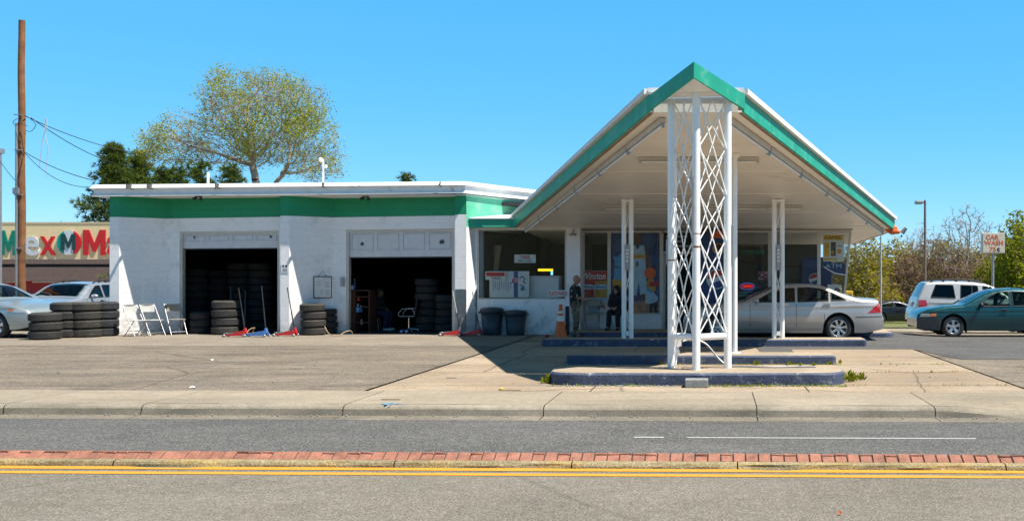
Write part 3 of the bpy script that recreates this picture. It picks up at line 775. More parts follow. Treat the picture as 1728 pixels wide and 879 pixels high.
# vent and camera on the roof
x = X(351, 30); solo('vent_pipe', (lambda m: (m.tube([(x, 30, 4.25), (x, 30, Z(291, 30))], .038, 10), m)[1])(MB()), M['white_trim'], 'plain white vent pipe standing on the garage roof left of the tree trunk', 'pipe')
x = X(545, 29.5); t = thing('security_camera', 'white camera post on the garage roof with a dome at its top', 'camera', (x, 29.5, 4.25))
m = MB(); m.tube([(x, 29.5, 4.25), (x, 29.5, Z(270, 29.5))], .032, 10); m.build('post', M['white_trim'], t)
m = MB(); m.ball((x - .05, 29.45, Z(270, 29.5)), .065, 12, 8); m.build('dome', M['white_trim'], t)
m = MB(); m.tube([(x, 29.5, Z(283, 29.5)), (x + .1, 29.4, Z(283, 29.5))], .02, 8); m.ball((x + .13, 29.38, Z(282, 29.5)), .05, 10, 6); m.build('side_camera', M['white_trim'], t)

# ================================================================== SHOP
shop = thing('shop_building', 'low white block shop with wide dark windows under the canopy', 'shop', (-1.0, 29.5, 0))
def A(d, b=.1, a=5.91): return a - b * d         # canopy soffit height at distance d
YL, YR = 28.7, 29.3
xl0, xw0, xw1, xp1 = X(788, YL), X(805, YL), X(956, YL), X(979, YL)
zs, zt = 1.04, 2.985
m = MB(); m.box(xl0, xw0, YL, YL + .2, -.2, 1.28); m.build('wall', M['grey_block'], shop)
m = MB(); m.box(xl0, xw0, YL, YL + .2, 1.28, 3.05); m.build('wall', M['white_block'], shop)
m = MB(); m.box(xw0, xw1, YL, YL + .2, -.2, zs - .04); m.build('wall', M['white_block'], shop)
m = MB(); m.box(xw1, xp1, YL, YR + .2, -.2, 3.05); m.build('pillar', M['white_block'], shop)
m = MB(); m.box(xw0, xw1, YL + .01, YL + .2, zt + .03, 3.05); m.build('wall', M['white_block'], shop)
def window(x0, x1, y, z0, z1, fr=.05, glass='glass'):
    m = MB()
    m.box(x0, x1, y - .02, y + .06, z0 - fr, z0); m.box(x0, x1, y - .02, y + .06, z1, z1 + fr)
    m.box(x0, x0 + fr, y - .02, y + .06, z0, z1); m.box(x1 - fr, x1, y - .02, y + .06, z0, z1)
    w_ = m.build('window', M['alu'], shop)
    m = MB(); m.box(x0 + fr, x1 - fr, y + .018, y + .024, z0, z1); m.build('pane', M[glass], w_)
    return w_
window(xw0, xw1, YL + .03, zs, zt - .02)
# right-hand glazed front
zk, zg0, zg1 = 0.13, 0.60, 2.93
xa = xp1; xm1 = X(1028, YR); xm2 = X(1116, YR); xd = X(1172, YR); xm3 = X(1299, YR); xm4 = X(1382, YR); xe = X(1437, YR)
window(xa, xm1, YR, zg0, zg1); window(xm1, xm2, YR, zg0, zg1)
window(xd, xm3, YR, zg0, zg1); window(xm3, xm4, YR, zg0, zg1)
# raked end pane
m = MB(); q = xe; q0 = X(1424, YR)
def rk(z): return q0 + (q - q0) * (z - zg0) / (zg1 - zg0)
m.box(xm4, q, YR - .02, YR + .06, zg1, zg1 + .05); m.box(xm4, q0, YR - .02, YR + .06, zg0 - .05, zg0)
m.box(xm4, xm4 + .05, YR - .02, YR + .06, zg0, zg1)
m.plate([(rk(zg0) - .06, zg0), (rk(zg0), zg0), (rk(zg1), zg1), (rk(zg1) - .06, zg1)], YR - .02, YR + .06)
wn = m.build('window', M['alu'], shop)
m = MB(); m.plate([(xm4 + .05, zg0), (rk(zg0) - .06, zg0), (rk(zg1) - .06, zg1), (xm4 + .05, zg1)], YR + .018, YR + .024); m.build('pane', M['glass'], wn)
# raked side wall of glass and metal going back
m = MB()
def sw(z, y): return (rk(z), y, z)
m.hexa([(q0 - .05, YR + .062, -.2), (q0, YR + .062, -.2), (q0, 34, -.2), (q0 - .05, 34, -.2)], [(q0 - .05, YR + .062, zg0), (q0, YR + .062, zg0), (q0, 34, zg0), (q0 - .05, 34, zg0)])
m.build('wall', M['white_trim'], shop)
m = MB(); m.quad((q0 - .02, YR + .07, zg0), (q0 - .02, 33.9, zg0), (q - .02, 33.9, zg1), (q - .02, YR + .07, zg1)); m.build('side_pane', M['glass'], shop)
# kick panels
m = MB(); m.box(xa, xm2, YR, YR + .15, zk - .3, zg0 - .052); m.box(xd, q0, YR, YR + .15, zk - .3, zg0 - .052); m.build('kick_panel', M['white_trim'], shop)
# doorway: open dark door with a transom sign
m = MB(); m.box(xm2, xm2 + .06, YR - .02, YR + .06, 0, zg1); m.box(xd - .06, xd, YR - .02, YR + .06, 0, zg1); m.box(xm2 + .06, xd - .06, YR - .02, YR + .06, 2.32, 2.38); m.box(xm2 + .06, xd - .06, YR - .02, YR + .06, zg1, zg1 + .05)
df = m.build('door_frame', M['alu'], shop)
m = MB(); m.box(xm2 + .06, xd - .06, YR + .02, YR + .03, 2.382, zg1 - .002); m.build('transom_pane', M['tint_glass'], df)
m = MB(); m.box(xm2 + .06, xm2 + .10, YR + .07, YR + .95, .02, 2.3); m.build('door', M['alu'], shop)
# inside of the shop
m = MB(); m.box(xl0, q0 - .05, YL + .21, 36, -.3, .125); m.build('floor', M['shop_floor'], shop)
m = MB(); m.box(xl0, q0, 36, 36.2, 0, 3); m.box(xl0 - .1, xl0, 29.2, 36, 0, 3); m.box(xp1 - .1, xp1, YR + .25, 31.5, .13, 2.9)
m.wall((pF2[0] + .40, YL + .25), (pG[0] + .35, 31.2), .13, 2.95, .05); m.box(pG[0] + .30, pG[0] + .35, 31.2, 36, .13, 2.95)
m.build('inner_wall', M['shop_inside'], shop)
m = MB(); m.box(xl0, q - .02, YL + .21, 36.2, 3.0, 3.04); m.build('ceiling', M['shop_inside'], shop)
# low eave left of the canopy
ex0, ex1 = X(789, 28.42), X(872, 28.55)
m = MB(); m.box(ex0, ex1, 28.45, 28.5, 3.03, 3.275); m.build('eave_fascia', M['teal_fascia'], shop)
m = MB(); m.box(ex0, ex1 + .25, 28.5, 30.9, 3.06, 3.10); m.build('eave_soffit', M['soffit'], shop)
m = MB(); m.hexa([(ex0 + .05, 28.40, 3.28), (ex1 + .1, 28.40, 3.28), (ex1 + 1.1, 30.9, 3.40), (ex0 + .1, 30.9, 3.40)], [(ex0 + .05, 28.40, 3.31), (ex1 + .1, 28.40, 3.31), (ex1 + 1.1, 30.9, 3.62), (ex0 + .1, 30.9, 3.62)]); m.build('roof', M['roof_white'], shop)
m = MB(); m.box(X(814, 28.4), X(860, 28.4), 28.425, 28.448, 3.055, 3.10); m.build('trim_strip', M['green_block_lit'], shop)

# raised walk in front of the shop and the three pump islands
def island(name, x0, x1, y0, y1, h, label, rad=0.0, grp='blue painted kerbs under the canopy'):
    t = thing(name, label, 'kerb', ((x0+x1)/2, (y0+y1)/2, 0), 0, grp)
    def outline(inset):
        pts = []; r = max(.02, rad - inset)
        for cx, cy, a0 in ((x1-rad, y0+rad, -90), (x1-rad, y1-rad, 0), (x0+rad, y1-rad, 90), (x0+rad, y0+rad, 180)):
            for k in range(9):
                a = R(a0 + 90 * k / 8); pts.append((cx + r*math.cos(a), cy + r*math.sin(a)))
        # extra points along the long sides for a chipped edge
        out = []
        for i, p in enumerate(pts):
            q = pts[(i+1) % len(pts)]; L = math.hypot(q[0]-p[0], q[1]-p[1]); k = max(1, int(L / .12))
            for j in range(k): out.append((p[0] + (q[0]-p[0])*j/k, p[1] + (q[1]-p[1])*j/k))
        return out
    o1 = outline(0); o2 = outline(.03); o3 = outline(.16)
    def nz(p, s): return mnoise.noise(Vector((p[0]*3.3, p[1]*3.3, s)))
    n = len(o1); m = MB()
    r0 = [(x, y, -.02) for x, y in o1]; r1 = [(x + .008*nz((x,y),1), y + .012*nz((x,y),2), h - .03 + .008*nz((x,y),3)) for x, y in o1]
    r2 = [(x, y + .008*nz((x,y),5), h + .004*nz((x,y),4)) for x, y in o2]; r3 = [(x, y, h + .002) for x, y in o3]
    m.add(r0 + r1 + r2, [(k, (k+1) % n, n+(k+1) % n, n+k) for k in range(n)] + [(n+k, n+(k+1) % n, 2*n+(k+1) % n, 2*n+k) for k in range(n)])
    m.build('kerb', M['blue_kerb'], t)
    m = MB(); m.add(r2 + r3, [(k, (k+1) % n, n+(k+1) % n, n+k) for k in range(n)] + [tuple(range(n, 2*n))]); m.build('slab', M['slab_top'], t)
    return t
I1 = (X(925, 15.3), X(1427, 15.3), 15.05, 16.15, .19)
I2 = (X(955, 18.8), X(1411, 18.8), 18.76, 19.65, .17)
I3 = (X(914, 23.7), X(1463, 23.7), 23.68, 24.55, .172)
island('pump_island', *I1, 'round-ended blue kerbed island nearest the street, under the front legs of the lattice tower', rad=.45)
island('pump_island', *I2, 'blue kerbed island in the middle, just behind the lattice tower legs', rad=.08)
island('pump_island', *I3, 'long dark blue kerbed island in front of the silver sedan', rad=.08)
island('shop_walk', X(958, 27.3), X(1509, 27.35), 27.3, 29.28, .14, 'raised blue kerbed walk along the shop windows behind the silver sedan', rad=.3)

# ================================================================== CANOPY
can = thing('canopy', 'large white triangular canopy rising to a green pointed tip', 'canopy', (-.28, 22, 3.5))
LC = (X(868, 28.6), 28.6); LF = (X(1097, 16.28), 16.28); RF = (X(1252, 16.28), 16.28); RC = (X(1508, 29.08), 29.08)
RB = (4.42, 32.2); LB = (-5.0, 32.2)
poly = [LF, RF, RC, RB, LB, LC]
m = MB(); m.prism(poly, lambda x, y: A(y), lambda x, y: A(y) + .03); m.build('soffit', M['soffit'], can)
m = MB(); m.prism(poly, lambda x, y: A(y) + .30, lambda x, y: A(y) + .335); m.build('roof', M['roof_white'], can)
def edge(p, q, name, mat, o0, o1, z0, z1, e0=0.0, e1=0.0, n=1, gap=0.0):
    a = Vector(p); b = Vector(q); d = (b-a).normalized(); nn = Vector((d.y, -d.x))
    a = a - d * e0; b = b + d * e1
    m = MB(); L = (b-a).length
    for k in range(n):
        s = a + d * (L*k/n + gap); e = a + d * (L*(k+1)/n - gap)
        m.hexa([(v.x, v.y, A(v.y) + z0) for v in (s + nn*o1, e + nn*o1, e + nn*o0, s + nn*o0)], [(v.x, v.y, A(v.y) + z1) for v in (s + nn*o1, e + nn*o1, e + nn*o0, s + nn*o0)])
    return m.build(name, M[mat], can)
for p, q in ((LC, LF), (RF, RC)):
    edge(p, q, 'fascia', 'teal_fascia', 0.0, .035, .005, .262, 0, 0, 9, .004)
    edge(p, q, 'edge_timber', 'wood_edge', -.05, -.002, -.018, .20, 0, 0)
    edge(p, q, 'roof_edge', 'roof_white', -.1, .10, .285, .375, .0, .0)
    edge(p, q, 'fascia_backing', 'teal_fascia', -.02, .02, .262, .284, .0, .0)
edge(LF, RF, 'front_beam', 'white_trim', 0.0, .05, -.01, .30, -.06, -.06)
edge(LF, RF, 'roof_edge', 'roof_white', -.1, .08, .302, .375, .03, .03)
edge(RC, RB, 'fascia', 'soffit', 0.0, .04, -.02, .29, 0, 0)
# gable-like pointed tip
AP = Vector((X(1171, 14.9), 14.9, Z(105, 14.9)))
WL = Vector((X(1096, 16.15), 16.15, Z(164.5, 16.15))); WR = Vector((X(1253, 16.15), 16.15, Z(160.5, 16.15)))
HF = .235
for wv in (WL, WR):
    m = MB(); d = (AP - wv); dn = Vector((d.x, d.y)).normalized(); nn = Vector((dn.y, -dn.x)) * (.045 if wv is WR else -.045)
    nn = Vector((-nn.x, -nn.y, 0)) if False else Vector((nn.x, nn.y, 0))
    if nn.y > 0: nn = -nn
    tip = Vector((AP.x, AP.y - .03, AP.z)); dz = Vector((0, 0, HF))
    m.hexa([wv + nn - dz, tip - dz, AP + Vector((0, .05, 0)) - dz, wv - dz], [wv + nn, tip, AP + Vector((0, .05, 0)), wv])
    m.build('tip_fascia', M['teal_fascia'], can)
m = MB(); ds = Vector((0, .06, -HF + .03)); m.add([AP.lerp(WL, .52) + ds, AP + ds, AP.lerp(WR, .52) + ds], [(0, 1, 2)]); m.build('tip_soffit', M['white_trim'], can)
m = MB(); m.add([WL + Vector((0, .02, -.01)), AP + Vector((0, .03, -.01)), WR + Vector((0, .02, -.01))], [(0, 1, 2)]); m.build('tip_roof', M['roof_white'], can)
m = MB(); m.box(X(1141, 15.55), X(1203, 15.55), 15.52, 15.64, Z(158, 15.55), Z(147, 15.55)); m.build('tip_beam', M['white_trim'], can)
# tube lamps under both slanting edges
for p, q, s in ((LC, LF, 1), (RC, RF, -1)):
    a = Vector(p); b = Vector(q); d = (b-a).normalized(); nn = Vector((d.y, -d.x)) * s
    a = a - nn * .28 + d * .25; b = b - nn * .28 - d * .15
    L = (b-a).length; k = 6
    for i in range(k):
        s0 = a + d * (L*i/k + .04); s1 = a + d * (L*(i+1)/k - .04)
        m = MB(); m.bar((s0.x, s0.y, A(s0.y) - .06), (s1.x, s1.y, A(s1.y) - .06), .10, .085)
        tl = m.build('tube_light', M['grey_plastic'] if False else M['alu'], can)
        m = MB(); m.tube([(s0.x + .0, s0.y, A(s0.y) - .135), (s1.x, s1.y, A(s1.y) - .135)], .02, 8); m.build('tube', M['white_trim'], tl)
        for sv in (s0, s1):
            m = MB(); m.bar((sv.x, sv.y, A(sv.y) - .10), (sv.x, sv.y, A(sv.y) - .175), .05, .07); m.build('lamp_holder', M['steel_grey'], tl)
# back edge lamps and soffit seams
m = MB()
for yy in (18.3, 20.9, 23.4, 26.0, 28.3):
    t_ = (yy - 16.28) / (28.6 - 16.28); x0 = LF[0] + (LC[0]-LF[0])*t_ + .35; x1 = RF[0] + (RC[0]-RF[0])*t_*.96 - .35
    m.box(x0, x1, yy, yy + .05, A(yy) - .010, A(yy) + .004)
m.build('soffit_seam', M['soffit'], can)
def strip_light(px0, px1, d, lab):
    x0, x1 = X(px0, d), X(px1, d); z = A(d)
    t = thing('strip_light', lab, 'light', ((x0+x1)/2, d, z), 0, 'strip lights on the canopy ceiling')
    m = MB(); m.box(x0, x1, d - .08, d + .08, z - .055, z - .003); m.build('housing', M['alu'], t)
    m = MB(); m.tube([(x0 + .05, d - .04, z - .085), (x1 - .05, d - .04, z - .085)], .02, 8); m.build('tube', M['white_trim'], t)
    m = MB(); m.box(x0, x0 + .05, d - .06, d + .06, z - .11, z - .057); m.box(x1 - .05, x1, d - .06, d + .06, z - .11, z - .057); m.build('end_cap', M['alu'], t)
strip_light(1078, 1281, 19.6, 'short strip light on the canopy ceiling crossing behind the lattice tower')
strip_light(1018, 1354, 25.0, 'long strip light on the canopy ceiling above the paired columns')
# bracket with an orange rag at the right corner
x, y = RC; z = A(y)
m = MB()
for (dx, dz, r0) in ((-.18, .02, .10), (-.05, -.05, .12), (.08, -.06, .09), (.0, .06, .08)): m.ball((x + dx, y - .12, z + dz), r0, 8, 6, 1.3, .7, .8)
mm = remeshed(m, .03, 3); mm.materials.append(M['orange'])
o = bpy.data.objects.new('rag', mm); COL.objects.link(o); tag(o, 'torn orange cover hanging at the right corner of the canopy', 'rag')
t = thing('corner_lamp', 'small grey flood lamp on the right corner of the canopy', 'lamp', (x + .2, y - .1, z - .05))
m = MB(); m.tube([(x + .02, y - .05, z - .02), (x + .24, y - .1, z - .06)], .018, 6); m.build('arm', M['steel_grey'], t)
m = MB(); m.tube([(x + .22, y - .12, z - .10), (x + .33, y - .16, z + .05)], [.07, .05], 10); m.build('lamp_head', M['steel_grey'], t)

# lattice tower
tw = thing('lattice_tower', 'white steel pipe tower with crossed lattice bars holding up the canopy tip', 'tower', (X(1177, 15.7), 15.7, .19))
pL = Vector((X(1133, 15.9), 15.92)); pC_ = Vector((X(1175, 15.6), 15.55)); pR = Vector((X(1228, 15.9), 15.92))
topz = {0: Z(168, 15.9), 1: Z(150, 15.55), 2: Z(172, 15.9)}
for i, p in enumerate((pL, pC_, pR)):
    m = MB(); m.tube([(p.x, p.y, .185), (p.x, p.y, topz[i])], .061, 20); m.build('post', M['white_steel'], tw)
zc = Z(567.5, 15.75)
for p, q in ((pL, pC_), (pC_, pR)):
    m = MB(); d = (q-p).normalized(); a = p + d*.06; b = q - d*.06; m.tube([(a.x, a.y, zc), (b.x, b.y, zc)], .052, 14); m.build('crossbar', M['white_steel'], tw)
def face(p, q, z0, z1, n, r, vee=True):
    m = MB(); h = (z1-z0)/n; d = (q-p).normalized(); a = p + d*.05; b = q - d*.05; md = (a+b)/2
    nn = Vector((d.y, -d.x)) * .012
    def T(u, zu, v, zv, o=0): m.tube([(u.x + nn.x*o, u.y + nn.y*o, zu), (v.x + nn.x*o, v.y + nn.y*o, zv)], r, 6)
    for k in range(n):
        u, v = z0 + h*k, z0 + h*(k+1)
        T(a, u, b, v, 1); T(b, u, a, v, -1)
        if vee:
            T(md, u, a, v, 2); T(md, u, b, v, -2)
            T(a, u, md, v, -2.6); T(b, u, md, v, 2.6)
    m.build('lattice', M['white_steel'], tw)
face(pL, pC_, zc + .05, Z(172, 15.75), 5, .0105)
face(pC_, pR, zc + .05, Z(172, 15.75), 5, .0105)
for (p, z0_, h_) in ((pC_, Z(418, 15.5), .03), (pL, Z(440, 15.8), .02), (pC_, Z(395, 15.5), .015)):
    m = MB(); m.tube([(p.x, p.y, z0_), (p.x, p.y, z0_ + h_)], .0622, 20, cap=False); m.build('rust_band', M['rust'], tw)
# blue-grey worn patches of plate on the posts
for bx in ((pR.x + .03, pR.x + .085, pR.y - .03, pR.y + .03, Z(445, 15.9), Z(380, 15.9)), (pC_.x - .07, pC_.x - .04, pC_.y - .075, pC_.y - .05, Z(425, 15.6), Z(300, 15.6)), (pL.x - .085, pL.x - .06, pL.y - .03, pL.y + .03, Z(447, 15.9), Z(404, 15.9))):
    m = MB(); m.box(*bx); m.build('plate', M['steel_grey'], tw)
# rear pair of posts standing on the middle island
for (px, lab) in ((1138, 'round white post on the middle island behind the left leg of the lattice tower'), (1240, 'round white post on the middle island behind the right leg of the lattice tower')):
    x = X(px, 19.3); t = thing('canopy_post', lab, 'post', (x, 19.3, .17), 0, 'white posts on the middle island')
    m = MB(); m.tube([(x, 19.3, .165), (x, 19.3, A(19.3) + .01)], .049, 16); m.build('pipe', M['white_steel'], t)
    m = MB(); m.box(x - .13, x + .10, 19.2, 19.4, A(19.4) - .05, A(19.3)+.0); m.build('cap', M['white_steel'], t)
    m = MB(); m.lathe([(.11, .172), (.11, .195), (.06, .2)], 16, (x, 19.3, 0)); m.build('foot', M['white_steel'], t)
x = X(1240, 19.3)
# paired columns on the far island
def column_pair(pa, pb, lab, plate):
    d = 24.1; xa_, xb_ = X(pa, d), X(pb, d)
    t = thing('canopy_column', lab, 'column', ((xa_+xb_)/2, d, .17), 0, 'paired white columns on the far island')
    for xx in (xa_, xb_):
        m = MB(); m.tube([(xx, d, .165), (xx, d, A(d) + .01)], .057, 16); m.build('post', M['white_steel'], t)
    m = MB(); zz = .35
    k = 0
    while zz < A(d) - .35:
        a, b = (xa_, xb_) if k % 2 else (xb_, xa_); m.tube([(a, d - .03, zz), (b, d - .03, zz + .75)], .011, 6); m.tube([(b, d + .03, zz), (a, d + .03, zz + .75)], .011, 6); zz += .75; k += 1
    m.build('lacing', M['white_steel'], t)
    m = MB(); m.box(xa_ + .05, xb_ - .05, d - .06, d + .06, .24, .34); m.build('foot_bar', M['white_steel'], t)
    m = MB(); m.box(xa_ - .06, xb_ + .06, d - .08, d + .08, A(d) - .07, A(d+.08)-.002); m.build('cap', M['white_steel'], t)
    m = MB(); m.box((xa_+xb_)/2 - .045, (xa_+xb_)/2 + .045, d - .10, d - .045, Z(456, d), Z(413, d)); pl = m.build('gauge', M['steel_grey'], t)
    m = MB()
    for k in range(4):
        z0_ = Z(424 + k * 6, d); m.box((xa_+xb_)/2 - .03, (xa_+xb_)/2 + .03, d - .104, d - .101, z0_, z0_ + .05)
    m.build('gauge_scale', M['paper'], pl)
column_pair(1053, 1065, 'pair of white columns on the far island left of the lattice tower', True)
column_pair(1306.5, 1320, 'pair of white columns on the far island in front of the silver sedan', True)
# ================================================================== CARS
def car_paint(name, c, metal=0.55, rough=0.32):
    m, t, b = newmat(name)
    tc = N(t, 'ShaderNodeTexCoord')
    n = N(t, 'ShaderNodeTexNoise', Scale=3.0, Detail=6.0, Roughness=0.7); t.links.new(tc.outputs['Object'], n.inputs['Vector'])
    t.links.new(ramp(t, n.outputs[0], [(0.3, shade(c, .93)), (0.7, shade(c, 1.06))]).outputs[0], b.inputs['Base Color'])
    t.links.new(ramp(t, n.outputs[0], [(0.4, rough), (0.75, rough + .12)]).outputs[0], b.inputs['Roughness'])
    b.inputs['Metallic'].default_value = metal
    b.inputs['Coat Weight'].default_value = 0.8; b.inputs['Coat Roughness'].default_value = 0.06
    return m
def inside(poly, x, z):
    c = False; n = len(poly)
    for i in range(n):
        (x1, z1), (x2, z2) = poly[i], poly[(i+1) % n]
        if (z1 > z) != (z2 > z) and x < (x2-x1)*(z-z1)/(z2-z1) + x1: c = not c
    return c
def zspan(poly, x):
    zs_ = []
    n = len(poly)
    for i in range(n):
        (x1, z1), (x2, z2) = poly[i], poly[(i+1) % n]
        if min(x1, x2) <= x <= max(x1, x2) and abs(x2-x1) > 1e-9: zs_.append(z1 + (z2-z1)*(x-x1)/(x2-x1))
    return (min(zs_), max(zs_)) if zs_ else None
def make_car(name, label, cat, spec, loc, rz, group=None):
    """body shell from a side profile; v = metres back from the nose, x = forward"""
    L = spec['L']; Wm = spec['W'] / 2; zb = spec['zb']; tum = spec.get('tum', .42); Rw = spec['rw']; Ra = Rw + spec.get('gap', .065)
    fx = lambda v: L/2 - v
    top = sorted([(fx(v), z) for v, z in spec['top']])
    belt = sorted([(fx(v), z) for v, z in spec['belt']])
    wins = [[(fx(v), z) for v, z in p] for p in spec['windows']]
    whx = [fx(v) for v in spec['wheels']]
    ws = [(fx(b), fx(a)) for a, b in spec['screens']]
    zm = spec.get('zm', .58)
    root = thing(name, label, cat, loc, rz, group)
    tz = lambda x: interp(top, x); bz = lambda x: interp(belt, x)
    def hw(x):
        t = abs(x)/(L/2); k0 = .66
        return Wm * (1 - spec.get('taper', .17) * (max(0, (t - k0)/(1 - k0)))**2.4)
    def Y(x, z):
        w_ = hw(x); b = bz(x); tp = tz(x)
        if z <= zm: y = w_ * (1 - .075*((zm - z)/(zm - zb))**2)
        elif z <= b: y = w_ * (1 - .04*((z - zm)/max(.05, b - zm))**1.6)
        else: y = w_*.96 - tum*(z - b)
        # shallow shoulder line
        y += .012 * math.exp(-((z - (b - .12))/.035)**2) if z < b else 0
        r = spec.get('round', .07); dz = tp - z
        if dz < r: y -= r*(1 - math.sqrt(max(0, 1 - ((r - dz)/r)**2)))
        return max(.05, y)
    def bot(x):
        t = abs(x)/(L/2); z = zb + (.10 * ((t - .8)/.2)**1.5 if t > .8 else 0)
        for wx in whx:
            if abs(x - wx) < Ra: z = max(z, Rw + math.sqrt(Ra*Ra - (x-wx)**2))
        return z
    xs_ = set(np.linspace(-L/2, L/2, 150).tolist())
    for wx in whx:
        for k in range(-14, 15): xs_.add(max(-L/2, min(L/2, wx + Ra*1.0*math.sin(k*PI/28))))
    xs_ = sorted(xs_); K = 40
    tk = [ (k/(K-6))*.90 for k in range(K-6)] + [.90 + .10*math.sin(k*PI/2/6) for k in range(0, 7)]
    tk = sorted(set(round(t, 5) for t in tk)); K = len(tk)
    mb = MB()
    for sgn in (1, -1):
        grid = []
        for x in xs_:
            b, tp = bot(x), tz(x)
            if tp < b + .02: tp = b + .02
            grid.append([(x, sgn*Y(x, b + (tp-b)*t), b + (tp-b)*t) for t in tk])
        vs = [p for g in grid for p in g]; fs = []
        for i in range(len(xs_)-1):
            for k in range(K-1):
                xm = (xs_[i]+xs_[i+1])/2; zmid = sum(grid[a][b_][2] for a in (i, i+1) for b_ in (k, k+1))/4
                if any(inside(w_, xm, zmid) for w_ in wins): continue
                q = (i*K+k, (i+1)*K+k, (i+1)*K+k+1, i*K+k+1)
                fs.append(q if sgn < 0 else q[::-1])
        mb.add(vs, fs, True)
    # top strip
    Mx = 14; crown = spec.get('crown', .035)
    def topgrid(x, z, yt, off=0): return [(x, yt*(2*j/Mx - 1), z + off + crown*(1 - (2*j/Mx - 1)**2)*min(1, yt/.5)) for j in range(Mx+1)]
    grid = [topgrid(x, max(tz(x), bot(x)+.02), Y(x, max(tz(x), bot(x)+.02))) for x in xs_]
    fs = []
    for i in range(len(xs_)-1):
        xm = (xs_[i]+xs_[i+1])/2
        for j in range(Mx):
            if any(a < xm < b for a, b in ws) and 1 <= j < Mx-1: continue
            fs.append((i*(Mx+1)+j, i*(Mx+1)+j+1, (i+1)*(Mx+1)+j+1, (i+1)*(Mx+1)+j)[::-1])
    mb.add([p for g in grid for p in g], fs, True)
    for x in (xs_[0], xs_[-1]):       # nose and tail
        b, tp = bot(x), max(tz(x), bot(x)+.02); vs = []
        for t in tk:
            z = b + (tp-b)*t; y = Y(x, z); vs += [(x, y, z), (x, -y, z)]
        mb.add(vs, [(2*k, 2*k+1, 2*k+3, 2*k+2) for k in range(K-1)], True)
        mb.add(topgrid(x, tp, Y(x, tp)), [tuple(range(Mx+1))])
    body = mb.build('body', spec['paint'], root, world=False)
    def panel(pl, name, mat, off=.004, n=24, rows=3, parent=None, sides=(1, -1)):
        x0, x1 = min(p[0] for p in pl)+1e-4, max(p[0] for p in pl)-1e-4
        for sgn in sides:
            m = MB(); vs = []; fs = []; R_ = rows+1
            for i in range(n+1):
                x = x0+(x1-x0)*i/n; za, zc_ = zspan(pl, x)
                for k in range(R_):
                    z = za+(zc_-za)*k/rows; vs.append((x, sgn*(Y(x, z)+off), z))
            for i in range(n):
                for k in range(rows):
                    q = (i*R_+k, (i+1)*R_+k, (i+1)*R_+k+1, i*R_+k+1); fs.append(q if sgn < 0 else q[::-1])
            m.add(vs, fs, True)
            m.build(name, mat, parent or root, world=False)
    gl = spec.get('glass', M['car_glass'])
    gls = spec.get('glasses', [gl]*len(wins))
    for w_, g_ in zip(wins, gls):
        if g_ is None: continue
        panel(w_, 'side_window', g_, -.012)
    for w_ in wins:
        for sgn in (1, -1):
            m = MB(); pts = []
            for i in range(len(w_)):
                a, b = w_[i], w_[(i+1) % len(w_)]
                for k in range(8):
                    x = a[0]+(b[0]-a[0])*k/8; z = a[1]+(b[1]-a[1])*k/8; pts.append((x, sgn*(Y(x, z)-.004), z))
            pts.append(pts[0]); m.tube(pts, spec.get('trim', .017), 6, cap=False)
            m.build('window_trim', M['black_plastic'], root, world=False)
    for k, (a, b) in enumerate(ws):
        m = MB(); g = []
        nn_ = 10
        for i in range(nn_+1):
            x = a+(b-a)*i/nn_; g += topgrid(x, tz(x), Y(x, tz(x))*.93, .004)
        m.add(g, [(i*(Mx+1)+j, i*(Mx+1)+j+1, (i+1)*(Mx+1)+j+1, (i+1)*(Mx+1)+j) for i in range(nn_) for j in range(Mx)], True)
        m.build('windshield' if (a+b) > 0 and k == 0 else 'rear_window', spec.get('screen_glass', [gl, gl])[k], root, world=False)
    # underbody, wheel wells, cabin
    m = MB(); m.box(-L/2+.25, L/2-.25, -Wm+.30, Wm-.30, zb-.03, zb+.10)
    for wx in whx:
        for sgn in (1, -1):
            n = 14; vs = []
            for k in range(n+1):
                a = PI*k/n; px, pz = wx+(Ra+.01)*math.cos(a), Rw+(Ra+.01)*math.sin(a)
                vs += [(px, sgn*(Wm-.03), pz), (px, sgn*(Wm-.36), pz)]
            m.add(vs, [(2*k, 2*k+1, 2*k+3, 2*k+2) for k in range(n)])
            m.add([(wx, sgn*(Wm-.36), Rw)] + [(wx+(Ra+.01)*math.cos(PI*k/n), sgn*(Wm-.36), Rw+(Ra+.01)*math.sin(PI*k/n)) for k in range(n+1)], [(0, k+1, k+2) for k in range(n)])
            m.box(wx-Ra, wx+Ra, sgn*(Wm-.37)-.01, sgn*(Wm-.37)+.01, zb, Rw)
    m.build('underbody', M['black_plastic'], root, world=False)
    if spec.get('cabin', True):
        xb, xf = min(p[0] for w_ in wins for p in w_), max(p[0] for w_ in wins for p in w_)
        bl = bz((xb+xf)/2)
        m = MB(); m.box(xb, xf-.25, -Wm+.2, Wm-.2, .30, .36); m.box(xf-.55, xf-.2, -Wm+.2, Wm-.2, .6, bl-.02); m.box(xb, xb+.3, -Wm+.25, Wm-.25, .5, bl-.03)
        m.build('dashboard', M['black_plastic'], root, world=False)
        for sx in (xf-1.15, xf-2.05):
            if sx < xb + .2: continue
            for sgn in (1, -1):
                m = MB(); cy = sgn*.37
                m.box(sx-.1, sx+.42, cy-.24, cy+.24, .42, .58); m.bar((sx-.02, cy, .5), (sx-.22, cy, bl+.16), .46, .13, (1, 0, 0)); m.bar((sx-.22, cy, bl+.17), (sx-.24, cy, bl+.36), .24, .09, (1, 0, 0))
                m.build('seat', spec.get('seats', M['seat_cloth']), root, world=False, bevel=.03)
        m = MB(); c = Vector((xf-.68, .37, bl+.06)); pts = [(c.x - .05*math.sin(a)*1.2, c.y+.18*math.cos(a), c.z+.17*math.sin(a)) for a in np.linspace(0, 2*PI, 20)]
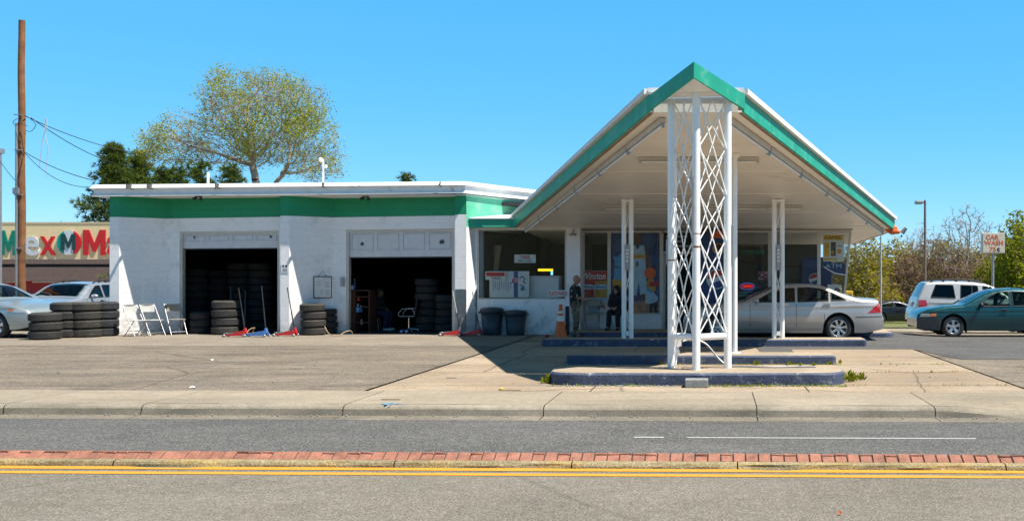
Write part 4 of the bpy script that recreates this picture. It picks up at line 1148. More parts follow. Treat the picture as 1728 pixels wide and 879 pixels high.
        m.tube(pts, .014, 6, cap=False); m.tube([(c.x, c.y, c.z), (c.x+.3, c.y, c.z-.15)], .02, 6); m.box(c.x-.02, c.x, c.y-.17, c.y+.17, c.z-.02, c.z+.02); m.build('steering_wheel', M['black_plastic'], root, world=False)
    # shut lines, mouldings, handles, lamps
    for (v, z0, z1) in spec.get('gaps', []):
        x = fx(v)
        for sgn in (1, -1):
            m = MB(); n = 16; vs = []
            for k in range(n+1):
                z = z0+(z1-z0)*k/n; y = sgn*(Y(x, z)+.0025); vs += [(x-.005, y, z), (x+.005, y, z)]
            m.add(vs, [(2*k, 2*k+1, 2*k+3, 2*k+2) for k in range(n)])
            m.build('door_gap', M['black'], root, world=False)
    for (nm, pl, mt, off) in spec.get('panels', []): panel([(fx(v), z) for v, z in pl], nm, mt, off)
    for (v, z) in spec.get('handles', []):
        x = fx(v)
        for sgn in (1, -1):
            m = MB(); y = sgn*(Y(x, z)+.022); m.bar((x-.10, y, z), (x+.10, y, z+.004), .022, .03)
            m.box(x-.06, x+.06, sgn*(Y(x, z)+.004)-.003, sgn*(Y(x, z)+.004)+.003, z-.03, z+.03)
            m.build('door_handle', spec.get('handle_mat', spec['paint']), root, world=False, bevel=.006)
    if 'mirror' in spec:
        v, z = spec['mirror']; x = fx(v)
        for sgn in (1, -1):
            m = MB(); y = sgn*(Y(x, z)+.12); m.ball((x, y, z+.03), .1, 14, 8, .7, 1.15, .72); m.tube([(x+.02, sgn*(Y(x, z)-.02), z-.03), (x, y, z)], .03, 8)
            m.build('mirror', spec.get('mirror_mat', spec['paint']), root, world=False)
    if 'rails' in spec:
        va, vb = spec['rails']
        for sgn in (1, -1):
            m = MB(); pts = []
            for k in range(13):
                x = fx(va+(vb-va)*k/12); pts.append((x, sgn*(Y(x, tz(x))-.02), tz(x)+.06 - (.05 if k in (0, 12) else 0)))
            m.tube(pts, .022, 8); 
            for k in (3, 6, 9): m.box(pts[k][0]-.04, pts[k][0]+.04, pts[k][1]-.02, pts[k][1]+.02, pts[k][2]-.08, pts[k][2])
            m.build('roof_rail', M['black_plastic'], root, world=False)
    for (nm, x0v, x1v, y0, y1, z0, z1, mt) in spec.get('boxes', []):
        m = MB(); m.box(fx(x1v), fx(x0v), y0, y1, z0, z1); m.build(nm, mt, root, world=False, bevel=.008)
    # wheels
    for wx in whx:
        for sgn in (1, -1):
            yo = sgn*(hw(wx)-.035); wd = spec.get('tw', .21)
            rr = spec.get('rim', .215)
            prof = [(rr, 0), (rr+.01, -.012*sgn*-1), (Rw-.055, .012*sgn), (Rw-.02, -.004*sgn), (Rw, -.035*sgn), (Rw, -(wd-.035)*sgn), (Rw-.03, -wd*sgn), (rr, -wd*sgn)]
            m = MB(); m.lathe([(r_, h) for r_, h in prof], 44, (wx, yo, Rw), 'y')
            wh = m.build('wheel', M['tyre'], root, world=False)
            m = MB(); m.lathe([(rr-.001, -.01*sgn), (rr-.018, -.004*sgn), (rr-.03, -.03*sgn), (rr-.035, -.12*sgn)], 40, (wx, yo, Rw), 'y')
            ns = spec.get('spokes', 5); sw_ = spec.get('spoke_w', .055)
            for k in range(ns):
                a = 2*PI*k/ns + .3; u = Vector((math.cos(a), 0, math.sin(a))); t_ = Vector((-u.z, 0, u.x)); o_ = Vector((wx, yo, Rw))
                r0, r1 = .03, rr-.012; w0, w1 = sw_*.75, sw_*1.15
                ya, yb = -.035*sgn, -.006*sgn
                bq = [o_+u*r0-t_*w0, o_+u*r0+t_*w0, o_+u*r1+t_*w1, o_+u*r1-t_*w1]
                m.hexa([p+Vector((0, -.07*sgn, 0)) for p in bq], [bq[0]+Vector((0, -.02*sgn, 0)), bq[1]+Vector((0, -.02*sgn, 0)), bq[2]+Vector((0, yb, 0)), bq[3]+Vector((0, yb, 0))])
            m.lathe([(.0, -.008*sgn), (.03, -.010*sgn), (.062, -.018*sgn), (.07, -.06*sgn)], 20, (wx, yo, Rw), 'y')
            rm = m.build('rim', spec.get('rim_mat', M['rim']), wh, world=False, bevel=.004)
            m = MB(); m.lathe([(0.0, -.10*sgn), (rr-.036, -.10*sgn)], 24, (wx, yo, Rw), 'y'); m.build('brake_disc', M['black'], wh, world=False)
            if spec.get('flaps') : pass
    return root

silver = car_paint('silver_paint', (0.52, 0.49, 0.46), .6, .34)
# saloon under the canopy: nose to the left
sedan = dict(L=5.16, W=1.855, zb=.21, rw=.335, tw=.23, rim=.225, spokes=7, spoke_w=.032, paint=silver, zm=.62, tum=.44, crown=.035, round=.09,
    top=[(0, .52), (.03, .66), (.12, .73), (.35, .82), (.8, .92), (1.35, .975), (1.56, 1.01), (2.0, 1.225), (2.35, 1.365), (2.65, 1.42), (3.0, 1.440), (3.3, 1.432), (3.6, 1.395), (3.78, 1.345), (4.1, 1.21), (4.5, 1.085), (4.62, 1.07), (4.95, 1.05), (5.03, 1.035), (5.07, .92), (5.11, .70), (5.14, .66), (5.16, .60)],
    belt=[(0, .9), (1.5, .965), (2.5, .985), (3.8, 1.0), (4.4, 1.02), (5.16, 1.02)],
    windows=[[(1.80, 1.0), (2.86, 1.005), (2.86, 1.345), (2.62, 1.335), (2.3, 1.25), (1.93, 1.06)], [(2.95, 1.005), (3.72, 1.03), (3.72, 1.27), (3.50, 1.335), (3.2, 1.365), (2.95, 1.352)], [(3.80, 1.035), (4.17, 1.045), (4.10, 1.09), (3.80, 1.235)]],
    screens=[(1.58, 2.32), (3.72, 4.48)], wheels=[.905, 3.99],
    gaps=[(1.72, .30, .96), (2.90, .30, .985), (3.62, .45, .70)],
    panels=[('side_moulding', [(1.45, .50), (3.58, .50), (3.58, .535), (1.45, .535)], silver, .012), ('sill', [(1.35, .245), (3.55, .245), (3.55, .33), (1.35, .33)], car_paint('sill_paint', (.38, .35, .31), .5, .4), .010),
            ('tail_light', [(4.73, .715), (5.085, .725), (5.065, .90), (5.045, .985)], M['red_lamp'], .006), ('rear_bumper', [(4.41, .60), (5.12, .61), (5.12, .635), (4.41, .625)], M['grey_plastic'], .003)],
    handles=[(2.62, .93), (3.68, .935)], handle_mat=M['chrome'], mirror=(1.88, 1.0), mirror_mat=silver,
    boxes=[('exhaust', 4.98, 5.12, -.5, -.4, .27, .32, M['black_plastic']), ('licence_plate', 5.10, 5.135, -.26, .26, .76, .88, M['plate']), ('aerial', 3.72, 3.80, -.012, .012, 1.36, 1.45, M['black_plastic'])])
dS = 25.75
make_car('sedan', 'silver saloon car parked under the right side of the canopy', 'car', sedan, (X(1493, dS) - 2.58, dS + .93, 0.002), PI)

teal = car_paint('teal_paint', (0.004, 0.065, 0.078), .35, .28)
camry = dict(L=4.76, W=1.78, zb=.22, rw=.318, tw=.205, rim=.205, spokes=5, spoke_w=.045, paint=teal, zm=.60, tum=.43, round=.08,
    top=[(0, .52), (.03, .66), (.10, .725), (.31, .82), (.78, .905), (1.33, .945), (1.45, 1.0), (1.7, 1.135), (1.95, 1.26), (2.2, 1.345), (2.45, 1.39), (2.8, 1.41), (3.1, 1.40), (3.4, 1.35), (3.9, 1.14), (4.06, 1.06), (4.5, 1.03), (4.7, .98), (4.76, .6)],
    belt=[(0, .88), (1.4, .895), (4.0, .96), (4.76, .96)],
    windows=[[(1.78, .90), (2.66, .905), (2.66, 1.325), (2.35, 1.305), (2.05, 1.16)], [(2.75, .91), (3.45, .93), (3.42, 1.25), (3.15, 1.315), (2.75, 1.33)]],
    screens=[(1.45, 2.2), (3.42, 4.02)], wheels=[1.03, 3.70], flaps=True,
    gaps=[(1.52, .30, .88), (2.70, .30, .90)],
    panels=[('front_bumper', [(.02, .26), (.66, .24), (.68, .56), (.66, .575), (.02, .575)], M['grey_plastic'], .012), ('headlight', [(.07, .60), (.42, .615), (.34, .70), (.12, .70)], M['clear_lamp'], .006), ('indicator', [(.33, .615), (.53, .625), (.53, .705), (.40, .705)], M['amber_lamp'], .010),
            ('side_moulding', [(1.48, .50), (3.2, .50), (3.2, .54), (1.48, .54)], teal, .012)],
    handles=[(2.48, .80)], handle_mat=M['black_plastic'], mirror=(1.80, .92), mirror_mat=M['black_plastic'],
    boxes=[('mud_flap', 1.41, 1.43, -.84, -.62, .16, .42, M['black_plastic']), ('mud_flap', 1.41, 1.43, .62, .84, .16, .42, M['black_plastic'])])
dC = 29.0
make_car('sedan', 'dark teal saloon car entering at the right edge with amber front indicator', 'car', camry, (X(1549, dC) + 2.38, dC + .89, gz(7, 29.6)), PI)

suv_silver = car_paint('suv_paint', (0.50, 0.50, 0.50), .25, .35)
suv = dict(L=4.6, W=1.83, zb=.32, rw=.365, tw=.24, rim=.22, spokes=5, spoke_w=.05, paint=suv_silver, zm=.75, tum=.27, taper=.05, round=.08, crown=.03,
    top=[(0, .62), (.05, .86), (.3, 1.0), (1.0, 1.10), (1.35, 1.14), (1.6, 1.32), (1.95, 1.56), (2.2, 1.65), (2.7, 1.71), (3.3, 1.725), (3.9, 1.71), (4.14, 1.69), (4.22, 1.60), (4.42, 1.20), (4.46, 1.12), (4.52, .86), (4.58, .78), (4.6, .6)],
    belt=[(0, 1.05), (1.4, 1.12), (4.6, 1.17)],
    windows=[[(1.62, 1.15), (2.32, 1.16), (2.30, 1.57), (2.05, 1.55), (1.78, 1.34)], [(2.45, 1.16), (3.05, 1.17), (3.02, 1.60), (2.48, 1.585)], [(3.22, 1.175), (4.02, 1.20), (3.84, 1.62), (3.28, 1.605)]],
    glasses=[M['car_glass'], M['tint_glass'], M['tint_glass']], screen_glass=[M['car_glass'], M['tint_glass']],
    screens=[(1.4, 1.95), (4.17, 4.42)], wheels=[.95, 3.64],
    gaps=[(2.40, .45, 1.13), (3.13, .6, 1.15)],
    panels=[('tail_light', [(4.13, .84), (4.42, .84), (4.42, 1.12), (4.17, 1.12)], M['red_lamp'], .012), ('rear_bumper', [(4.0, .46), (4.59, .46), (4.59, .72), (4.0, .72)], M['alu'], .02), ('window_bar', [(2.66, 1.17), (2.69, 1.17), (2.67, 1.60), (2.64, 1.60)], M['black_plastic'], .006)],
    handles=[(2.95, 1.03), (2.26, 1.0)], handle_mat=M['black_plastic'], mirror=(1.66, 1.18), mirror_mat=M['black_plastic'], rails=(2.3, 4.0),
    boxes=[('licence_plate', 4.5, 4.545, -.17, .17, .88, 1.05, M['plate'])])
dU = 33.0
make_car('suv', 'silver sport utility wagon with roof rails behind the dark teal saloon', 'car', suv, (X(1543, dU) + 2.32, dU + .95, gz(8, 33.5)), R(-2))

navy = car_paint('navy_paint', (0.010, 0.016, 0.035), .4, .25)
coupe = dict(sedan); coupe.update(L=4.6, W=1.8, paint=navy, handle_mat=M['black_plastic'], mirror_mat=navy,
    top=[(0, .5), (.05, .64), (.3, .74), (.8, .83), (1.35, .89), (1.5, .93), (1.9, 1.12), (2.3, 1.25), (2.6, 1.28), (3.0, 1.26), (3.4, 1.17), (3.9, 1.02), (4.1, .98), (4.45, .95), (4.57, .75), (4.6, .55)],
    belt=[(0, .82), (1.5, .87), (4.6, .93)], windows=[[(1.8, .90), (2.65, .91), (2.65, 1.20), (2.4, 1.18)], [(2.74, .915), (3.5, .94), (3.35, 1.10), (2.74, 1.205)]],
    screens=[(1.52, 2.2), (3.3, 4.0)], wheels=[.9, 3.55], gaps=[(1.6, .3, .85), (2.7, .3, .88)], handles=[(2.5, .78)],
    panels=[('headlight', [(.12, .58), (.5, .62), (.45, .68), (.2, .68)], M['clear_lamp'], .005)], mirror=(1.8, .93), boxes=[], rim_mat=M['grey_plastic'])
dN = 57.0
make_car('coupe', 'small dark navy car parked far off behind the rear of the silver saloon', 'car', coupe, (X(1512, dN) , dN, gz(9, 57)), R(10))

pale = car_paint('pale_blue_paint', (0.36, 0.43, 0.46), .5, .3)
buick = dict(camry); buick.update(L=5.0, W=1.86, paint=pale, zb=.23, rw=.33, handle_mat=M['chrome'], mirror_mat=pale,
    top=[(0, .55), (.04, .70), (.15, .78), (.5, .88), (1.0, .96), (1.5, 1.01), (1.62, 1.06), (1.95, 1.22), (2.25, 1.36), (2.6, 1.45), (3.0, 1.475), (3.4, 1.44), (3.8, 1.30), (4.15, 1.14), (4.3, 1.1), (4.75, 1.06), (4.95, 1.0), (5.0, .62)],
    belt=[(0, .94), (1.5, .96), (5.0, 1.02)],
    windows=[[(1.9, .975), (2.75, .985), (2.75, 1.38), (2.5, 1.355), (2.2, 1.21)], [(2.85, .99), (3.7, 1.02), (3.6, 1.27), (3.3, 1.36), (2.85, 1.385)]],
    screens=[(1.62, 2.35), (3.7, 4.2)], wheels=[1.0, 3.8], gaps=[(1.62, .3, .95), (2.8, .3, .97)],
    panels=[('side_moulding', [(1.6, .52), (3.3, .52), (3.3, .56), (1.6, .56)], M['chrome'], .008), ('sill', [(1.5, .25), (3.4, .25), (3.4, .33), (1.5, .33)], M['white_trim'], .014), ('headlight', [(.1, .68), (.5, .70), (.45, .80), (.2, .79)], M['clear_lamp'], .006), ('indicator', [(.45, .71), (.62, .73), (.6, .79), (.47, .79)], M['amber_lamp'], .008)]
           + [('vent', [(1.22 + .1*k, .86), (1.27 + .1*k, .86), (1.27 + .1*k, .885), (1.22 + .1*k, .885)], M['black_plastic'], .006) for k in range(3)],
    handles=[(2.55, .87)], mirror=(1.95, 1.0), boxes=[])
make_car('sedan', 'pale blue saloon car cut by the left edge beside the stacked tyres', 'car', buick, (X(22, 27.6) - 1.22, 28.3, 0.002), R(-16))
wagon_p = car_paint('wagon_paint', (0.43, 0.47, 0.52), .55, .3)
wagon = dict(suv); wagon.update(L=4.7, W=1.78, paint=wagon_p, zb=.24, rw=.33, zm=.62, tum=.36,
    top=[(0, .56), (.05, .72), (.3, .84), (1.0, .96), (1.35, 1.0), (1.6, 1.14), (2.0, 1.35), (2.3, 1.43), (2.8, 1.47), (3.4, 1.475), (3.9, 1.44), (4.1, 1.38), (4.5, 1.04), (4.6, .95), (4.68, .75), (4.7, .58)],
    belt=[(0, .93), (1.4, .97), (4.7, 1.02)],
    windows=[[(1.72, .99), (2.55, .995), (2.55, 1.37), (2.3, 1.355), (2.0, 1.19)], [(2.66, .995), (3.45, 1.01), (3.42, 1.385), (2.66, 1.38)], [(3.54, 1.015), (4.28, 1.05), (4.0, 1.35), (3.54, 1.38)]],
    screens=[(1.4, 2.2), (4.12, 4.45)], wheels=[.95, 3.6], gaps=[(1.6, .4, .96), (2.6, .4, .98), (3.5, .5, .99)], rails=(2.4, 3.9), panels=[('headlight', [(.08, .66), (.45, .70), (.42, .80), (.15, .78)], M['clear_lamp'], .006)],
    handles=[(2.4, .87), (3.3, .88)], mirror=(1.85, 1.0), mirror_mat=wagon_p, boxes=[])
make_car('station_wagon', 'pale silver estate car with dark windows parked behind the tyre stacks at left', 'car', wagon, (X(104, 32.4), 33.0, 0.0), R(272))
white_p = car_paint('white_car_paint', (0.7, 0.7, 0.7), .1, .3)
far = dict(buick); far.update(paint=white_p, mirror_mat=white_p)
make_car('sedan', 'far white car with only its roof showing behind the pale blue saloon', 'car', far, (X(4, 44), 45, -.62), R(180 + 20))

# ================================================================== TYRES
def tyre_mesh(Ro, h, ri, seed):
    m = MB(); e = h * .5
    prof = [(ri, -e*.55), (ri + .02, -e*.86), (ri + (Ro-ri)*.45, -e*1.0), (Ro - .055, -e*.92), (Ro - .018, -e*.72)]
    ng = 4
    for k in range(ng + 1):
        z0 = -e*.66 + e*1.32*k/(ng+1); z1 = -e*.66 + e*1.32*(k+1)/(ng+1); gq = .007
        prof += [(Ro - .008, z0 + .001), (Ro, z0 + gq), (Ro, z1 - gq), (Ro - .010, z1 - .001)]
    prof += [(Ro - .018, e*.72), (Ro - .055, e*.92), (ri + (Ro-ri)*.45, e), (ri + .02, e*.86), (ri, e*.55), (ri - .012, 0)]
    m.lathe([(r_, z + e) for r_, z in prof], 44, close=True)
    return m
TY = {}
def tread_mat(name, base, groove):
    m, t, b = newmat(name)
    tc = N(t, 'ShaderNodeTexCoord')
    n1 = N(t, 'ShaderNodeTexNoise', Scale=5.0, Detail=7.0, Roughness=.7); t.links.new(tc.outputs['Object'], n1.inputs['Vector'])
    c = ramp(t, n1.outputs[0], [(.35, shade(base, .75)), (.68, shade(base, 1.6))])
    sx = N(t, 'ShaderNodeSeparateXYZ'); t.links.new(tc.outputs['Object'], sx.inputs[0])
    at = N(t, 'ShaderNodeMath', operation='ARCTAN2'); t.links.new(sx.outputs[1], at.inputs[0]); t.links.new(sx.outputs[0], at.inputs[1])
    ad = N(t, 'ShaderNodeMath', operation='MULTIPLY_ADD'); t.links.new(at.outputs[0], ad.inputs[0]); ad.inputs[1].default_value = 60 / 1.0
    mz = N(t, 'ShaderNodeMath', operation='MULTIPLY'); t.links.new(sx.outputs[2], mz.inputs[0]); mz.inputs[1].default_value = 46.0
    t.links.new(mz.outputs[0], ad.inputs[2])
    sn = N(t, 'ShaderNodeMath', operation='SINE'); t.links.new(ad.outputs[0], sn.inputs[0])
    rr_ = ramp(t, sn.outputs[0], [(.0, 0.0), (.25, 1.0)])
    out = mix(t, rr_.outputs[0], groove, c.outputs[0])
    t.links.new(out, b.inputs['Base Color']); b.inputs['Roughness'].default_value = .82; b.inputs['Specular IOR Level'].default_value = .3
    bp = N(t, 'ShaderNodeBump', Strength=.6, Distance=.01); t.links.new(rr_.outputs[0], bp.inputs['Height']); t.links.new(bp.outputs[0], b.inputs['Normal'])
    return m
M['tread_a'] = tread_mat('tread_a', (.060, .058, .055), (.024, .024, .024))
M['tread_b'] = tread_mat('tread_b', (.078, .071, .062), (.03, .028, .026))
M['tread_c'] = tread_mat('tread_c', (.052, .055, .062), (.022, .023, .026))
_ty = 0
trng = random.Random(21)
ORD = ['lowest', 'second', 'third', 'fourth', 'fifth', 'sixth', 'seventh', 'eighth', 'ninth']
def stack(px, d, n, Ro, h, where, mats='abc', jitter=.015, group='worn tyres stacked at the garage', z0=0.0):
    """d = distance of the nearest edge"""
    x, y = X(px, d + Ro), d + Ro
    zz = z0 + .003
    for k in range(n):
        mt = M['tread_' + mats[trng.randrange(len(mats))]]
        key = (round(Ro, 3), round(h, 3), mt.name)
        pos = 'top' if k == n - 1 else ('bottom' if k == 0 else (ORD[k] + ' lowest' if k == 1 else ORD[k] + ' lowest'))
        lab = '%s tyre %s' % (pos, where)
        ox, oy = trng.uniform(-jitter, jitter), trng.uniform(-jitter, jitter)
        if key not in TY:
            o = solo('tyre', tyre_mesh(Ro, h, Ro*.60, 0), mt, lab, 'tyre', group, base=(0, 0, 0)); TY[key] = o
        else:
            o = TY[key].copy(); COL.objects.link(o); o['label'] = lab; o['group'] = group
        o.location = (x + ox, y + oy, zz); o.rotation_euler = (0, 0, trng.random()*6.28); zz += h - .004
stack(76.5, 26.15, 3, .385, .237, 'of the three-tyre pile beside the pale blue saloon', 'a')
stack(111.5, 27.0, 4, .385, .242, 'of the pile second from left outside the garage', 'a')
stack(145, 27.15, 4, .385, .242, 'of the brownish pile third from left outside the garage', 'b')
stack(176, 27.7, 4, .375, .242, 'of the bluish pile nearest the first white pillar', 'c')
stack(381.5, 28.55, 4, .375, .246, 'of the sunlit pile of four in the left bay doorway', 'ab')
stack(339, 28.95, 3, .29, .21, 'of the low pile of three just inside the left bay', 'a')
stack(528, 28.25, 4, .34, .226, 'of the pile of four below the notice board', 'b')
stack(553, 28.95, 4, .27, .185, 'of the small pile half hidden below the notice board', 'c')
for (px, d, n_, Ro, h, wh) in ((329, 31.2, 8, .36, .24, 'of the tall dark pile leftmost in the left bay'), (367, 32.0, 8, .35, .235, 'of the dark pile behind the sunlit four'), (404, 31.8, 9, .36, .235, 'of the dark pile in the middle of the left bay'), (440, 31.5, 9, .36, .235, 'of the dark pile rightmost in the left bay'),
                          (720, 30.3, 7, .345, .232, 'of the taller dark pile in the right bay'), (753, 30.0, 5, .33, .225, 'of the shorter dark pile in the right bay')):
    stack(px, d, n_, Ro, h, wh, 'abc', .02, 'dark tyres piled inside the garage', .012)

# ================================================================== FLOOR JACKS
def jack(px, py, paint_, hpx, hpy, label, dark_handle=True, flip=1, dd=None):
    d = dd or D(py); x, y = X(px, d), d
    t = thing('floor_jack', label, 'jack', (x, y, 0.006), 0, 'floor jacks in front of the garage')
    S = .30
    m = MB()
    for sy in (-.11, .11):
        m.plate([(-S, .03), (S*.95, .03), (S, .10), (S*.75, .17), (S*.25, .15), (-S*.3, .09), (-S, .065)], sy - .008, sy + .008)
    m.plate([(-S*.1, .06), (S*.9, .06), (S*.9, .13), (S*.2, .12)], -.10, .10)
    m.map(lambda p: p + Vector((x, y, .006))).build('frame', M[paint_], t)
    m = MB(); m.bar((S*.5, 0, .11), (-S*.85, 0, .085), .09, .05); m.lathe([(.0, .11), (.055, .11), (.055, .085), (.03, .08)], 14, (-S*.85, 0, 0)); m.map(lambda p: p + Vector((x, y, .006))).build('lift_arm', M['steel_grey'], t)
    for wx, rw_ in ((-S*.9, .042), (S*.92, .038)):
        for sy in (-.14, .14):
            m = MB(); m.lathe([(.0, -.02), (rw_, -.018), (rw_, .018), (0, .02)], 14, (wx, sy, rw_), 'y'); m.map(lambda p: p + Vector((x, y, 0))).build('caster', M['steel_grey'], t)
    hx, hz = X(hpx, d), Z(hpy, d)
    b0 = Vector((x + S*.85, y, .14)); e = Vector((hx, y + .12, hz)); md = b0 + (e-b0)*.45
    m = MB(); m.tube([b0, md], .017, 10); m.build('handle_socket', M['black_plastic'], t)
    m = MB(); m.tube([md, e], .014, 10); m.build('handle', M['black_plastic'] if dark_handle == 1 else (M['steel_grey'] if dark_handle == 2 else M['alu']), t)
    m = MB(); m.plate([(S*.7, .12), (S*1.0, .12), (S*.9, .24), (S*.8, .24)], -.05, .05); m.map(lambda p: p + Vector((x, y, .006))).build('handle_yoke', M[paint_] if dark_handle else M['steel_grey'], t)
jack(398, 568.5, 'jack_red', 399, 486, 'red floor jack with black handle by the sunlit pile of four tyres', 1)
jack(433, 568.5, 'jack_blue', 438, 482, 'blue floor jack in front of the left garage bay', 1)
jack(482, 567.5, 'jack_red', 481.5, 485, 'red floor jack with black handle at the foot of the middle white pillar', 1)
jack(761, 567, 'jack_red', 762, 491, 'red floor jack with silver handle at the right jamb of the right bay', 0)
jack(794, 566.5, 'jack_red', 795.5, 492, 'dark red floor jack in the shade against the grey block wall', 2, dd=28.1)
# loose handles leaning inside
for (px, py, qx, qy, lab) in ((413, 528, 414, 490, 'thin steel bar leaning on the dark tyres behind the red jack'), (391, 520, 389, 484, 'thin bar leaning above the sunlit pile of four tyres')):
    m = MB(); a, b = P(px, 561, 30.6), P(qx, qy, 31.0); a.z = .02; m.tube([a, b], .012, 8); solo('steel_bar', m, M['steel_grey'], lab, 'bar')
def hose(pts, r, mat, name, label, cat):
    # smooth a polyline (Catmull-Rom)
    p = [Vector(q) for q in pts]; p = [p[0]] + p + [p[-1]]; out = []
    for i in range(1, len(p)-2):
        for k in range(8):
            t = k/8; a, b, c, d = p[i-1], p[i], p[i+1], p[i+2]
            out.append(.5*((2*b) + (c-a)*t + (2*a-5*b+4*c-d)*t*t + (3*b-a-3*c+d)*t**3))
    out.append(p[-2]); m = MB(); m.tube(out, r, 7); return solo(name, m, mat, label, cat)
hose([P(413, 566, 28.0), P(421, 556, 28.3), P(430, 553, 28.6), P(427, 560, 28.7), P(445, 564, 28.9), P(458, 563.5, 29.1)], .012, M['reflection_tan'], 'air_hose', 'tan air hose looped behind the blue floor jack', 'hose')
hose([(X(548, 28.4), 28.4, .25), (X(553, 28.2), 28.2, .10), (X(560, 28.1), 28.1, .02), (X(572, 28.1), 28.1, .02), (X(583, 28.3), 28.3, .11), (X(592, 28.5), 28.5, .12), (X(595, 28.6), 28.6, .03)], .013, M['reflection_tan'], 'air_hose', 'tan air hose lying beside the pile of four tyres', 'hose')
hose([P(470, 478, 29.3), P(473, 492, 29.3), P(470, 520, 29.6), P(463, 545, 29.8), P(452, 556, 29.9)], .012, M['cable'], 'cable', 'black cable hanging at the right jamb of the left bay', 'cable')

# ================================================================== FOLDING CHAIRS
def folding_chair(loc, rz, seat, frame, label, group):
    """faces +x"""
    t = thing('folding_chair', label, 'chair', loc, rz, group)
    def W_(m): return m
    w2 = .215
    m = MB(); m.box(-.19, .20, -w2+.02, w2-.02, .425, .445); m.build('seat', seat, t, world=False, bevel=.008)
    m = MB()
    n = 8; vs = []
    for i in range(n+1):
        u = -1 + 2*i/n; yb = u*(w2-.01); xb = -.235 - .03*(1-u*u)
        vs += [(xb, yb, .66), (xb - .03, yb, .86), (xb - .018, yb, .86), (xb + .012, yb, .66)]
    m.add(vs, [(4*i+a, 4*(i+1)+a, 4*(i+1)+(a+1) % 4, 4*i+(a+1) % 4) for i in range(n) for a in range(4)]); m.build('backrest', seat, t, world=False)
    for s in (-1, 1):
        m = MB(); m.tube([(.24, s*w2, .0), (-.02, s*w2, .44), (-.27, s*w2, .86)], .0125, 8); m.build('leg', frame, t, world=False)
        m = MB(); m.tube([(-.24, s*(w2-.03), .0), (.17, s*(w2-.03), .43)], .0115, 8); m.build('leg', frame, t, world=False)
    for (bx, bz_, wi, br) in ((-.27, .86, 0, .0125), (.19, .085, 0, .009), (-.20, .05, .03, .009), (-.11, .14, .03, .009)):
        m = MB(); m.tube([(bx, -w2+wi, bz_), (bx, w2-wi, bz_)], br, 6); m.build('crossbar', frame, t, world=False)
    return t
g = 'folding chairs against the garage'
folding_chair((X(221, 27.7), 27.95, 0.005), R(-24), M['chair_white'], M['chair_steel'], 'white folding chair in full sun beside the first white pillar', g)
folding_chair((X(246, 27.9), 28.25, 0.005), R(-28), M['chair_white'], M['chair_steel'], 'folding chair half in shade between two others by the garage', g)
folding_chair((X(279, 28.2), 28.75, 0.005), R(-40), M['chair_tan'], M['chair_steel'], 'grey folding chair in the shade nearest the left bay door', g)
folding_chair((X(998, 28.7), 28.85, 0.143), R(-90), M['chair_tan'], M['steel_grey'], 'empty tan folding chair by the shop window behind the standing man', 'folding chairs by the shop')
folding_chair((X(1042, 28.7), 28.8, 0.143), R(-96), M['chair_tan'], M['steel_grey'], 'folding chair the seated woman sits on', 'folding chairs by the shop')
# ================================================================== SIGNS AND SMALL THINGS
def fit_text(body, x0, x1, z0, z1, y, mat, parent, bold=0.0, ext=.003, shear=0.0, name='lettering'):
    me = text_mesh(body, 1.0, 0.0 if 'M' in body else bold, 1.0, shear)
    co = np.array([v.co[:] for v in me.vertices]); lo, hi = co.min(0), co.max(0)
    off = org(parent)
    for v in me.vertices:
        u = (v.co.x - lo[0])/(hi[0]-lo[0]); t = (v.co.y - lo[1])/(hi[1]-lo[1]); k = (v.co.z - lo[2])/(hi[2]-lo[2])
        v.co = Vector((x0 + (x1-x0)*u, y + ext*(1-k) - ext, z0 + (z1-z0)*t)) - off
    me.name = name; me.materials.clear(); me.materials.append(mat)
    o = bpy.data.objects.new(name, me); COL.objects.link(o); o.parent = parent; ORG[o.name] = off
    return o
def board(name, px0, px1, py0, py1, d, mat, label, cat, th=.008):
    x0, x1, z0, z1 = X(px0, d), X(px1, d), Z(py1, d), Z(py0, d)
    t = thing(name, label, cat, ((x0+x1)/2, d, z0))
    m = MB(); m.box(x0, x1, d, d + th, z0, z1); m.build('board', mat, t)
    return t
def ptext(t, body, px0, px1, py0, py1, d, mat, bold=.01, shear=0.0, ext=.002):
    return fit_text(body, X(px0, d), X(px1, d), Z(py1, d), Z(py0, d), d - .0015, mat, t, bold, ext, shear)
def pbox(t, name, px0, px1, py0, py1, d, mat, lift=.0015, th=.003):
    m = MB(); m.box(X(px0, d), X(px1, d), d - lift - th, d - lift, Z(py1, d), Z(py0, d)); return m.build(name, mat, t)
def pdisc(t, name, px, py, rp, d, mat, lift=.0015, th=.003, sx=1.0, a0=0, a1=360):
    r = rp*d/FX; m = MB(); pts = [(X(px, d) + sx*r*math.cos(R(a)), Z(py, d) + r*math.sin(R(a))) for a in np.linspace(a0, a1, 30 if a1-a0 == 360 else 24)]
    if a1 - a0 == 360: pts = pts[:-1]
    m.plate(pts, d - lift - th, d - lift); return m.build(name, mat, t)

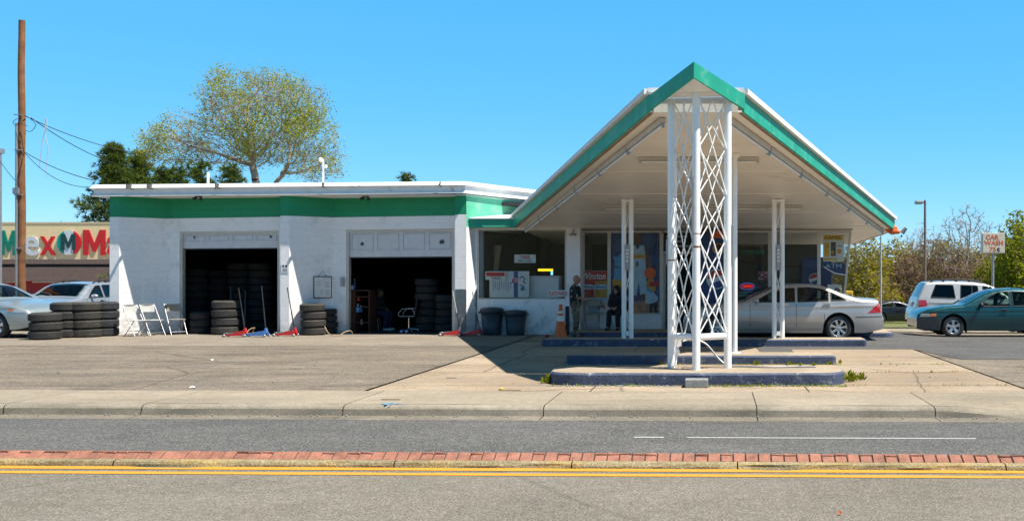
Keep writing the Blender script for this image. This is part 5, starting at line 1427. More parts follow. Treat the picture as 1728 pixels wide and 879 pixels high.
DI = YL + .075     # just inside the left window
t = board('sign', 868, 904, 429.5, 443.5, DI, M['paper'], 'white sign reading TIRES hanging in the middle of the left shop window', 'sign')
ptext(t, 'TIRES', 877, 895, 431.5, 437, DI, M['red'], .025); ptext(t, 'NEW & USED', 874.5, 897.5, 438.6, 441.6, DI, M['black'], .01)
t = board('sign', 819, 853, 458, 472, DI - .02, M['paper'], 'red and white tyre sign in the lower left of the shop window', 'sign')
pbox(t, 'band', 820.5, 851.5, 459.5, 466, DI - .02, M['red']); ptext(t, 'TIRES', 829, 845, 467.2, 471, DI - .02, M['black'], .01)
t = board('sign', 924, 959, 489.5, 500.5, YL - .012, M['paper'], 'white sign reading FLATS FIXED at the lower right of the shop window', 'sign')
ptext(t, 'FLATS FIXED', 926, 957, 491.8, 498.6, YL - .012, M['red'], .02)
t = board('poster', 826, 893, 457.5, 502, DI + .06, M['paper'], 'large white poster with a blue stripe and scribbles in the shop window', 'poster')
d = DI + .06
pbox(t, 'stripe', 867, 874, 458, 501.5, d, M['mid_blue'])
for k in range(9):
    pbox(t, 'print_line', 832 + k*3.6, 832.8 + k*3.6, 473 + (k % 3)*2, 492 - (k*5 % 7), d, M['mid_blue'])
m = MB(); 
for (a, b) in (((877, 470), (881, 466)), ((881, 466), (886, 470)), ((886, 470), (883, 476)), ((883, 476), (888, 478)), ((878, 480), (884, 484)), ((884, 484), (880, 490)), ((865, 474), (870, 478)), ((868, 470), (863, 478))):
    m.tube([(X(a[0], d), d - .004, Z(a[1], d)), (X(b[0], d), d - .004, Z(b[1], d))], .012, 5)
m.build('scribble', M['black'], t)
pdisc(t, 'spot', 882, 487, 4, d, M['sky_blue']); pdisc(t, 'spot', 869, 473, 5, d, M['pink'], .005)
t = thing('freezer_chest', 'plain white chest freezer inside the shop window right of the poster', 'freezer', (X(916, 29.4), 29.4, .13))
m = MB(); m.box(X(893, 29.05), X(943, 29.05), 29.05, 29.75, .13, Z(468, 29.05)); m.build('cabinet', M['white'], t, bevel=.02)
m = MB(); m.box(X(892, 29.03), X(944, 29.03), 29.02, 29.78, Z(468, 29.05), Z(465.5, 29.05)); m.build('lid', M['white'], t, bevel=.015)
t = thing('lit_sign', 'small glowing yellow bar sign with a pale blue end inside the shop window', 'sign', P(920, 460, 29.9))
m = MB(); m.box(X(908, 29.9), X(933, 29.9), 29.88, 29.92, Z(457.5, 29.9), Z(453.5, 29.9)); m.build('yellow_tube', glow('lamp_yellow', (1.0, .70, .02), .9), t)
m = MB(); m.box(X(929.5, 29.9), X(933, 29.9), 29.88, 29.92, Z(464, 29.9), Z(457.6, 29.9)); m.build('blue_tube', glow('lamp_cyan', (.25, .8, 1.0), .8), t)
# tan folded sheets standing in for a lamp reflection, left of the window
for (px, w_, lab) in ((824, 5, 'narrow tan strip of painted lamp reflection at the left end of the shop window'), (834, 6, 'wider ochre strip of painted lamp reflection second from the left in the shop window')):
    m = MB(); dd = 29.3; n = 24
    for j in range(12):
        z0, z1 = Z(462 - j*4, dd), Z(458 - j*4, dd); sh0 = (j*.35)*dd/FX*1.6; sh1 = ((j+1)*.35)*dd/FX*1.6
        for k in range(6):
            a, b = X(px - w_ + k*w_/3, dd), X(px - w_ + (k+1)*w_/3, dd); ya = dd + .03*math.sin(k*1.9); yb = dd + .03*math.sin((k+1)*1.9)
            m.quad((a + sh0, ya, z0), (b + sh0, yb, z0), (b + sh1, yb, z1), (a + sh1, ya, z1))
    solo('reflection_tan', m, M['reflection_tan'], lab, 'reflection_tan')
# wall lamp
t = thing('wall_lamp', 'small twin wall lamp on the white pillar beside the shop window', 'lamp', (X(967, 28.6), 28.69, Z(398, 28.7)))
m = MB(); x = X(967, 28.6); z = Z(394, 28.6); m.tube([(x, 28.68, z + .12), (x, 28.62, z + .05), (x, 28.6, z)], .012, 7); m.lathe([(.05, 28.69), (.05, 28.70)], 12, (x, 0, z + .12), 'y'); m.build('arm', M['black_plastic'], t)
m = MB(); m.ball((x - .05, 28.58, z - .03), .055, 12, 8, 1, 1, .7); m.ball((x + .05, 28.58, z - .03), .055, 12, 8, 1, 1, .7); m.build('shade', M['steel_grey'], t)

DR = YR + .035
t = board('poster', 978.5, 1025.5, 456.5, 527, DR, M['pale_blue'], 'tall cigarette poster with a red top and the price 94 in the shop window', 'poster')
pbox(t, 'red_field', 979, 1025, 457, 481, DR, M['red']); ptext(t, 'Winston', 983, 1022, 460, 471.5, DR - .005, M['white'], .015, .25)
for (a, b, mt) in ((984, 1002, 'red'), (1003.5, 1024, 'gold')):
    pk = pbox(t, 'cigarette_pack', a, b, 474, 502, DR, M[mt], .006)
    m = MB(); dd = DR - .011; m.box(X(a + .5, dd), X(b - .5, dd), dd - .003, dd, Z(488, dd), Z(480, dd)); m.build('pack_label', M['pale_blue'], pk)
    fit_text('Winston', X(a + 1.5, dd), X(b - 1.5, dd), Z(486, dd), Z(482, dd), dd - .004, M['black'], pk, .015, .002)
ptext(t, '94', 1007, 1022, 511.5, 522.5, DR, M['black'], .012)
# sports poster
t = board('poster', 1032.5, 1112.5, 388.5, 526.5, DR, M['blue'], 'large sports poster of a basketball player in a white shirt numbered 8', 'poster', .006)
def pplate(t, name, pts, mt, lift): 
    m = MB(); m.plate([(X(a, DR), Z(b, DR)) for a, b in pts], DR - lift - .002, DR - lift); return m.build(name, M[mt], t)
rp = random.Random(4)
for (cx, cy, r0, mt) in ((1050, 412, 16, 'mid_blue'), (1096, 405, 15, 'mid_blue'), (1046, 440, 14, 'sky_blue'), (1100, 440, 13, 'mid_blue'), (1042, 480, 13, 'gold'), (1099, 480, 14, 'gold'), (1050, 505, 15, 'pale_blue'), (1096, 505, 15, 'pale_blue'), (1092, 492, 9, 'sky_blue')):
    pts = []
    for k in range(17):
        a = 2*PI*k/17; r_ = r0*rp.uniform(.55, 1.05); pts.append((min(1112, max(1033, cx + r_*math.cos(a))), min(512, max(389, cy + r_*math.sin(a)))))
    pplate(t, 'splash', pts, mt, .0015 + rp.random()*.002)
pplate(t, 'base_band', [(1033, 512), (1112, 512), (1112, 526), (1033, 526)], 'black', .004)
pl = 'player'
pplate(t, pl, [(1068, 512), (1076, 512), (1078, 526), (1068, 526)], 'brown_skin', .006); pplate(t, pl, [(1082, 496), (1089, 496), (1089, 524), (1083, 524)], 'brown_skin', .006)
pplate(t, 'shorts', [(1065, 456), (1090, 456), (1091, 498), (1080, 497), (1078, 476), (1074, 499), (1064, 497)], 'pale_blue', .006)
pplate(t, pl, [(1069, 399), (1073, 393), (1079, 393), (1082, 399), (1081, 409), (1079, 414), (1072, 414), (1070, 409)], 'brown_skin', .008)
pplate(t, pl, [(1088, 414), (1092, 416), (1097, 440), (1104, 455), (1101, 460), (1093, 449), (1088, 432)], 'brown_skin', .007)
pplate(t, pl, [(1066, 414), (1062, 418), (1057, 440), (1050, 452), (1054, 457), (1062, 446), (1066, 430)], 'brown_skin', .007)
pplate(t, 'shirt', [(1068, 413), (1072, 414), (1076, 422), (1080, 414), (1087, 414), (1089, 430), (1090, 457), (1064, 457), (1065, 428)], 'pale_blue', .009)
pplate(t, 'shirt_band', [(1067, 430), (1088, 430), (1088, 436), (1067, 436)], 'gold', .0115)
fit_text('8', X(1073, DR), X(1078, DR), Z(450, DR), Z(441, DR), DR - .0115, M['black'], t, .02, .002)
pdisc(t, 'ball', 1097, 461, 10, DR, M['orange'], .010)
m = MB(); m.box(X(1036, DR), X(1050, DR), DR - .0075, DR - .005, Z(472, DR), Z(452, DR)); m.build('caption_box', M['sky_blue'], t)
m = MB(); m.box(X(1096, DR), X(1111, DR), DR - .0145, DR - .0128, Z(483, DR), Z(475, DR)); m.build('caption_box', M['red'], t)
# transom lettering
t = thing('transom_sign', 'dark sign with faint white lettering above the shop doorway', 'sign', P(1146, 425, YR))
m = MB(); d = YR - .03; m.box(X(1120, d), X(1168, d), d, d + .006, Z(424, d), Z(393, d)); m.build('board', M['black'], t)
for k, (a, b) in enumerate(((1124, 1160), (1124, 1150), (1124, 1164))):
    pbox(t, 'print_line', a, b, 398 + k*8, 400.5 + k*8, d, M['steel_grey'])
# drinks poster
def emblem(t, px, py, r, d, lift):
    pdisc(t, 'emblem', px, py, r, d, M['white'], lift)
    m = MB(); rr = r*.9*d/FX; c = (X(px, d), Z(py, d))
    def wave(s, a0): return [(c[0] + rr*math.cos(R(a)), c[1] + rr*math.sin(R(a))) for a in np.linspace(a0, a0 + 150, 14)]
    m.plate(wave(1, 30), d - lift - .007, d - lift - .005); m.build('emblem_top', M['red'], t)
    m = MB(); m.plate(wave(1, 215), d - lift - .007, d - lift - .005); m.build('emblem_base', M['mid_blue'], t)
d = YR - .05
t = thing('drinks_machine', 'blue drinks machine with a round red, white and blue emblem behind the lattice tower', 'machine', (X(1205, 28.9), 28.9, .143))
m = MB(); m.box(X(1180, 28.6), X(1236, 28.6), 28.6, 29.25, .143, Z(392, 28.6)); m.build('cabinet', M['black_plastic'], t, bevel=.02)
d = 28.59
pbox(t, 'front', 1182, 1234, 394, 545, d, M['blue'], .0, .008)
pbox(t, 'lower_band', 1182, 1234, 515, 545, d, M['mid_blue'], .009, .003)
pdisc(t, 'picture', 1215, 402, 13, d, M['orange'], .009, .003, 1.35, 0, 180); pdisc(t, 'picture', 1213, 420, 9, d, M['gold'], .009, .003, 1.2); pdisc(t, 'picture', 1213, 418, 6, d, M['wood_dark'], .0125)
emblem(t, 1209, 471, 17, d, .009)
pbox(t, 'coin_panel', 1222, 1231, 495, 520, d, M['grey_plastic'], .012)
# blue cooler with an emblem inside the shop
t = thing('drinks_cooler', 'blue drinks cooler with a round emblem inside the right shop window', 'cooler', (X(1380, 30.6), 30.6, .13))
d = 30.2
m = MB(); pts = [(X(1352, d), .13), (X(1404, d), .13), (X(1404, d), Z(440, d)), (X(1395, d), Z(434, d)), (X(1360, d), Z(434, d)), (X(1352, d), Z(440, d))]; m.plate(pts, d, d + .7); m.build('cabinet', M['blue'], t, bevel=.03)
emblem(t, 1375, 471, 10, d, .003)
pbox(t, 'top_panel', 1357, 1399, 438, 452, d, M['mid_blue'])
t = thing('shelf_unit', 'dark shelf with a pale front panel inside the shop right of the columns', 'shelf', (X(1336, 30.6), 30.6, .13))
d = 30.5
m = MB(); m.box(X(1322, d), X(1352, d), d, d + .5, .13, Z(448, d)); m.build('cabinet', M['wood_dark'], t)
pbox(t, 'front_panel', 1325, 1349, 452, 472, d, M['grey_plastic'])
t = thing('shop_counter', 'long dark counter with a green strip inside the shop behind the open sign', 'counter', (X(1270, 31), 31, .13))
m = MB(); m.box(X(1245, 31), X(1318, 31), 31, 31.6, .13, 1.15); m.build('base', M['wood_dark'], t)
m = MB(); m.box(X(1244, 31), X(1319, 31), 30.95, 31.65, 1.15, 1.19); m.build('top', M['shop_floor'], t)
for k, (py, mt) in enumerate(((425, 'green_sign'), (412, 'reflection_tan'), (440, 'wood_dark'))):
    m = MB(); m.box(X(1250, 34), X(1290, 34), 33.9, 34.3, Z(py + 4, 34), Z(py - 3, 34)); solo('wall_shelf', m, M[mt], ('green', 'tan', 'brown')[k] + ' wall shelf deep inside the shop above the counter', 'shelf')
# right window signs
t = thing('open_sign', 'oval red neon sign with a blue rim in the shop window above the saloon bonnet', 'sign', P(1262, 491, DR))
red_neon = glow('neon_red', (1.0, .03, .03), .45); blue_neon = glow('neon_blue', (.12, .25, 1.0), .2)
m = MB(); r1, r2 = 12.5*DR/FX, 5.6*DR/FX; c = P(1261, 483, DR)
m.tube([(c.x + r1*math.cos(a), DR, c.z + r2*math.sin(a)) for a in np.linspace(0, 2*PI, 30)], .010, 6, cap=False); m.build('rim_tube', blue_neon, t)
m = MB(); m.plate([(c.x + .97*r1*math.cos(a), c.z + .95*r2*math.sin(a)) for a in np.linspace(0, 2*PI, 28)[:-1]], DR + .012, DR + .02); m.build('back_plate', M['red'], t)
fit_text('OPEN', c.x - r1*.72, c.x + r1*.72, c.z - r2*.42, c.z + r2*.42, DR - .002, red_neon, t, .02, .008)
t = board('sign', 1245, 1272, 491.5, 503, DR, M['black'], 'small dark sign with green lettering below the oval neon sign', 'sign')
pbox(t, 'strip', 1246, 1271, 496.5, 500.5, DR, M['green_sign']); pbox(t, 'strip', 1247, 1270, 492.5, 494, DR, M['sky_blue'])
t = board('sign', 1280, 1297, 458.5, 472, DR, M['pink'], 'small pink square sign in the shop window left of the columns', 'sign')
m = MB(); d = DR
for (cx, cy, r0) in ((1286, 464, 4.2), (1292, 467, 3.4)): m.tube([(X(cx, d) + r0*d/FX*math.cos(a), d - .006, Z(cy, d) + r0*d/FX*math.sin(a)) for a in np.linspace(.5, 5.6, 16)], .018, 6)
m.build('figure', M['wood_dark'], t)
t = board('poster', 1389, 1424, 396, 441, DR, M['paper'], 'yellow and white cigarette poster in the raked end window', 'poster')
pbox(t, 'header', 1389.5, 1422, 397, 405, DR, M['yellow']); ptext(t, 'CAMEL', 1392, 1420, 398.5, 403.5, DR - .004, M['black'], .03)
pbox(t, 'yellow_field', 1390.5, 1399.5, 409, 432.5, DR, M['yellow']); ptext(t, 'SAVE', 1391.5, 1398.5, 414, 417, DR - .004, M['red'], .01)
pk = pbox(t, 'cigarette_pack', 1402, 1410.5, 408.5, 432, DR, M['grey_plastic']); pdisc(t, 'star', 1405, 426, 3, DR, M['gold'], .006); pdisc(t, 'star', 1416, 424, 4, DR, M['gold'], .003); pbox(t, 'print_line', 1413, 1421, 414, 416.5, DR, M['steel_grey'])
pbox(t, 'footer', 1390, 1413, 435.5, 439, DR, M['yellow'])
t = board('sign', 1391, 1426, 443.5, 463, DR, M['blue'], 'dark blue sign reading ATM in the raked end window', 'sign')
ptext(t, 'ATM', 1393, 1420, 445.5, 452, DR, M['pale_blue'], .02); ptext(t, 'INSIDE', 1403, 1424, 455, 460.5, DR, M['mid_blue'], .01)
m = MB(); m.tube([P(1390, 450, 29.15), P(1408, 461, 29.1), P(1427, 464, 29.15)], .016, 6); solo('white_rod', m, M['white_trim'], 'bent white rod across the raked end window', 'rod')
m = MB(); m.box(X(1396, 29.5), X(1420, 29.5), 29.5, 29.9, .13, Z(480, 29.5)); solo('white_box', m, M['white_trim'], 'white box low behind the raked end window', 'box', bevel=.02)

# notice board and notice on the garage
def onwall(p, q, u, off):
    a = Vector(p); b = Vector(q); d = (b-a).normalized(); nn = Vector((d.y, -d.x)); v = a + (b-a)*u + nn*off; return v, d
v0, d0 = onwall(pC2, pE, .50, .03); v1, _ = onwall(pC2, pE, .93, .03)
# endpoints chosen where the board shows in the picture
def on_px(p, q, px, off):
    best = None
    for k in range(401):
        v, d_ = onwall(p, q, k/400, off); e = abs(CXP + v.x*FX/v.y - px)
        if best is None or e < best[0]: best = (e, v, d_)
    return best[1]
a, b = on_px(pC2, pE, 528.5, .012), on_px(pC2, pE, 559.5, .012)
za, zb_ = Z(502, a.y), Z(467.5, a.y)
t = thing('notice_board', 'framed white notice board hanging on a string beside the right bay', 'board', (a.x, a.y, za))
m = MB(); m.wall(a, b, za, zb_, -.0); m = MB(); dn = (b-a).normalized(); nn = Vector((dn.y, -dn.x))
m.wall(a + nn*.02, b + nn*.02, za, zb_, .018); m.build('backing', M['paper'], t)
m = MB()
for (u0, u1, z0, z1) in ((0, 1, za - .02, za), (0, 1, zb_, zb_ + .02), (0, .03, za, zb_), (.97, 1, za, zb_)):
    m.wall(a + (b-a)*u0 + nn*.035, a + (b-a)*u1 + nn*.035, z0, z1, .03)
m.build('frame', M['black_plastic'], t)
hz = zb_ - za
for (u0, u1, w0, w1) in ((.10, .48, .50, .93), (.60, .92, .45, .84), (.33, .58, .08, .47), (.62, .95, .06, .42)):
    m = MB(); m.wall(a + (b-a)*u0 + nn*.024, a + (b-a)*u1 + nn*.024, za + hz*w0, za + hz*w1, .003); pp = m.build('paper', M['white'], t)
    m = MB()
    for k in range(5):
        f0 = w0 + (w1-w0)*(.15 + .15*k); m.wall(a + (b-a)*(u0 + .04) + nn*.0265, a + (b-a)*(u1 - .05) + nn*.0265, za + hz*f0, za + hz*f0 + .012, .002)
    m.build('print_line', M['steel_grey'], pp)
m = MB(); mid = (a+b)/2 + nn*.02; m.tube([(a.x + (b-a).x*.25, a.y + (b-a).y*.25 - .02, zb_), (mid.x, mid.y, zb_ + .17), (a.x + (b-a).x*.75, a.y + (b-a).y*.75 - .02, zb_)], .006, 6); m.build('string', M['cable'], t)
d = 28.488
t = board('notice', 474.5, 487.2, 445, 460, d, M['white'], 'small white notice with black marks on the middle white pillar', 'notice')
pdisc(t, 'mark', 478, 449, 1.7, d, M['black']); pdisc(t, 'mark', 483, 449, 1.9, d, M['black'])
for k in range(3): pbox(t, 'print_line', 477, 485, 453 + k*2, 453.7 + k*2, d, M['steel_grey'])
a = on_px(pE, pK1, 578, .03)
m = MB(); m.box(a.x - .05, a.x + .05, a.y - .05, a.y + .02, Z(483, a.y), Z(468, a.y)); solo('switch_box', m, M['steel_grey'], 'narrow grey switch box left of the right bay door', 'switch', bevel=.01)

# shelf of bottles at the left of the right bay
t = thing('workbench', 'dark red wooden cabinet just inside the left of the right garage bay', 'cabinet', (X(597, 29.9), 29.9, .012))
m = MB(); m.box(X(586, 29.7), X(599, 29.7), 29.7, 30.3, .012, Z(490, 29.7)); m.build('cabinet', M['wood_dark'], t)
m = MB(); 
for z in (.3, .75, 1.05, 1.24): m.box(X(599, 29.7), X(622, 29.7), 29.75, 30.3, z, z + .025)
m.box(X(621, 29.7), X(622.5, 29.7), 29.75, 30.3, .012, 1.26); m.build('shelf', M['wood_dark'], t)
def bottle(px, pyb, h, r, mt, lab, d=29.8):
    x, z = X(px, d), Z(pyb, d); m = MB()
    m.lathe([(0, 0), (r, 0.004), (r, h*.62), (r*.35, h*.78), (r*.35, h*.9)], 12, (x, d, z)); m.cur = 1; m.lathe([(r*.42, h*.9), (r*.42, h), (0, h)], 12, (x, d, z))
    solo('bottle', m, [mt, M['white']], lab, 'bottle', 'bottles in the garage', base=(x, d, z))
for (px, pb, h, r, mt, lab) in ((591.5, 489.5, .19, .035, 'pale_blue', 'short pale bottle standing on the dark cabinet in the right bay'), (595, 489.5, .15, .03, 'white', 'small white bottle on the dark cabinet in the right bay'), (598.3, 489.5, .33, .035, 'mid_blue', 'tall blue bottle on the dark cabinet in the right bay'),
                          (604, 527, .24, .06, 'sky_blue', 'large light blue jug on the shelf of the dark cabinet'), (609, 527, .2, .05, 'mid_blue', 'darker blue jug on the shelf beside the light blue jug'), (605, 507, .10, .06, 'red', 'red can on the upper shelf of the dark cabinet'), (610, 548, .16, .05, 'steel_grey', 'grey tin on the bottom shelf of the dark cabinet')):
    bottle(px, pb, h, r, M[mt], lab)
# office chair in the bay
x, y = X(690, 30.2), 30.2
t = thing('office_chair', 'wheeled office chair with thin pale armrests in the right garage bay', 'chair', (x, y, .012))
m = MB(); m.box(x - .22, x + .22, y - .22, y + .22, .43, .50); m.build('seat', M['black_plastic'], t, bevel=.03)
m = MB(); m.bar((x + .22, y, .50), (x + .30, y, .98), .40, .05, (1, 0, 0)); m.build('backrest', M['black_plastic'], t, bevel=.02)
for s in (-1, 1):
    m = MB(); q = [(x - .22, y + s*.23, .48), (x - .25, y + s*.24, .56), (x - .12, y + s*.24, .70), (x + .16, y + s*.24, .70), (x + .24, y + s*.23, .58), (x + .22, y + s*.23, .48)]; m.tube(q + [q[0]], .011, 6); m.build('armrest', M['alu'], t)
m = MB(); m.tube([(x, y, .10), (x, y, .43)], .028, 10); m.build('stem', M['chrome'], t)
for k in range(5):
    a = 2*PI*k/5 + .3; m = MB(); m.tube([(x, y, .11), (x + .27*math.cos(a), y + .27*math.sin(a), .075)], .018, 7); m.ball((x + .27*math.cos(a), y + .27*math.sin(a), .04), .03, 8, 6); m.build('foot', M['chrome'], t)
m = MB(); m.box(X(676, 29.6), X(690, 29.6), 29.55, 29.75, .06, .10); m.cur = 1
for s in (678, 687): m.lathe([(0, -.02), (.035, -.02), (.035, .02), (0, .02)], 12, (X(s, 29.6), 29.55, .047), 'y')
solo('creeper_board', m, [M['mid_blue'], M['white']], 'small blue wheeled board in front of the office chair', 'trolley')

# bins, cone, concrete block
def bin_(px0, px1, pyt, pyb, label):
    d = D(pyb); x = (X(px0, d) + X(px1, d))/2; r = (X(px1, d) - X(px0, d))/2; h = Z(pyt, d); y = d + r*.8
    t = thing('rubbish_bin', label, 'bin', (x, y, .005), 0, 'rubbish bins below the shop window')
    m = MB(); m.lathe([(0, .005), (r*.74, .005), (r*.78, .03), (r*.93, h*.80), (r*.90, h*.80), (r*.88, h*.78)], 36, (x, y, 0)); m.build('body', M['bin'], t)
    m = MB(); m.lathe([(r*.91, h*.795), (r*1.0, h*.80), (r*1.02, h*.93), (r*.99, h*.965), (r*.9, h*.99), (r*.3, h*1.02), (0, h*1.025)], 36, (x, y, 0)); m.build('lid', M['bin'], t)
    for s in (-1, 1):
        m = MB(); m.box(x + s*r*.98 - .04, x + s*r*.98 + .04, y - .12, y + .12, h*.80, h*.86); m.build('handle', M['bin'], t, bevel=.01)
bin_(807, 846, 519.5, 566.2, 'taller dark rubbish bin on the left under the shop window')
bin_(848, 886, 524, 566.2, 'shorter dark rubbish bin on the right under the shop window')
x, y = X(945, 26.0), 26.1
t = thing('traffic_cone', 'orange traffic cone with a white collar beside the standing man', 'cone', (x, y, .004))
m = MB(); m.box(x - .21, x + .21, y - .21, y + .21, .004, .05); m.build('base', M['black_plastic'], t, bevel=.015)
m = MB(); m.lathe([(.165, .05), (.045, .88), (.05, .90), (.05, .93), (.03, .935)], 24, (x, y, 0)); m.build('cone', M['orange'], t)
m = MB(); m.lathe([(.165 - .12*(.50-.05)/.83 + .003, .50), (.165 - .12*(.64-.05)/.83 + .003, .64)], 24, (x, y, 0)); m.build('collar', M['paper'], t)
m = MB(); m.lathe([(.165 - .12*(.70-.05)/.83 + .003, .70), (.165 - .12*(.76-.05)/.83 + .003, .76)], 24, (x, y, 0)); m.build('collar', M['paper'], t)
m = MB(); m.box(X(954, 28.4), X(959, 28.4), 28.4, 28.62, .005, Z(517, 28.4)); solo('black_post', m, M['black'], 'thin black post against the white pillar behind the cone', 'post')
m = MB(); m.ball((X(923, 27), 27, .06), .055, 10, 7); solo('red_ball', m, M['red'], 'small red object on the ground left of the cone', 'litter')
xx = X(1175, 14.9)
m = MB(); m.box(X(1156, 14.8), X(1195, 14.8), 14.72, 14.98, .004, .125); solo('concrete_block', m, M['stone_grey'], 'loose grey concrete block on the pavement against the nearest island', 'block', bevel=.012)
# hose and broken bracket at the tower foot
hose([(X(1150, 15.95), 16.0, .60), (X(1165, 15.9), 16.1, .62), (X(1190, 15.9), 16.15, .56), (X(1215, 15.9), 16.1, .30), (X(1232, 15.8), 16.05, .215), (X(1260, 15.8), 16.0, .205), (X(1290, 15.8), 15.9, .205), (X(1340, 15.8), 15.95, .205), (X(1378, 15.8), 15.95, .205)], .016, M['steel_grey'], 'water_hose', 'grey hose trailing from the tower foot across the nearest island', 'hose')
m = MB(); m.tube([(X(1139, 16.1), 16.1, .195), (X(1142, 16.1), 16.1, .42), (X(1146, 16.1), 16.1, .62)], .022, 8); m.box(X(1140, 16.1), X(1150, 16.1), 16.05, 16.15, .52, .64); m.box(X(1141, 16.1), X(1147, 16.1), 16.06, 16.14, .40, .46)
solo('standpipe', m, M['white_steel'], 'short white standpipe beside the left leg of the lattice tower', 'pipe')
# yellow box, right
x = X(1432, 31.2)
t = thing('newspaper_box', 'yellow newspaper box behind the rear of the silver saloon', 'box', (x, 31.2, gz(x, 31.2)))
m = MB(); m.box(x - .17, x + .11, 31.0, 31.4, gz(x, 31.2), 1.22); m.build('cabinet', M['yellow'], t, bevel=.02)
m = MB(); m.box(x - .12, x + .06, 30.985, 31.0, .85, 1.12); m.build('door_pane', M['tint_glass'], t)

# pole, wires
pd = 34.0
x = X(36.5, pd)
t = thing('utility_pole', 'tall brown wooden utility pole with a grey conduit at the left', 'pole', (x, pd, 0))
m = MB(); 
pts = []; rs = []
for k in range(24):
    z = -.2 + (Z(35, pd) + .2)*k/23; pts.append((x + .012*math.sin(k*.9), pd, z)); rs.append(.128 - .028*k/23)
m.tube(pts, rs, 16); m.build('shaft', M['pole_wood'], t)
m = MB(); xc = X(28, pd - .1); m.tube([(xc, pd - .1, 0), (xc, pd - .1, Z(208, pd))], .045, 10); m.build('conduit', M['steel_grey'], t)
m = MB()
for py in (196, 255, 330, 420): m.box(xc - .06, x + .11, pd - .15, pd - .11, Z(py, pd), Z(py, pd) + .035)
m.build('bracket', M['steel_grey'], t)
m = MB(); m.box(x - .16, x + .02, pd - .22, pd - .13, Z(328, pd), Z(318, pd)); m.build('junction_box', M['steel_grey'], t)
def wire(a, b, sag, r, label, mat='cable', n=14, name='overhead_wire'):
    a, b = Vector(a), Vector(b); m = MB(); m.tube([a + (b-a)*(k/n) - Vector((0, 0, sag*4*(k/n)*(1-k/n))) for k in range(n+1)], r, 6); return solo(name, m, M[mat], label, 'wire', 'wires from the utility pole')
wire(P(42, 196, pd - .1), P(262, 262, 45), .25, .014, 'highest overhead wire running from the pole into the bare tree')
wire(P(52, 199, pd - .1), P(190, 275, 42), .15, .014, 'second overhead wire sloping from the pole down to the pine')
wire(P(42, 257, pd - .1), P(156, 304, 29.5), .1, .012, 'third wire from the pole down to the garage roof corner')
wire(P(42, 258.5, pd - .1), P(152, 316, 30.5), .3, .010, 'lowest wire from the pole sagging to the garage roof corner')
wire(P(-20, 240, pd), P(31, 310, pd - .12), .1, .010, 'short wire entering from the left edge to the pole')
hose([P(44, 196, pd - .2), P(54, 203, pd - .2), P(60, 212, pd - .2), P(52, 222, pd - .2), P(42, 220, pd - .2)], .010, M['cable'], 'wire_loop', 'loose loop of wire right of the utility pole', 'wire')
hose([P(30, 200, pd - .2), P(22, 206, pd - .2), P(26, 212, pd - .2), P(33, 208, pd - .2), P(46, 213, pd - .2)], .010, M['cable'], 'wire_loop', 'small tangle of wire around the utility pole', 'wire')
hose([P(77, 198, pd), P(79, 215, pd), P(73, 232, pd), P(69, 262, pd), P(66, 285, pd)], .012, M['pale_cable'], 'white_string', 'left strand of white string hanging from the wires', 'string')
hose([P(77, 200, pd), P(76, 225, pd), P(81, 250, pd), P(79, 275, pd), P(80, 300, pd)], .012, M['pale_cable'], 'white_string', 'right strand of white string hanging from the wires', 'string')
t = thing('lamp_post', 'grey lamp post cut by the left edge of the picture', 'lamp post', (X(0, 50), 50, 0))
m = MB(); m.tube([(X(0.5, 50), 50, 0), (X(0.5, 50), 50, Z(255, 50))], .07, 10); m.build('pole', M['steel_grey'], t)
m = MB(); m.box(X(-6, 50), X(3.5, 50), 49.8, 50.2, Z(259, 50), Z(251, 50)); m.build('lamp_head', M['steel_grey'], t)

# grocery at left
gd = 75.0
G = lambda px: X(px, gd); GZ = lambda py: Z(py, gd)
gro = thing('grocery_building', 'low tan grocery with a dark awning band and red front beyond the cars', 'shop', (G(110), gd, 0))
m = MB(); m.box(G(-120), G(330), gd, gd + 20, GZ(438), GZ(377.5)); m.build('parapet', M['stucco'], gro)
m = MB(); m.box(G(-120) - .1, G(330), gd - .03, gd + 20, GZ(377.4), GZ(374.8)); m.build('coping', paint('coping', (.66, .52, .32), .8), gro)
m = MB(); m.box(G(-120), G(330), gd - 1.5, gd + 1, GZ(446), GZ(438.2)); m.build('awning_top', M['awning'], gro)
m = MB(); m.box(G(-120), G(330), gd - 1.2, gd + 1, GZ(451), GZ(446.1)); m.build('awning_groove', M['black'], gro)
m = MB(); m.box(G(-120), G(330), gd - 1.55, gd + 1, GZ(474), GZ(451.1)); m.build('awning_panel', M['awning'], gro)
m = MB(); m.box(G(-120), G(330), gd + .3, gd + 20, -1, GZ(474.2)); m.build('wall', M['red'], gro)
for (a, b) in ((-20, 26), (53, 107), (130, 186)):
    m = MB(); m.box(G(a), G(b), gd + .1, gd + .25, GZ(477), GZ(474.5)); m.build('window_head', M['white_trim'], gro)
m = MB(); m.box(G(109), G(118), gd + .05, gd + .28, -1, GZ(474.5)); m.build('pier', M['stucco'], gro)
m = MB(); m.box(G(-120), G(330), gd + .15, gd + .29, -1, GZ(503)); m.build('plinth', M['sky_blue'], gro)
def letter_m(x0, x1, z0, z1, y, th, mat, parent):
    q = ((0,0),(0,1),(.27,1),(.5,.46),(.73,1),(1,1),(1,0),(.77,0),(.77,.60),(.57,.13),(.43,.13),(.23,.60),(.23,0))
    m = MB(); m.plate([(x0 + (x1-x0)*u, z0 + (z1-z0)*v) for u, v in q], y - th, y); return m.build('letter_body', mat, parent)
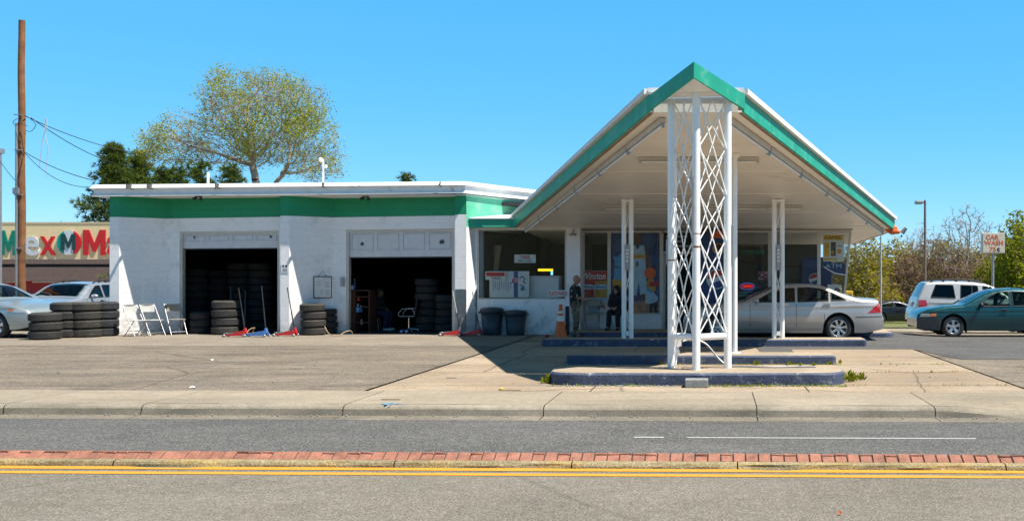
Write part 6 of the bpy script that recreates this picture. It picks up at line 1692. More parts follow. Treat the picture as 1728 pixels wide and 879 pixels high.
def letter(ch, px0, px1, py0, py1, mat, lab, ext=.055):
    t = thing('sign_letter', lab, 'letter', (G((px0+px1)/2), gd - .5, GZ(py1)), 0, 'letters on the grocery front')
    if ch == 'M': letter_m(G(px0), G(px1), GZ(py1), GZ(py0), gd - .02, ext, mat, t)
    else: fit_text(ch, G(px0), G(px1), GZ(py1), GZ(py0), gd - .02, mat, t, .012, ext, name='letter_body')
    m = MB(); 
    for u in (.3, .7): m.tube([(G(px0) + (G(px1)-G(px0))*u, gd - .06, GZ((py0+py1)/2 + (4 if ch == 'e' else 0))), (G(px0) + (G(px1)-G(px0))*u, gd + .02, GZ((py0+py1)/2))], .03, 6)
    m.build('mount', M['steel_grey'], t)
    return t
lg = paint('letter_green', (.0, .20, .13), .35); lr = paint('letter_red', (.60, .012, .012), .35); lw = paint('letter_white', (.62, .66, .70), .3)
letter('M', 2, 28, 389, 430.5, lg, 'large green letter M at the left end of the grocery sign')
letter('e', 41, 67, 398.5, 431.5, lw, 'white letter e beside the utility pole on the grocery sign')
letter('x', 68, 95, 399, 430.5, lr, 'red letter x left of the round emblem on the grocery sign')
letter('M', 141, 179, 388, 430.5, lr, 'large red letter M right of the round emblem on the grocery sign')
letter('a', 181.5, 208, 398.5, 431, lr, 'red letter a half hidden by the garage corner')
t = thing('round_emblem', 'round green, white and red emblem with a dark M on the grocery sign', 'emblem', (G(117.5), gd - .5, GZ(431)))
rr = 21*gd/FX; c = (G(117.5), GZ(409.5)); rr = 20.6*gd/FX
def cap_poly(x0, x1):
    pts = []
    for s in (1, -1):
        rng_ = np.linspace(x0, x1, 14) if s == 1 else np.linspace(x1, x0, 14)
        for u in rng_: pts.append((c[0] + u*rr, c[1] + s*rr*math.sqrt(max(0, 1 - u*u))))
    return pts
for (a, b, mt, nm) in ((-1, -.36, paint('emblem_green', (.0, .33, .25), .35), 'green_third'), (-.36, .36, lw, 'white_third'), (.36, 1, lr, 'red_third')):
    m = MB(); m.plate(cap_poly(a, b), gd - .10, gd - .03); m.build(nm, mt, t)
letter_m(G(105), G(129), GZ(422), GZ(395), gd - .105, .04, paint('emblem_letter', (.008, .05, .045), .35), t)

# car-wash sign, street lamp, thin pole
d = 40.0; gs = gz(10, d)
t = thing('car_wash_sign', 'weathered white sign reading CAR WASH 75c on a grey post', 'sign', (X(1677, d), d, gs))
m = MB(); m.tube([(X(1676.5, d), d + .1, gs), (X(1676.5, d), d + .1, Z(428, d))], .055, 12); m.build('post', M['steel_grey'], t)
sign_face = paint('sign_face', (.66, .60, .46), .5, dirt=(.55, .42, .22), dirt_amt=.6, dirt_scale=3)
m = MB(); m.box(X(1657, d), X(1696, d), d, d + .22, Z(427.5, d), Z(393, d)); m.build('cabinet', M['alu'], t, bevel=.02)
m = MB(); m.box(X(1659, d), X(1694, d), d - .012, d - .003, Z(425.5, d), Z(395, d)); m.build('face', sign_face, t)
rl_ = paint('faded_red', (.56, .11, .045), .6, dirt=(.6, .4, .25), dirt_amt=.45, dirt_scale=8)
dd = d - .012
for (tx, a, b, c_, e, mt) in (('CAR', 1663.5, 1685.5, 396.5, 404.5, rl_), ('WASH', 1660.5, 1692.5, 406, 414, rl_), ('75', 1669.5, 1680.5, 417, 425, rl_), ('c', 1682, 1687.5, 418.5, 424, M['black'])):
    fit_text(tx, X(a, d), X(b, d), Z(e, d), Z(c_, d), dd - .001, mt, t, .03, .004)
m = MB(); m.tube([(X(1684.6, d), dd - .004, Z(425.2, d)), (X(1684.6, d), dd - .004, Z(417.3, d))], .008, 5); m.build('cent_bar', M['black'], t)
d = 52.0; gs = gz(11, d)
t = thing('street_lamp', 'tall brown street lamp with a flat grey head above the bare trees', 'street lamp', (X(1561, d), d, gs))
m = MB(); m.tube([(X(1561, d), d, gs), (X(1561, d), d, Z(338, d))], [.085, .06], 12); m.build('pole', paint('lamp_pole', (.22, .15, .11), .6), t)
m = MB(); m.tube([(X(1561, d), d, Z(341.5, d)), (X(1553, d), d, Z(341.5, d))], .04, 8); m.build('arm', M['grey_plastic'], t)
m = MB(); m.box(X(1544, d), X(1557, d), d - .22, d + .22, Z(344.5, d), Z(339, d)); m.build('lamp_head', M['steel_grey'], t, bevel=.05)
d = 36.0
m = MB(); m.tube([(X(1486.5, d), d, gz(7, d)), (X(1486.5, d), d, Z(398, d))], .032, 10); solo('thin_pole', m, M['alu'], 'thin pale pole standing between the canopy corner and the navy car', 'pole')

# ================================================================== PEOPLE
def limb(mb, pts, rs): 
    P_ = [Vector(p) for p in pts]
    for i in range(len(P_)-1):
        n = 5
        mb.tube([P_[i] + (P_[i+1]-P_[i])*k/n for k in range(n+1)], [rs[i] + (rs[i+1]-rs[i])*k/n for k in range(n+1)], 12)
    for p, r_ in zip(P_, rs): mb.ball(p, r_, 12, 8)
def person(label, loc, rz, J, cloth, hair=None, short_sleeves=True, skin='tan_skin', scale=1.0):
    V = {k: Vector(v) for k, v in J.items() if k != 'yaw'}
    t_up = (V['neck'] - V['pelvis']).normalized()
    b = MB()
    # head
    h = V['head']; f = Vector((1, 0, 0)); 
    yaw = J.get('yaw', 0); Rm = Matrix.Rotation(yaw, 3, 'Z')
    hm = MB(); hm.ball((0, 0, 0), .096, 20, 14, 1.0, .80, 1.20); hm.ball((.035, 0, -.055), .066, 16, 10, .9, .86, .9); hm.ball((.055, 0, -.085), .034, 12, 8)
    hm.tube([(.092, 0, .015), (.118, 0, -.028)], [.008, .017], 8); hm.ball((.112, 0, -.028), .017, 8, 6, 1, 1.1, .8)
    hm.ball((.088, 0, .028), .022, 10, 6, .6, 2.2, .6)
    hm.ball((.09, 0, -.062), .016, 10, 6, .8, 1.6, .5)
    for s in (-1, 1): hm.ball((-.005, s*.079, -.008), .028, 10, 8, .7, .35, 1.15)
    hm.map(lambda p: h + Rm @ p); 
    b.add(hm.v, hm.f, True)
    limb(b, [V['neck'] - t_up*.03, h - Vector((.0, 0, .06))], [.060, .052])
    limb(b, [V['pelvis'], V['pelvis'].lerp(V['neck'], .35), V['pelvis'].lerp(V['neck'], .75), V['neck'] - t_up*.05], [.13, .125, .13, .085])
    for s in 'lr':
        limb(b, [V['neck'] - t_up*.07, V['sh_'+s]], [.07, .062])
        limb(b, [V['sh_'+s], V['el_'+s], V['wr_'+s]], [.052, .040, .028])
        limb(b, [V['hip_'+s], V['kn_'+s], V['an_'+s]], [.085, .056, .040])
        limb(b, [V['an_'+s], V['toe_'+s]], [.038, .032])
        # hand with five fingers
        w_ = V['wr_'+s]; dr = (V['hand_'+s] - w_).normalized(); side = dr.cross(Vector((0, 0, 1))).normalized(); up = side.cross(dr)
        b.tube([w_, w_ + dr*.045, w_ + dr*.085], [.026, .034, .030], 10)
        for k, (o, ln) in enumerate(((-.027, .062), (-.009, .075), (.009, .072), (.027, .055))):
            p0 = w_ + dr*.075 + side*o; p1 = p0 + dr*ln*.5 - up*.008; p2 = p1 + dr*ln*.4 - up*.028
            b.tube([p0, p1, p2], [.0115, .0105, .009], 8)
        sg = 1 if s == 'l' else -1
        p0 = w_ + dr*.03 + side*.024*sg; p1 = p0 + dr*.035 + side*.028*sg; p2 = p1 + dr*.03 - up*.01
        b.tube([p0, p1, p2], [.014, .012, .010], 8)
    me = remeshed(b, .009, 3); me.name = 'person'; me.materials.append(M[skin])
    o = bpy.data.objects.new('person', me); COL.objects.link(o); o.location = loc; o.rotation_euler = (0, 0, rz); o.scale = (scale,)*3
    tag(o, label, 'person')
    def child(name, mb, mat, vox=.012, sm=4):
        m_ = remeshed(mb, vox, sm); m_.name = name; m_.materials.append(mat); c = bpy.data.objects.new(name, m_); COL.objects.link(c); c.parent = o; return c
    # shirt or jacket
    s_ = MB(); limb(s_, [V['pelvis'] + t_up*.0, V['pelvis'].lerp(V['neck'], .35), V['pelvis'].lerp(V['neck'], .72), V['neck'] - t_up*.065], [.163, .165, .158, .10])
    for s in 'lr':
        limb(s_, [V['neck'] - t_up*.09, V['sh_'+s]], [.09, .078])
        if short_sleeves: limb(s_, [V['sh_'+s], V['sh_'+s].lerp(V['el_'+s], .85)], [.078, .068])
        else: limb(s_, [V['sh_'+s], V['el_'+s], V['el_'+s].lerp(V['wr_'+s], .93)], [.074, .058, .042])
    child('shirt', s_, cloth[0])
    tr = MB(); limb(tr, [V['hip_l'] + Vector((0, 0, .02)), V['hip_r'] + Vector((0, 0, .02))], [.125, .125]); tr.ball(V['pelvis'], .15, 14, 10, 1, 1, .9)
    for s in 'lr': limb(tr, [V['hip_'+s], V['kn_'+s], V['an_'+s] + (V['kn_'+s]-V['an_'+s]).normalized()*.03], [.112, .082, .070])
    child('trousers', tr, cloth[1])
    for s in 'lr':
        sh = MB(); a, e = V['an_'+s], V['toe_'+s]; dr = (e-a); dr.z = 0; dr.normalize(); z0 = e.z
        sh.ball(a + Vector((0, 0, -.03)) - dr*.02, .05, 12, 8, 1, .9, .9); limb(sh, [Vector((a.x, a.y, z0 + .008)) - dr*.03, Vector((e.x, e.y, z0 + .0)) + dr*.03], [.046, .040])
        child('shoe', sh, cloth[2], .01)
    if hair:
        hb = MB()
        if hair == 'bob':
            hb.ball((-.015, 0, .03), .112, 18, 12, 1.0, .92, 1.05); hb.ball((-.035, 0, -.06), .098, 16, 10, .85, 1.12, 1.1)
            for s in (-1, 1): hb.ball((.02, s*.083, -.05), .045, 12, 8, .9, .5, 1.7)
        else: hb.ball((-.022, 0, .035), .098, 16, 10, .98, .84, .98)
        hb.map(lambda p: h + Rm @ p); child('hair', hb, M['hair'], .008, 3)
    for s in (-1, 1):
        e = MB(); e.ball((.0885, s*.032, .012), .0115, 10, 8); e.map(lambda p: h + Rm @ p); e.build('eye', M['black'], o, world=False)
    return o
def floral():
    m, t, b = newmat('floral_cloth'); tc = N(t, 'ShaderNodeTexCoord')
    v = N(t, 'ShaderNodeTexVoronoi', Scale=11.0); t.links.new(tc.outputs['Object'], v.inputs['Vector'])
    n = N(t, 'ShaderNodeTexNoise', Scale=30.0); t.links.new(tc.outputs['Object'], n.inputs['Vector'])
    ad = N(t, 'ShaderNodeMath', operation='MULTIPLY_ADD'); t.links.new(n.outputs[0], ad.inputs[0]); ad.inputs[1].default_value = .35; t.links.new(v.outputs['Distance'], ad.inputs[2])
    r = ramp(t, ad.outputs[0], [(.36, (.62, .60, .52)), (.43, (.10, .16, .06)), (.50, (.012, .013, .016))]); t.links.new(r.outputs[0], b.inputs['Base Color']); b.inputs['Roughness'].default_value = .9
    return m
def camo():
    m, t, b = newmat('camo_cloth'); tc = N(t, 'ShaderNodeTexCoord')
    n = N(t, 'ShaderNodeTexNoise', Scale=9.0, Detail=3.0); t.links.new(tc.outputs['Object'], n.inputs['Vector'])
    r = ramp(t, n.outputs[0], [(.40, (.05, .045, .03)), (.46, (.16, .12, .075)), (.54, (.10, .105, .06)), (.60, (.24, .20, .14))]); r.color_ramp.interpolation = 'CONSTANT'; t.links.new(r.outputs[0], b.inputs['Base Color']); b.inputs['Roughness'].default_value = .9
    return m
dark_cloth = paint('dark_cloth', (.016, .015, .02), .9, var=.3, scale=9); plum = paint('plum_cloth', (.10, .02, .05), .9); work_blue = paint('work_blue', (.012, .02, .06), .9)
stand = dict(pelvis=(0, 0, .93), neck=(-.02, 0, 1.43), head=(.02, 0, 1.575), yaw=.35,
    sh_l=(-.01, .185, 1.38), sh_r=(-.01, -.185, 1.38), el_l=(-.02, .25, 1.10), el_r=(.0, -.25, 1.09), wr_l=(.20, .14, 1.06), wr_r=(.21, -.15, 1.05), hand_l=(.30, .07, 1.04), hand_r=(.31, -.08, 1.02),
    hip_l=(0, .095, .88), hip_r=(0, -.095, .88), kn_l=(.03, .11, .48), kn_r=(.02, -.12, .48), an_l=(.0, .12, .085), an_r=(-.03, -.13, .085), toe_l=(.15, .14, .035), toe_r=(.12, -.16, .035))
person('bald man in a dark flowered shirt and patterned trousers standing by the shop window', (X(971, 27.0), 27.05, .003), R(14), stand, (floral(), camo(), M['black']), None, True, 'tan_skin', 1.0)
sit = dict(pelvis=(-.02, 0, .55), neck=(.10, 0, 1.03), head=(.15, 0, 1.165), yaw=-.25,
    sh_l=(.09, .165, .985), sh_r=(.09, -.165, .985), el_l=(.17, .215, .73), el_r=(.17, -.215, .73), wr_l=(.36, .06, .66), wr_r=(.36, -.07, .66), hand_l=(.44, -.01, .62), hand_r=(.44, .02, .61),
    hip_l=(.03, .09, .53), hip_r=(.03, -.09, .53), kn_l=(.44, .12, .52), kn_r=(.44, -.13, .52), an_l=(.36, .10, .09), an_r=(.42, -.17, .09), toe_l=(.50, .11, .036), toe_r=(.56, -.19, .036))
person('dark haired woman in dark clothes sitting on a folding chair by the sports poster', (X(1042, 28.7), 28.80, .143), R(-100), sit, (dark_cloth, dark_cloth, M['black']), 'bob', False, 'tan_skin', .97)
sit2 = dict(sit); sit2['yaw'] = .4
person('seated worker in dark blue clothes deep in the shade of the right garage bay', (X(634, 31), 31.0, .012), R(-12), sit2, (dark_cloth, work_blue, M['paper']), 'short', False, 'brown_skin', 1.0)
x, y = X(634, 31), 31.0
t = thing('stool', 'low dark stool under the seated worker in the right bay', 'stool', (x, y, .012))
m = MB(); m.lathe([(0, .40), (.17, .40), (.17, .435), (0, .435)], 20, (x, y, 0)); m.build('seat', M['black_plastic'], t)
for k in range(4):
    a = PI/4 + PI/2*k; m = MB(); m.tube([(x + .1*math.cos(a), y + .1*math.sin(a), .40), (x + .19*math.cos(a), y + .19*math.sin(a), .012)], .012, 6); m.build('leg', M['steel_grey'], t)
# ================================================================== TREES
def colonise(attract, root, step, di, dk, rng, iters=140, up=.0, base_r=.2, tip_r=.012, expo=2.4):
    att = np.array(attract, float); nodes = [np.array(root[0], float)]; par = [-1]
    for p in root[1:]: nodes.append(np.array(p, float)); par.append(len(nodes)-2)
    NN = np.array(nodes); live = np.ones(len(att), bool)
    near = np.full(len(att), 1e9); ni = np.zeros(len(att), int)
    def upd(new, start):
        nonlocal near, ni
        for k in range(0, len(new), 400):
            D_ = np.linalg.norm(att[:, None, :] - new[None, k:k+400, :], axis=2); j = D_.argmin(1); dm = D_[np.arange(len(att)), j]
            b = dm < near; near = np.where(b, dm, near); ni = np.where(b, start + k + j, ni)
    upd(NN, 0)
    for it in range(iters):
        sel = live & (near < di)
        if not sel.any(): break
        acc = {}
        for a in np.nonzero(sel)[0]:
            n_ = ni[a]; v = att[a] - NN[n_]; l = np.linalg.norm(v)
            acc.setdefault(n_, []).append(v/max(l, 1e-6))
        new = []; np_ = []
        for n_, vs in acc.items():
            v = np.mean(vs, 0) + np.array([rng.gauss(0, .16), rng.gauss(0, .16), rng.gauss(0, .12) + up]); l = np.linalg.norm(v)
            if l < 1e-3: continue
            new.append(NN[n_] + v/l*step); np_.append(n_)
        if not new: break
        st = len(NN); NN = np.vstack([NN, np.array(new)]); par += np_
        upd(np.array(new), st)
        live &= near > dk
    n = len(NN); ch = [[] for _ in range(n)]
    for i in range(1, n): ch[par[i]].append(i)
    rad = np.zeros(n)
    for i in range(n-1, -1, -1):
        rad[i] = tip_r if not ch[i] else sum(rad[c]**expo for c in ch[i])**(1/expo)
    k = min(1, base_r/rad[0]) if rad[0] > 0 else 1
    rad = np.maximum(tip_r*.6, rad*(k if rad[0] > base_r else 1))
    return NN, par, ch, rad
def skeleton_mesh(NN, par, ch, rad, rng, tw=None, twigs=0, twig_len=.3, twig_r=.006):
    m = MB()
    for i in range(1, len(NN)):
        p = par[i]; r0 = rad[p] if rad[p] < rad[i]*1.8 else rad[i]*1.25
        m.tube([NN[p], NN[i]], [r0, rad[i]], 5 if rad[i] < .05 else 8, cap=False)
    tips = []
    for i in range(1, len(NN)):
        if rad[i] < .045:
            v = Vector(NN[i] - NN[par[i]]).normalized()
            for k in range(twigs):
                if rng.random() < .75:
                    q = (v + Vector((rng.gauss(0, .6), rng.gauss(0, .6), rng.gauss(.15, .5)))).normalized(); a = Vector(NN[i]); b = a + q*twig_len*rng.uniform(.5, 1.2)
                    s = q.cross(Vector((rng.random()-.5, rng.random()-.5, .3))).normalized()*twig_r; u = q.cross(s).normalized()*twig_r
                    m.add([a + s, a - s*.5 + u, a - s*.5 - u, b], [(0, 1, 3), (1, 2, 3), (2, 0, 3)]); tips.append((a, b))
    return m, tips
def leaves(points, rng, size, spread, per, flat=.4):
    m = MB()
    for (a, b) in points:
        for k in range(per if rng.random() < (per % 1 or 1) or per >= 1 else 0):
            c = a.lerp(b, rng.uniform(.3, 1.1)) + Vector((rng.gauss(0, spread), rng.gauss(0, spread), rng.gauss(0, spread)))
            u = Vector((rng.gauss(0, 1), rng.gauss(0, 1), rng.gauss(0, .6))).normalized(); v = u.cross(Vector((rng.gauss(0, 1), rng.gauss(0, 1), rng.gauss(0, 1)))).normalized(); s = size*rng.uniform(.6, 1.4)
            m.add([c - u*s*.5, c + v*s*.32, c + u*s*.55, c - v*s*.32], [(0, 1, 2, 3)])
    return m
L_spring = leaf_mat('leaf_spring', (.20, .25, .010), (.42, .44, .035))
L_olive = leaf_mat('leaf_olive', (.17, .165, .012), (.44, .35, .04), .5)
L_green = leaf_mat('leaf_green', (.13, .175, .012), (.34, .34, .03), .5)
L_red = leaf_mat('leaf_red', (.20, .13, .075), (.34, .30, .08), .5)
L_pine = leaf_mat('leaf_pine', (.035, .085, .025), (.17, .20, .035), .25)

# big spring elm behind the garage
rng = random.Random(11)
de = 52.0
def blob_points(blobs, n, rng, shell=.35):
    out = []; w_ = [b[1]*b[2]*b[3] for b in blobs]
    for _ in range(n):
        b = rng.choices(blobs, w_)[0]
        v = Vector((rng.gauss(0, 1), rng.gauss(0, 1), rng.gauss(0, 1))).normalized()*(rng.random()**shell)
        out.append((b[0][0] + v.x*b[1], b[0][1] + v.y*b[2], b[0][2] + v.z*b[3]))
    return out
def E(px, py): return (X(px, de), de, Z(py, de))
ex = X(435, de)
blobs = [(E(440, 200), 2.9, 2.6, 2.5), (E(385, 165), 1.5, 1.6, 1.5), (E(475, 185), 2.4, 2.2, 1.9), (E(515, 245), 1.8, 1.9, 1.8), (E(330, 235), 2.0, 2.0, 1.5), (E(285, 250), 1.5, 1.6, 1.3), (E(540, 280), 1.1, 1.5, 1.1), (E(400, 250), 2.0, 2.0, 1.3)]
att = [p for p in blob_points(blobs, 7500, rng) if mnoise.noise(Vector(p)*.75 + Vector((5, 2, 1))) > -.24]
rootp = [(ex, de, 0.0), (ex + .03, de, 1.5), (ex - .02, de, 3.0), (ex, de, 4.2), (ex + .02, de, 5.0)]
NN, par, ch, rad = colonise(att, rootp, .25, 6.0, .30, rng, 220, .05, .25, .009, 2.05)
t = thing('elm_tree', 'large spreading tree with sparse yellow-green leaves behind the garage', 'tree', (ex, de, 0))
m, tips = skeleton_mesh(NN, par, ch, rad, rng, twigs=5, twig_len=.46, twig_r=.007)
m.build('trunk', M['bark_pale'], t)
dens = lambda p: mnoise.noise(p*.55 + Vector((3, 1, 7)))
pts = [(a, b) for a, b in tips if rng.random() < .54 + 1.5*dens(b)]
leaves(pts, rng, .08, .16, 10).build('crown', L_spring, t)

# pines
def pine(H_, R_, rng, nw, droop, name, label, base, dens=10, tuft=.26):
    x0, y0, z0 = base
    t = thing(name, label, 'tree', base)
    m = MB(); m.tube([(x0, y0, z0), (x0 + .05, y0, z0 + H_*.5), (x0, y0, z0 + H_)], [.02*H_ + .04, .014*H_ + .02, .02], 9)
    tf = MB()
    for k in range(nw):
        f = .16 + .84*(k + rng.random())/nw; z = z0 + H_*f
        ln = R_*min(1.0, 1.5*(1-f) + .06)*rng.uniform(.55, 1.15)
        a = rng.random()*2*PI; q = Vector((math.cos(a), math.sin(a), 0)); p = Vector((x0, y0, z)); pts = [p]
        for j in range(1, 6): pts.append(p + q*ln*j/5 + Vector((rng.gauss(0, .04), rng.gauss(0, .04), droop*ln*(j/5)*(1 - 1.5*j/5) )))
        m.tube(pts, [.028, .024, .02, .016, .012, .008], 5, cap=False)
        for j in range(2, 6):
            for r_ in range(dens//4):
                c = pts[j] + Vector((rng.gauss(0, .20*tuft/.3), rng.gauss(0, .20*tuft/.3), rng.gauss(.05, .11*tuft/.3)))
                ax = (q + Vector((rng.gauss(0, .5), rng.gauss(0, .5), rng.gauss(.5, .4)))).normalized()
                for n_ in range(15):
                    dv = (ax + Vector((rng.gauss(0, .6), rng.gauss(0, .6), rng.gauss(0, .6)))).normalized(); e = c + dv*tuft*rng.uniform(.7, 1.2)
                    s = dv.cross(Vector((rng.gauss(0, 1), rng.gauss(0, 1), 1))).normalized()*.065*tuft
                    tf.add([c + s, c - s, e], [(0, 1, 2)])
    m.build('trunk', M['bark'], t); tf.build('crown', L_pine, t)
    return t
dp = 99.0
rng = random.Random(2)
pine(Z(250, dp) + .1, 4.2, rng, 210, .10, 'pine_tree', 'tall dark pine at the left rear corner of the garage', (X(193, dp), dp, 0), 17, .48)
pine(Z(263, 103) + .1, 3.6, rng, 170, .10, 'pine_tree', 'slightly shorter pine touching the tall one above the garage roof', (X(234, 103), 103, 0), 17, .48)
for (px, py, d_, lab) in ((300, 288, 47, 'low dark evergreen top showing above the roof right of the two pines'), (338, 280, 48, 'low evergreen top behind the vent pipe on the roof'), (390, 283, 49, 'low evergreen top at the foot of the large tree'), (272, 287, 46, 'small evergreen tip just above the roof beside the pines'), (687, 297, 60, 'tiny evergreen tip showing above the roof alone near its middle')):
    pine(Z(py, d_), 1.9, rng, 85, .05, 'evergreen_tree', lab, (X(px, d_), d_, 0), 14)

# trees on the right
def shrub_tree(kind, seed, H_, Wd, nleaf, leafm, barkm, natt, leaf=.13, keep=.8, per=3, low=.12, twigs=3, bias=None, twl=.4):
    """built at the origin"""
    rng = random.Random(seed)
    bl = []
    for k in range(6):
        a = rng.random()*6.28; r_ = Wd*.55*rng.random()
        bl.append(((r_*math.cos(a), r_*math.sin(a), H_*rng.uniform(.38, .72)), Wd*rng.uniform(.42, .62), Wd*rng.uniform(.42, .62), H_*rng.uniform(.22, .30)))
    bl.append(((0, 0, H_*.74), Wd*.5, Wd*.5, H_*.26))
    if low < .2: bl.append(((0, 0, H_*.28), Wd*.9, Wd*.8, H_*.22))
    att = blob_points(bl, natt, rng, .4)
    NN, par, ch, rad = colonise(att, [(0, 0, 0), (0.02, 0, H_*.07), (0, 0, H_*.14)], H_*.036, 8, H_*.055, rng, 120, .03, H_*.03, .013, 2.2)
    m, tips = skeleton_mesh(NN, par, ch, rad, rng, twigs=twigs, twig_len=twl, twig_r=.009)
    pts = [(a, b) for a, b in tips if rng.random() < keep + .35*mnoise.noise(b*.9 + Vector((seed, 0, 0)))]
    lf = leaves(pts, rng, leaf, .13, per) if keep > 0 else None
    return m, lf
TK = {}
def plant(kind, px, pytop, d, label, rz, sx=1.0):
    x = X(px, d); z0 = gz(x, d); H_ = Z(pytop, d) - z0
    spec = {'olive': (1, 5.0, 2.3, None, L_olive, M['bark_pale'], 1300, .15, .72, 3, .1, 5), 'green': (2, 6.0, 2.3, None, L_green, M['bark'], 1300, .16, 1.0, 4, .1, 5),
            'red': (3, 5.2, 3.0, None, L_red, M['bark_red'], 1700, .12, .5, 1, .1, 7), 'bare': (4, 7.5, 3.1, None, L_red, M['bark_pale'], 2200, .10, .2, 1, .3, 6)}[kind]
    if kind not in TK:
        m, lf = shrub_tree(kind, *spec)
        t = thing(kind + '_tree', label, 'tree', (0, 0, 0)); t.name = {'olive': 'leafy_tree', 'green': 'green_tree', 'red': 'budding_tree', 'bare': 'bare_tree'}[kind]
        m.build('trunk', spec[5], t, world=False)
        if lf: lf.build('crown', spec[4], t, world=False)
        TK[kind] = t; o = t
    else:
        o = dup(TK[kind], (0, 0, 0), 0, label)
    s = H_/spec[1]; o.location = (x, d, z0); o.rotation_euler = (0, 0, rz); o.scale = (s*sx, s*sx, s); o['group'] = 'trees beyond the side street'
    return o
plant('olive', 1462, 398, 62, 'olive green tree directly behind the right end of the canopy', .3, 1.1)
plant('olive', 1432, 415, 66, 'olive green tree partly hidden by the raked shop window', 2.1, 1.2)
plant('olive', 1518, 402, 68, 'yellow-green tree between the thin pale pole and the street lamp', 4.0, 1.1)
plant('green', 1484, 425, 74, 'smaller green tree low behind the thin pale pole', 1.0, 1.3)
plant('red', 1578, 396, 66, 'wide reddish budding tree below the street lamp', .6, 1.35)
plant('red', 1545, 425, 64, 'low reddish budding tree above the navy car', 2.6, 1.3)
plant('olive', 1600, 402, 72, 'olive tree seen through the reddish branches', 5.2, 1.3)
plant('bare', 1628, 340, 64, 'tall bare tree left of the car wash sign', .9, 1.05)
plant('bare', 1560, 372, 70, 'bare tree just behind the street lamp', 3.4, 1.0)
plant('olive', 1668, 405, 70, 'olive tree behind the car wash sign', 3.0, 1.3)
plant('red', 1652, 436, 62, 'low reddish tree above the roof of the silver utility wagon', 4.1, 1.3)
plant('green', 1722, 355, 50, 'large green tree at the right edge of the picture', 1.7, 1.0)
plant('green', 1700, 420, 58, 'lower green tree beside the car wash sign post', .2, 1.2)
plant('olive', 1748, 380, 62, 'olive tree just beyond the right edge behind the large green tree', 2.2, 1.2)
for k, (px, d_, py, lab) in enumerate(((1400, 84, 440, 'far olive tree left behind the shop end'), (1455, 88, 445, 'far olive tree in the gap under the canopy corner'), (1520, 86, 440, 'far olive tree behind the navy car'), (1580, 90, 436, 'far olive tree behind the reddish trees'), (1640, 88, 436, 'far olive tree behind the utility wagon'), (1700, 86, 430, 'far olive tree behind the teal saloon roof'), (1760, 90, 430, 'far olive tree beyond the right edge'))):
    plant('olive' if k % 2 else 'green', px, py, d_, lab, k*1.3, 1.9)

# the far tree line closing the horizon
m = MB(); rng = random.Random(77)
for k in range(2600):
    x_ = rng.choice((rng.uniform(26, 150), rng.uniform(26, 150), rng.uniform(-190, -95), rng.uniform(-10, 40))); y_ = rng.uniform(112, 126)
    hmax = 4.2 + 2.2*mnoise.noise(Vector((x_*.11, 3, 1))) + 1.2*mnoise.noise(Vector((x_*.4, 9, 1)))
    z_ = -1 + max(.3, hmax)*rng.random()**.8
    for q in range(5):
        c = Vector((x_ + rng.gauss(0, .7), y_ + rng.gauss(0, .5), z_ + rng.gauss(0, .5))); u = Vector((rng.gauss(0, 1), rng.gauss(0, 1), rng.gauss(0, 1))).normalized()*.35; v = u.cross(Vector((rng.gauss(0, 1), rng.gauss(0, 1), rng.gauss(0, 1)))).normalized()*.25
        m.add([c - u, c + v, c + u, c - v], [(0, 1, 2, 3)])
tag(m.build('far_trees', L_olive), 'far olive tree line closing the horizon behind everything', 'trees', kind='stuff')
# weeds along the islands
rng = random.Random(6)
def weed_proto(name, h, label, loc, n=26):
    t = MB()
    for k in range(n):
        a = rng.random()*6.28; r_ = h*.5*rng.random(); c = Vector((r_*math.cos(a), r_*math.sin(a)*.6, 0)); z = h*rng.uniform(.2, 1.0)*(1 - .5*r_/(h*.5)); q = c*rng.uniform(1.0, 1.7) + Vector((0, 0, z))
        u = Vector((math.cos(a+1), math.sin(a+1), .2)).normalized(); w_ = h*.14
        md = c.lerp(q, .6) + Vector((0, 0, h*.08))
        t.add([c, md + u*w_, q, md - u*w_], [(0, 1, 2, 3)])
    o = solo(name, t, L_green, label, 'weed', 'weeds along the blue islands', base=(0, 0, 0)); o.location = loc
    return o
W1 = weed_proto('weed', .20, 'leafy weed at the rounded left end of the nearest island', (X(922, 15.3), 15.35, .004))
W2 = weed_proto('weed', .24, 'tallest weed at the right end of the nearest island', (X(1434, 15.6), 15.6, .004), 34)
for (src, px, py, s, lab, z) in ((W1, 941, 645.5, .75, 'small weed just right of the left end of the nearest island', .004), (W1, 1453, 641, .8, 'bushy weed beyond the right end of the nearest island', .004), (W2, 1276, 616, .55, 'weed at the foot of the middle island right of the tower', .004), (W1, 1333, 616, .55, 'weed at the middle island half way to its right end', .004), (W1, 1351, 617, .35, 'tiny weed at the middle island beside a larger one', .004), (W2, 1373, 617, .35, 'low weed at the middle island third from its right end', .004), (W1, 1400, 615.5, .5, 'weed at the right corner of the middle island', .004), (W1, 1418, 613, .5, 'weed just beyond the right end of the middle island', .004), (W1, 1114, 615, .5, 'weed at the middle island beside the left tower leg', .004), (W1, 1226, 650.5, .35, 'flat weed at the foot of the nearest island right of the block', .004)):
    d_ = D(py); o = src.copy(); COL.objects.link(o); o['label'] = lab; o.location = (X(px, d_), d_, z); o.scale = (s*1.2, s, s); o.rotation_euler = (0, 0, rng.random()*6)
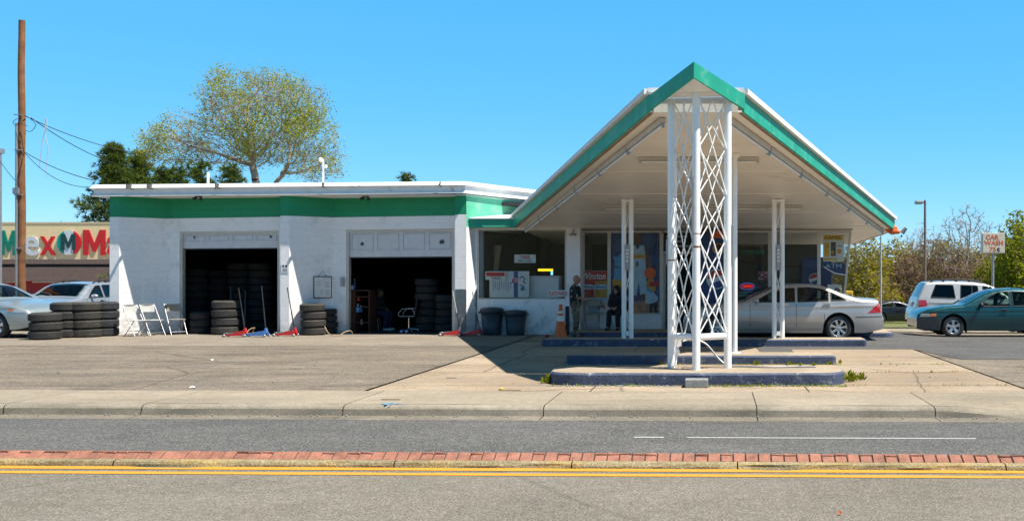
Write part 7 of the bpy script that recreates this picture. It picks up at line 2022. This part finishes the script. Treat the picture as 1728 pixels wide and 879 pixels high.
# thin grass and grit along the joints
m = MB()
for k in range(700):
    zone = rng.random()
    if zone < .45: px = rng.uniform(1190, 1430); y_ = 15.0 - rng.random()*.16; x_ = X(px, 15.0)
    elif zone < .6: px = rng.uniform(930, 1160); y_ = 15.02 - rng.random()*.1; x_ = X(px, 15.0)
    elif zone < .8: px = rng.uniform(1110, 1420); y_ = 18.74 - rng.random()*.1; x_ = X(px, 18.7)
    else: x_ = rng.uniform(1.5, 4.4); y_ = rng.choice((17.2, 18.7, 15.03)) + rng.gauss(0, .015)
    h = rng.uniform(.015, .05); a = rng.random()*6.28; s = Vector((math.cos(a), math.sin(a), 0))*h*.25; c = Vector((x_, y_, .005))
    m.add([c - s, c + s, c + Vector((rng.gauss(0, .4)*h, rng.gauss(0, .4)*h, h))], [(0, 1, 2)])
tag(m.build('joint_grass', L_spring), 'thin dry grass growing in the joints beside the blue islands', 'grass', kind='stuff')
m = MB()
for k in range(520):
    zone = rng.random()
    if zone < .6: x_ = X(rng.uniform(925, 1430), 15); y_ = 15.0 - abs(rng.gauss(0, .05))
    elif zone < .8: x_ = rng.uniform(-9, 4); y_ = ry(x_, 12.5 + rng.random()*.1)
    else: x_ = rng.uniform(-12, 4); y_ = rng.uniform(14.4, 24)
    s = rng.uniform(.006, .018); z_ = -.12 if y_ < 12.8 else .005
    m.ball((x_, y_, z_ + s*.4), s, 5, 4, 1, .8, .6)
tag(m.build('gravel', M['stone_grey']), 'scattered grit along the kerbs and islands', 'gravel', kind='stuff')
# litter
def scrap(px, py, w_, mt, lab, z=.006):
    d_ = D(py, z); m = MB(); c = (X(px, d_), d_); n = 7
    pts = [(c[0] + w_*rng.uniform(.5, 1)*math.cos(6.28*k/n), c[1] + w_*rng.uniform(.6, 1.2)*math.sin(6.28*k/n)) for k in range(n)]
    zz = [z + rng.uniform(0, .02) for _ in range(n)]
    m.add([(p[0], p[1], q) for p, q in zip(pts, zz)] + [(c[0], c[1], z + .03)], [(k, (k+1) % n, n) for k in range(n)])
    solo('litter', m, M[mt], lab, 'litter')
scrap(358, 607.5, .05, 'paper', 'scrap of white paper on the worn asphalt in front of the left bay')
scrap(325, 654, .05, 'paper', 'scrap of white paper near the pavement edge of the lot')
scrap(846, 656.5, .05, 'yellow', 'yellow scrap on the concrete left of the nearest island')
scrap(1100, 574, .07, 'paper', 'crumpled white wrapper on the far island left of the tower', .18)
scrap(1054, 583.0, .05, 'paper', 'small white scrap below the far island near the left columns')
scrap(1418, 867, .02, 'orange', 'small orange scrap on the near road', -.125)
for (px, py, w_, lab) in ((660, 675, .25, 'rust-brown strip lying on the pavement by blue paint'), (860, 659.5, .32, 'thin dark strip lying on the concrete near the yellow scrap'), (762, 638.5, .16, 'thin dark stick on the concrete left of the canopy shadow')):
    d_ = D(py); m = MB(); x_ = X(px, d_); m.box(x_ - w_/2, x_ + w_/2, d_ - .012, d_ + .012, .008, .016); solo('strip', m, M['wood_edge'], lab, 'litter')
# blue spray mark
d_ = D(682); m = MB()
for k in range(26):
    c = (X(660, d_) + rng.gauss(0, .07), d_ + rng.gauss(0, .05)); s = rng.uniform(.008, .03); n = 7
    m.add([(c[0] + s*rng.uniform(.6, 1.2)*math.cos(6.28*j/n), c[1] + s*rng.uniform(.6, 1.2)*math.sin(6.28*j/n), .0075 + k*.00003) for j in range(n)], [tuple(range(n))])
tag(m.build('paint_mark', M['sky_blue']), kind='structure')
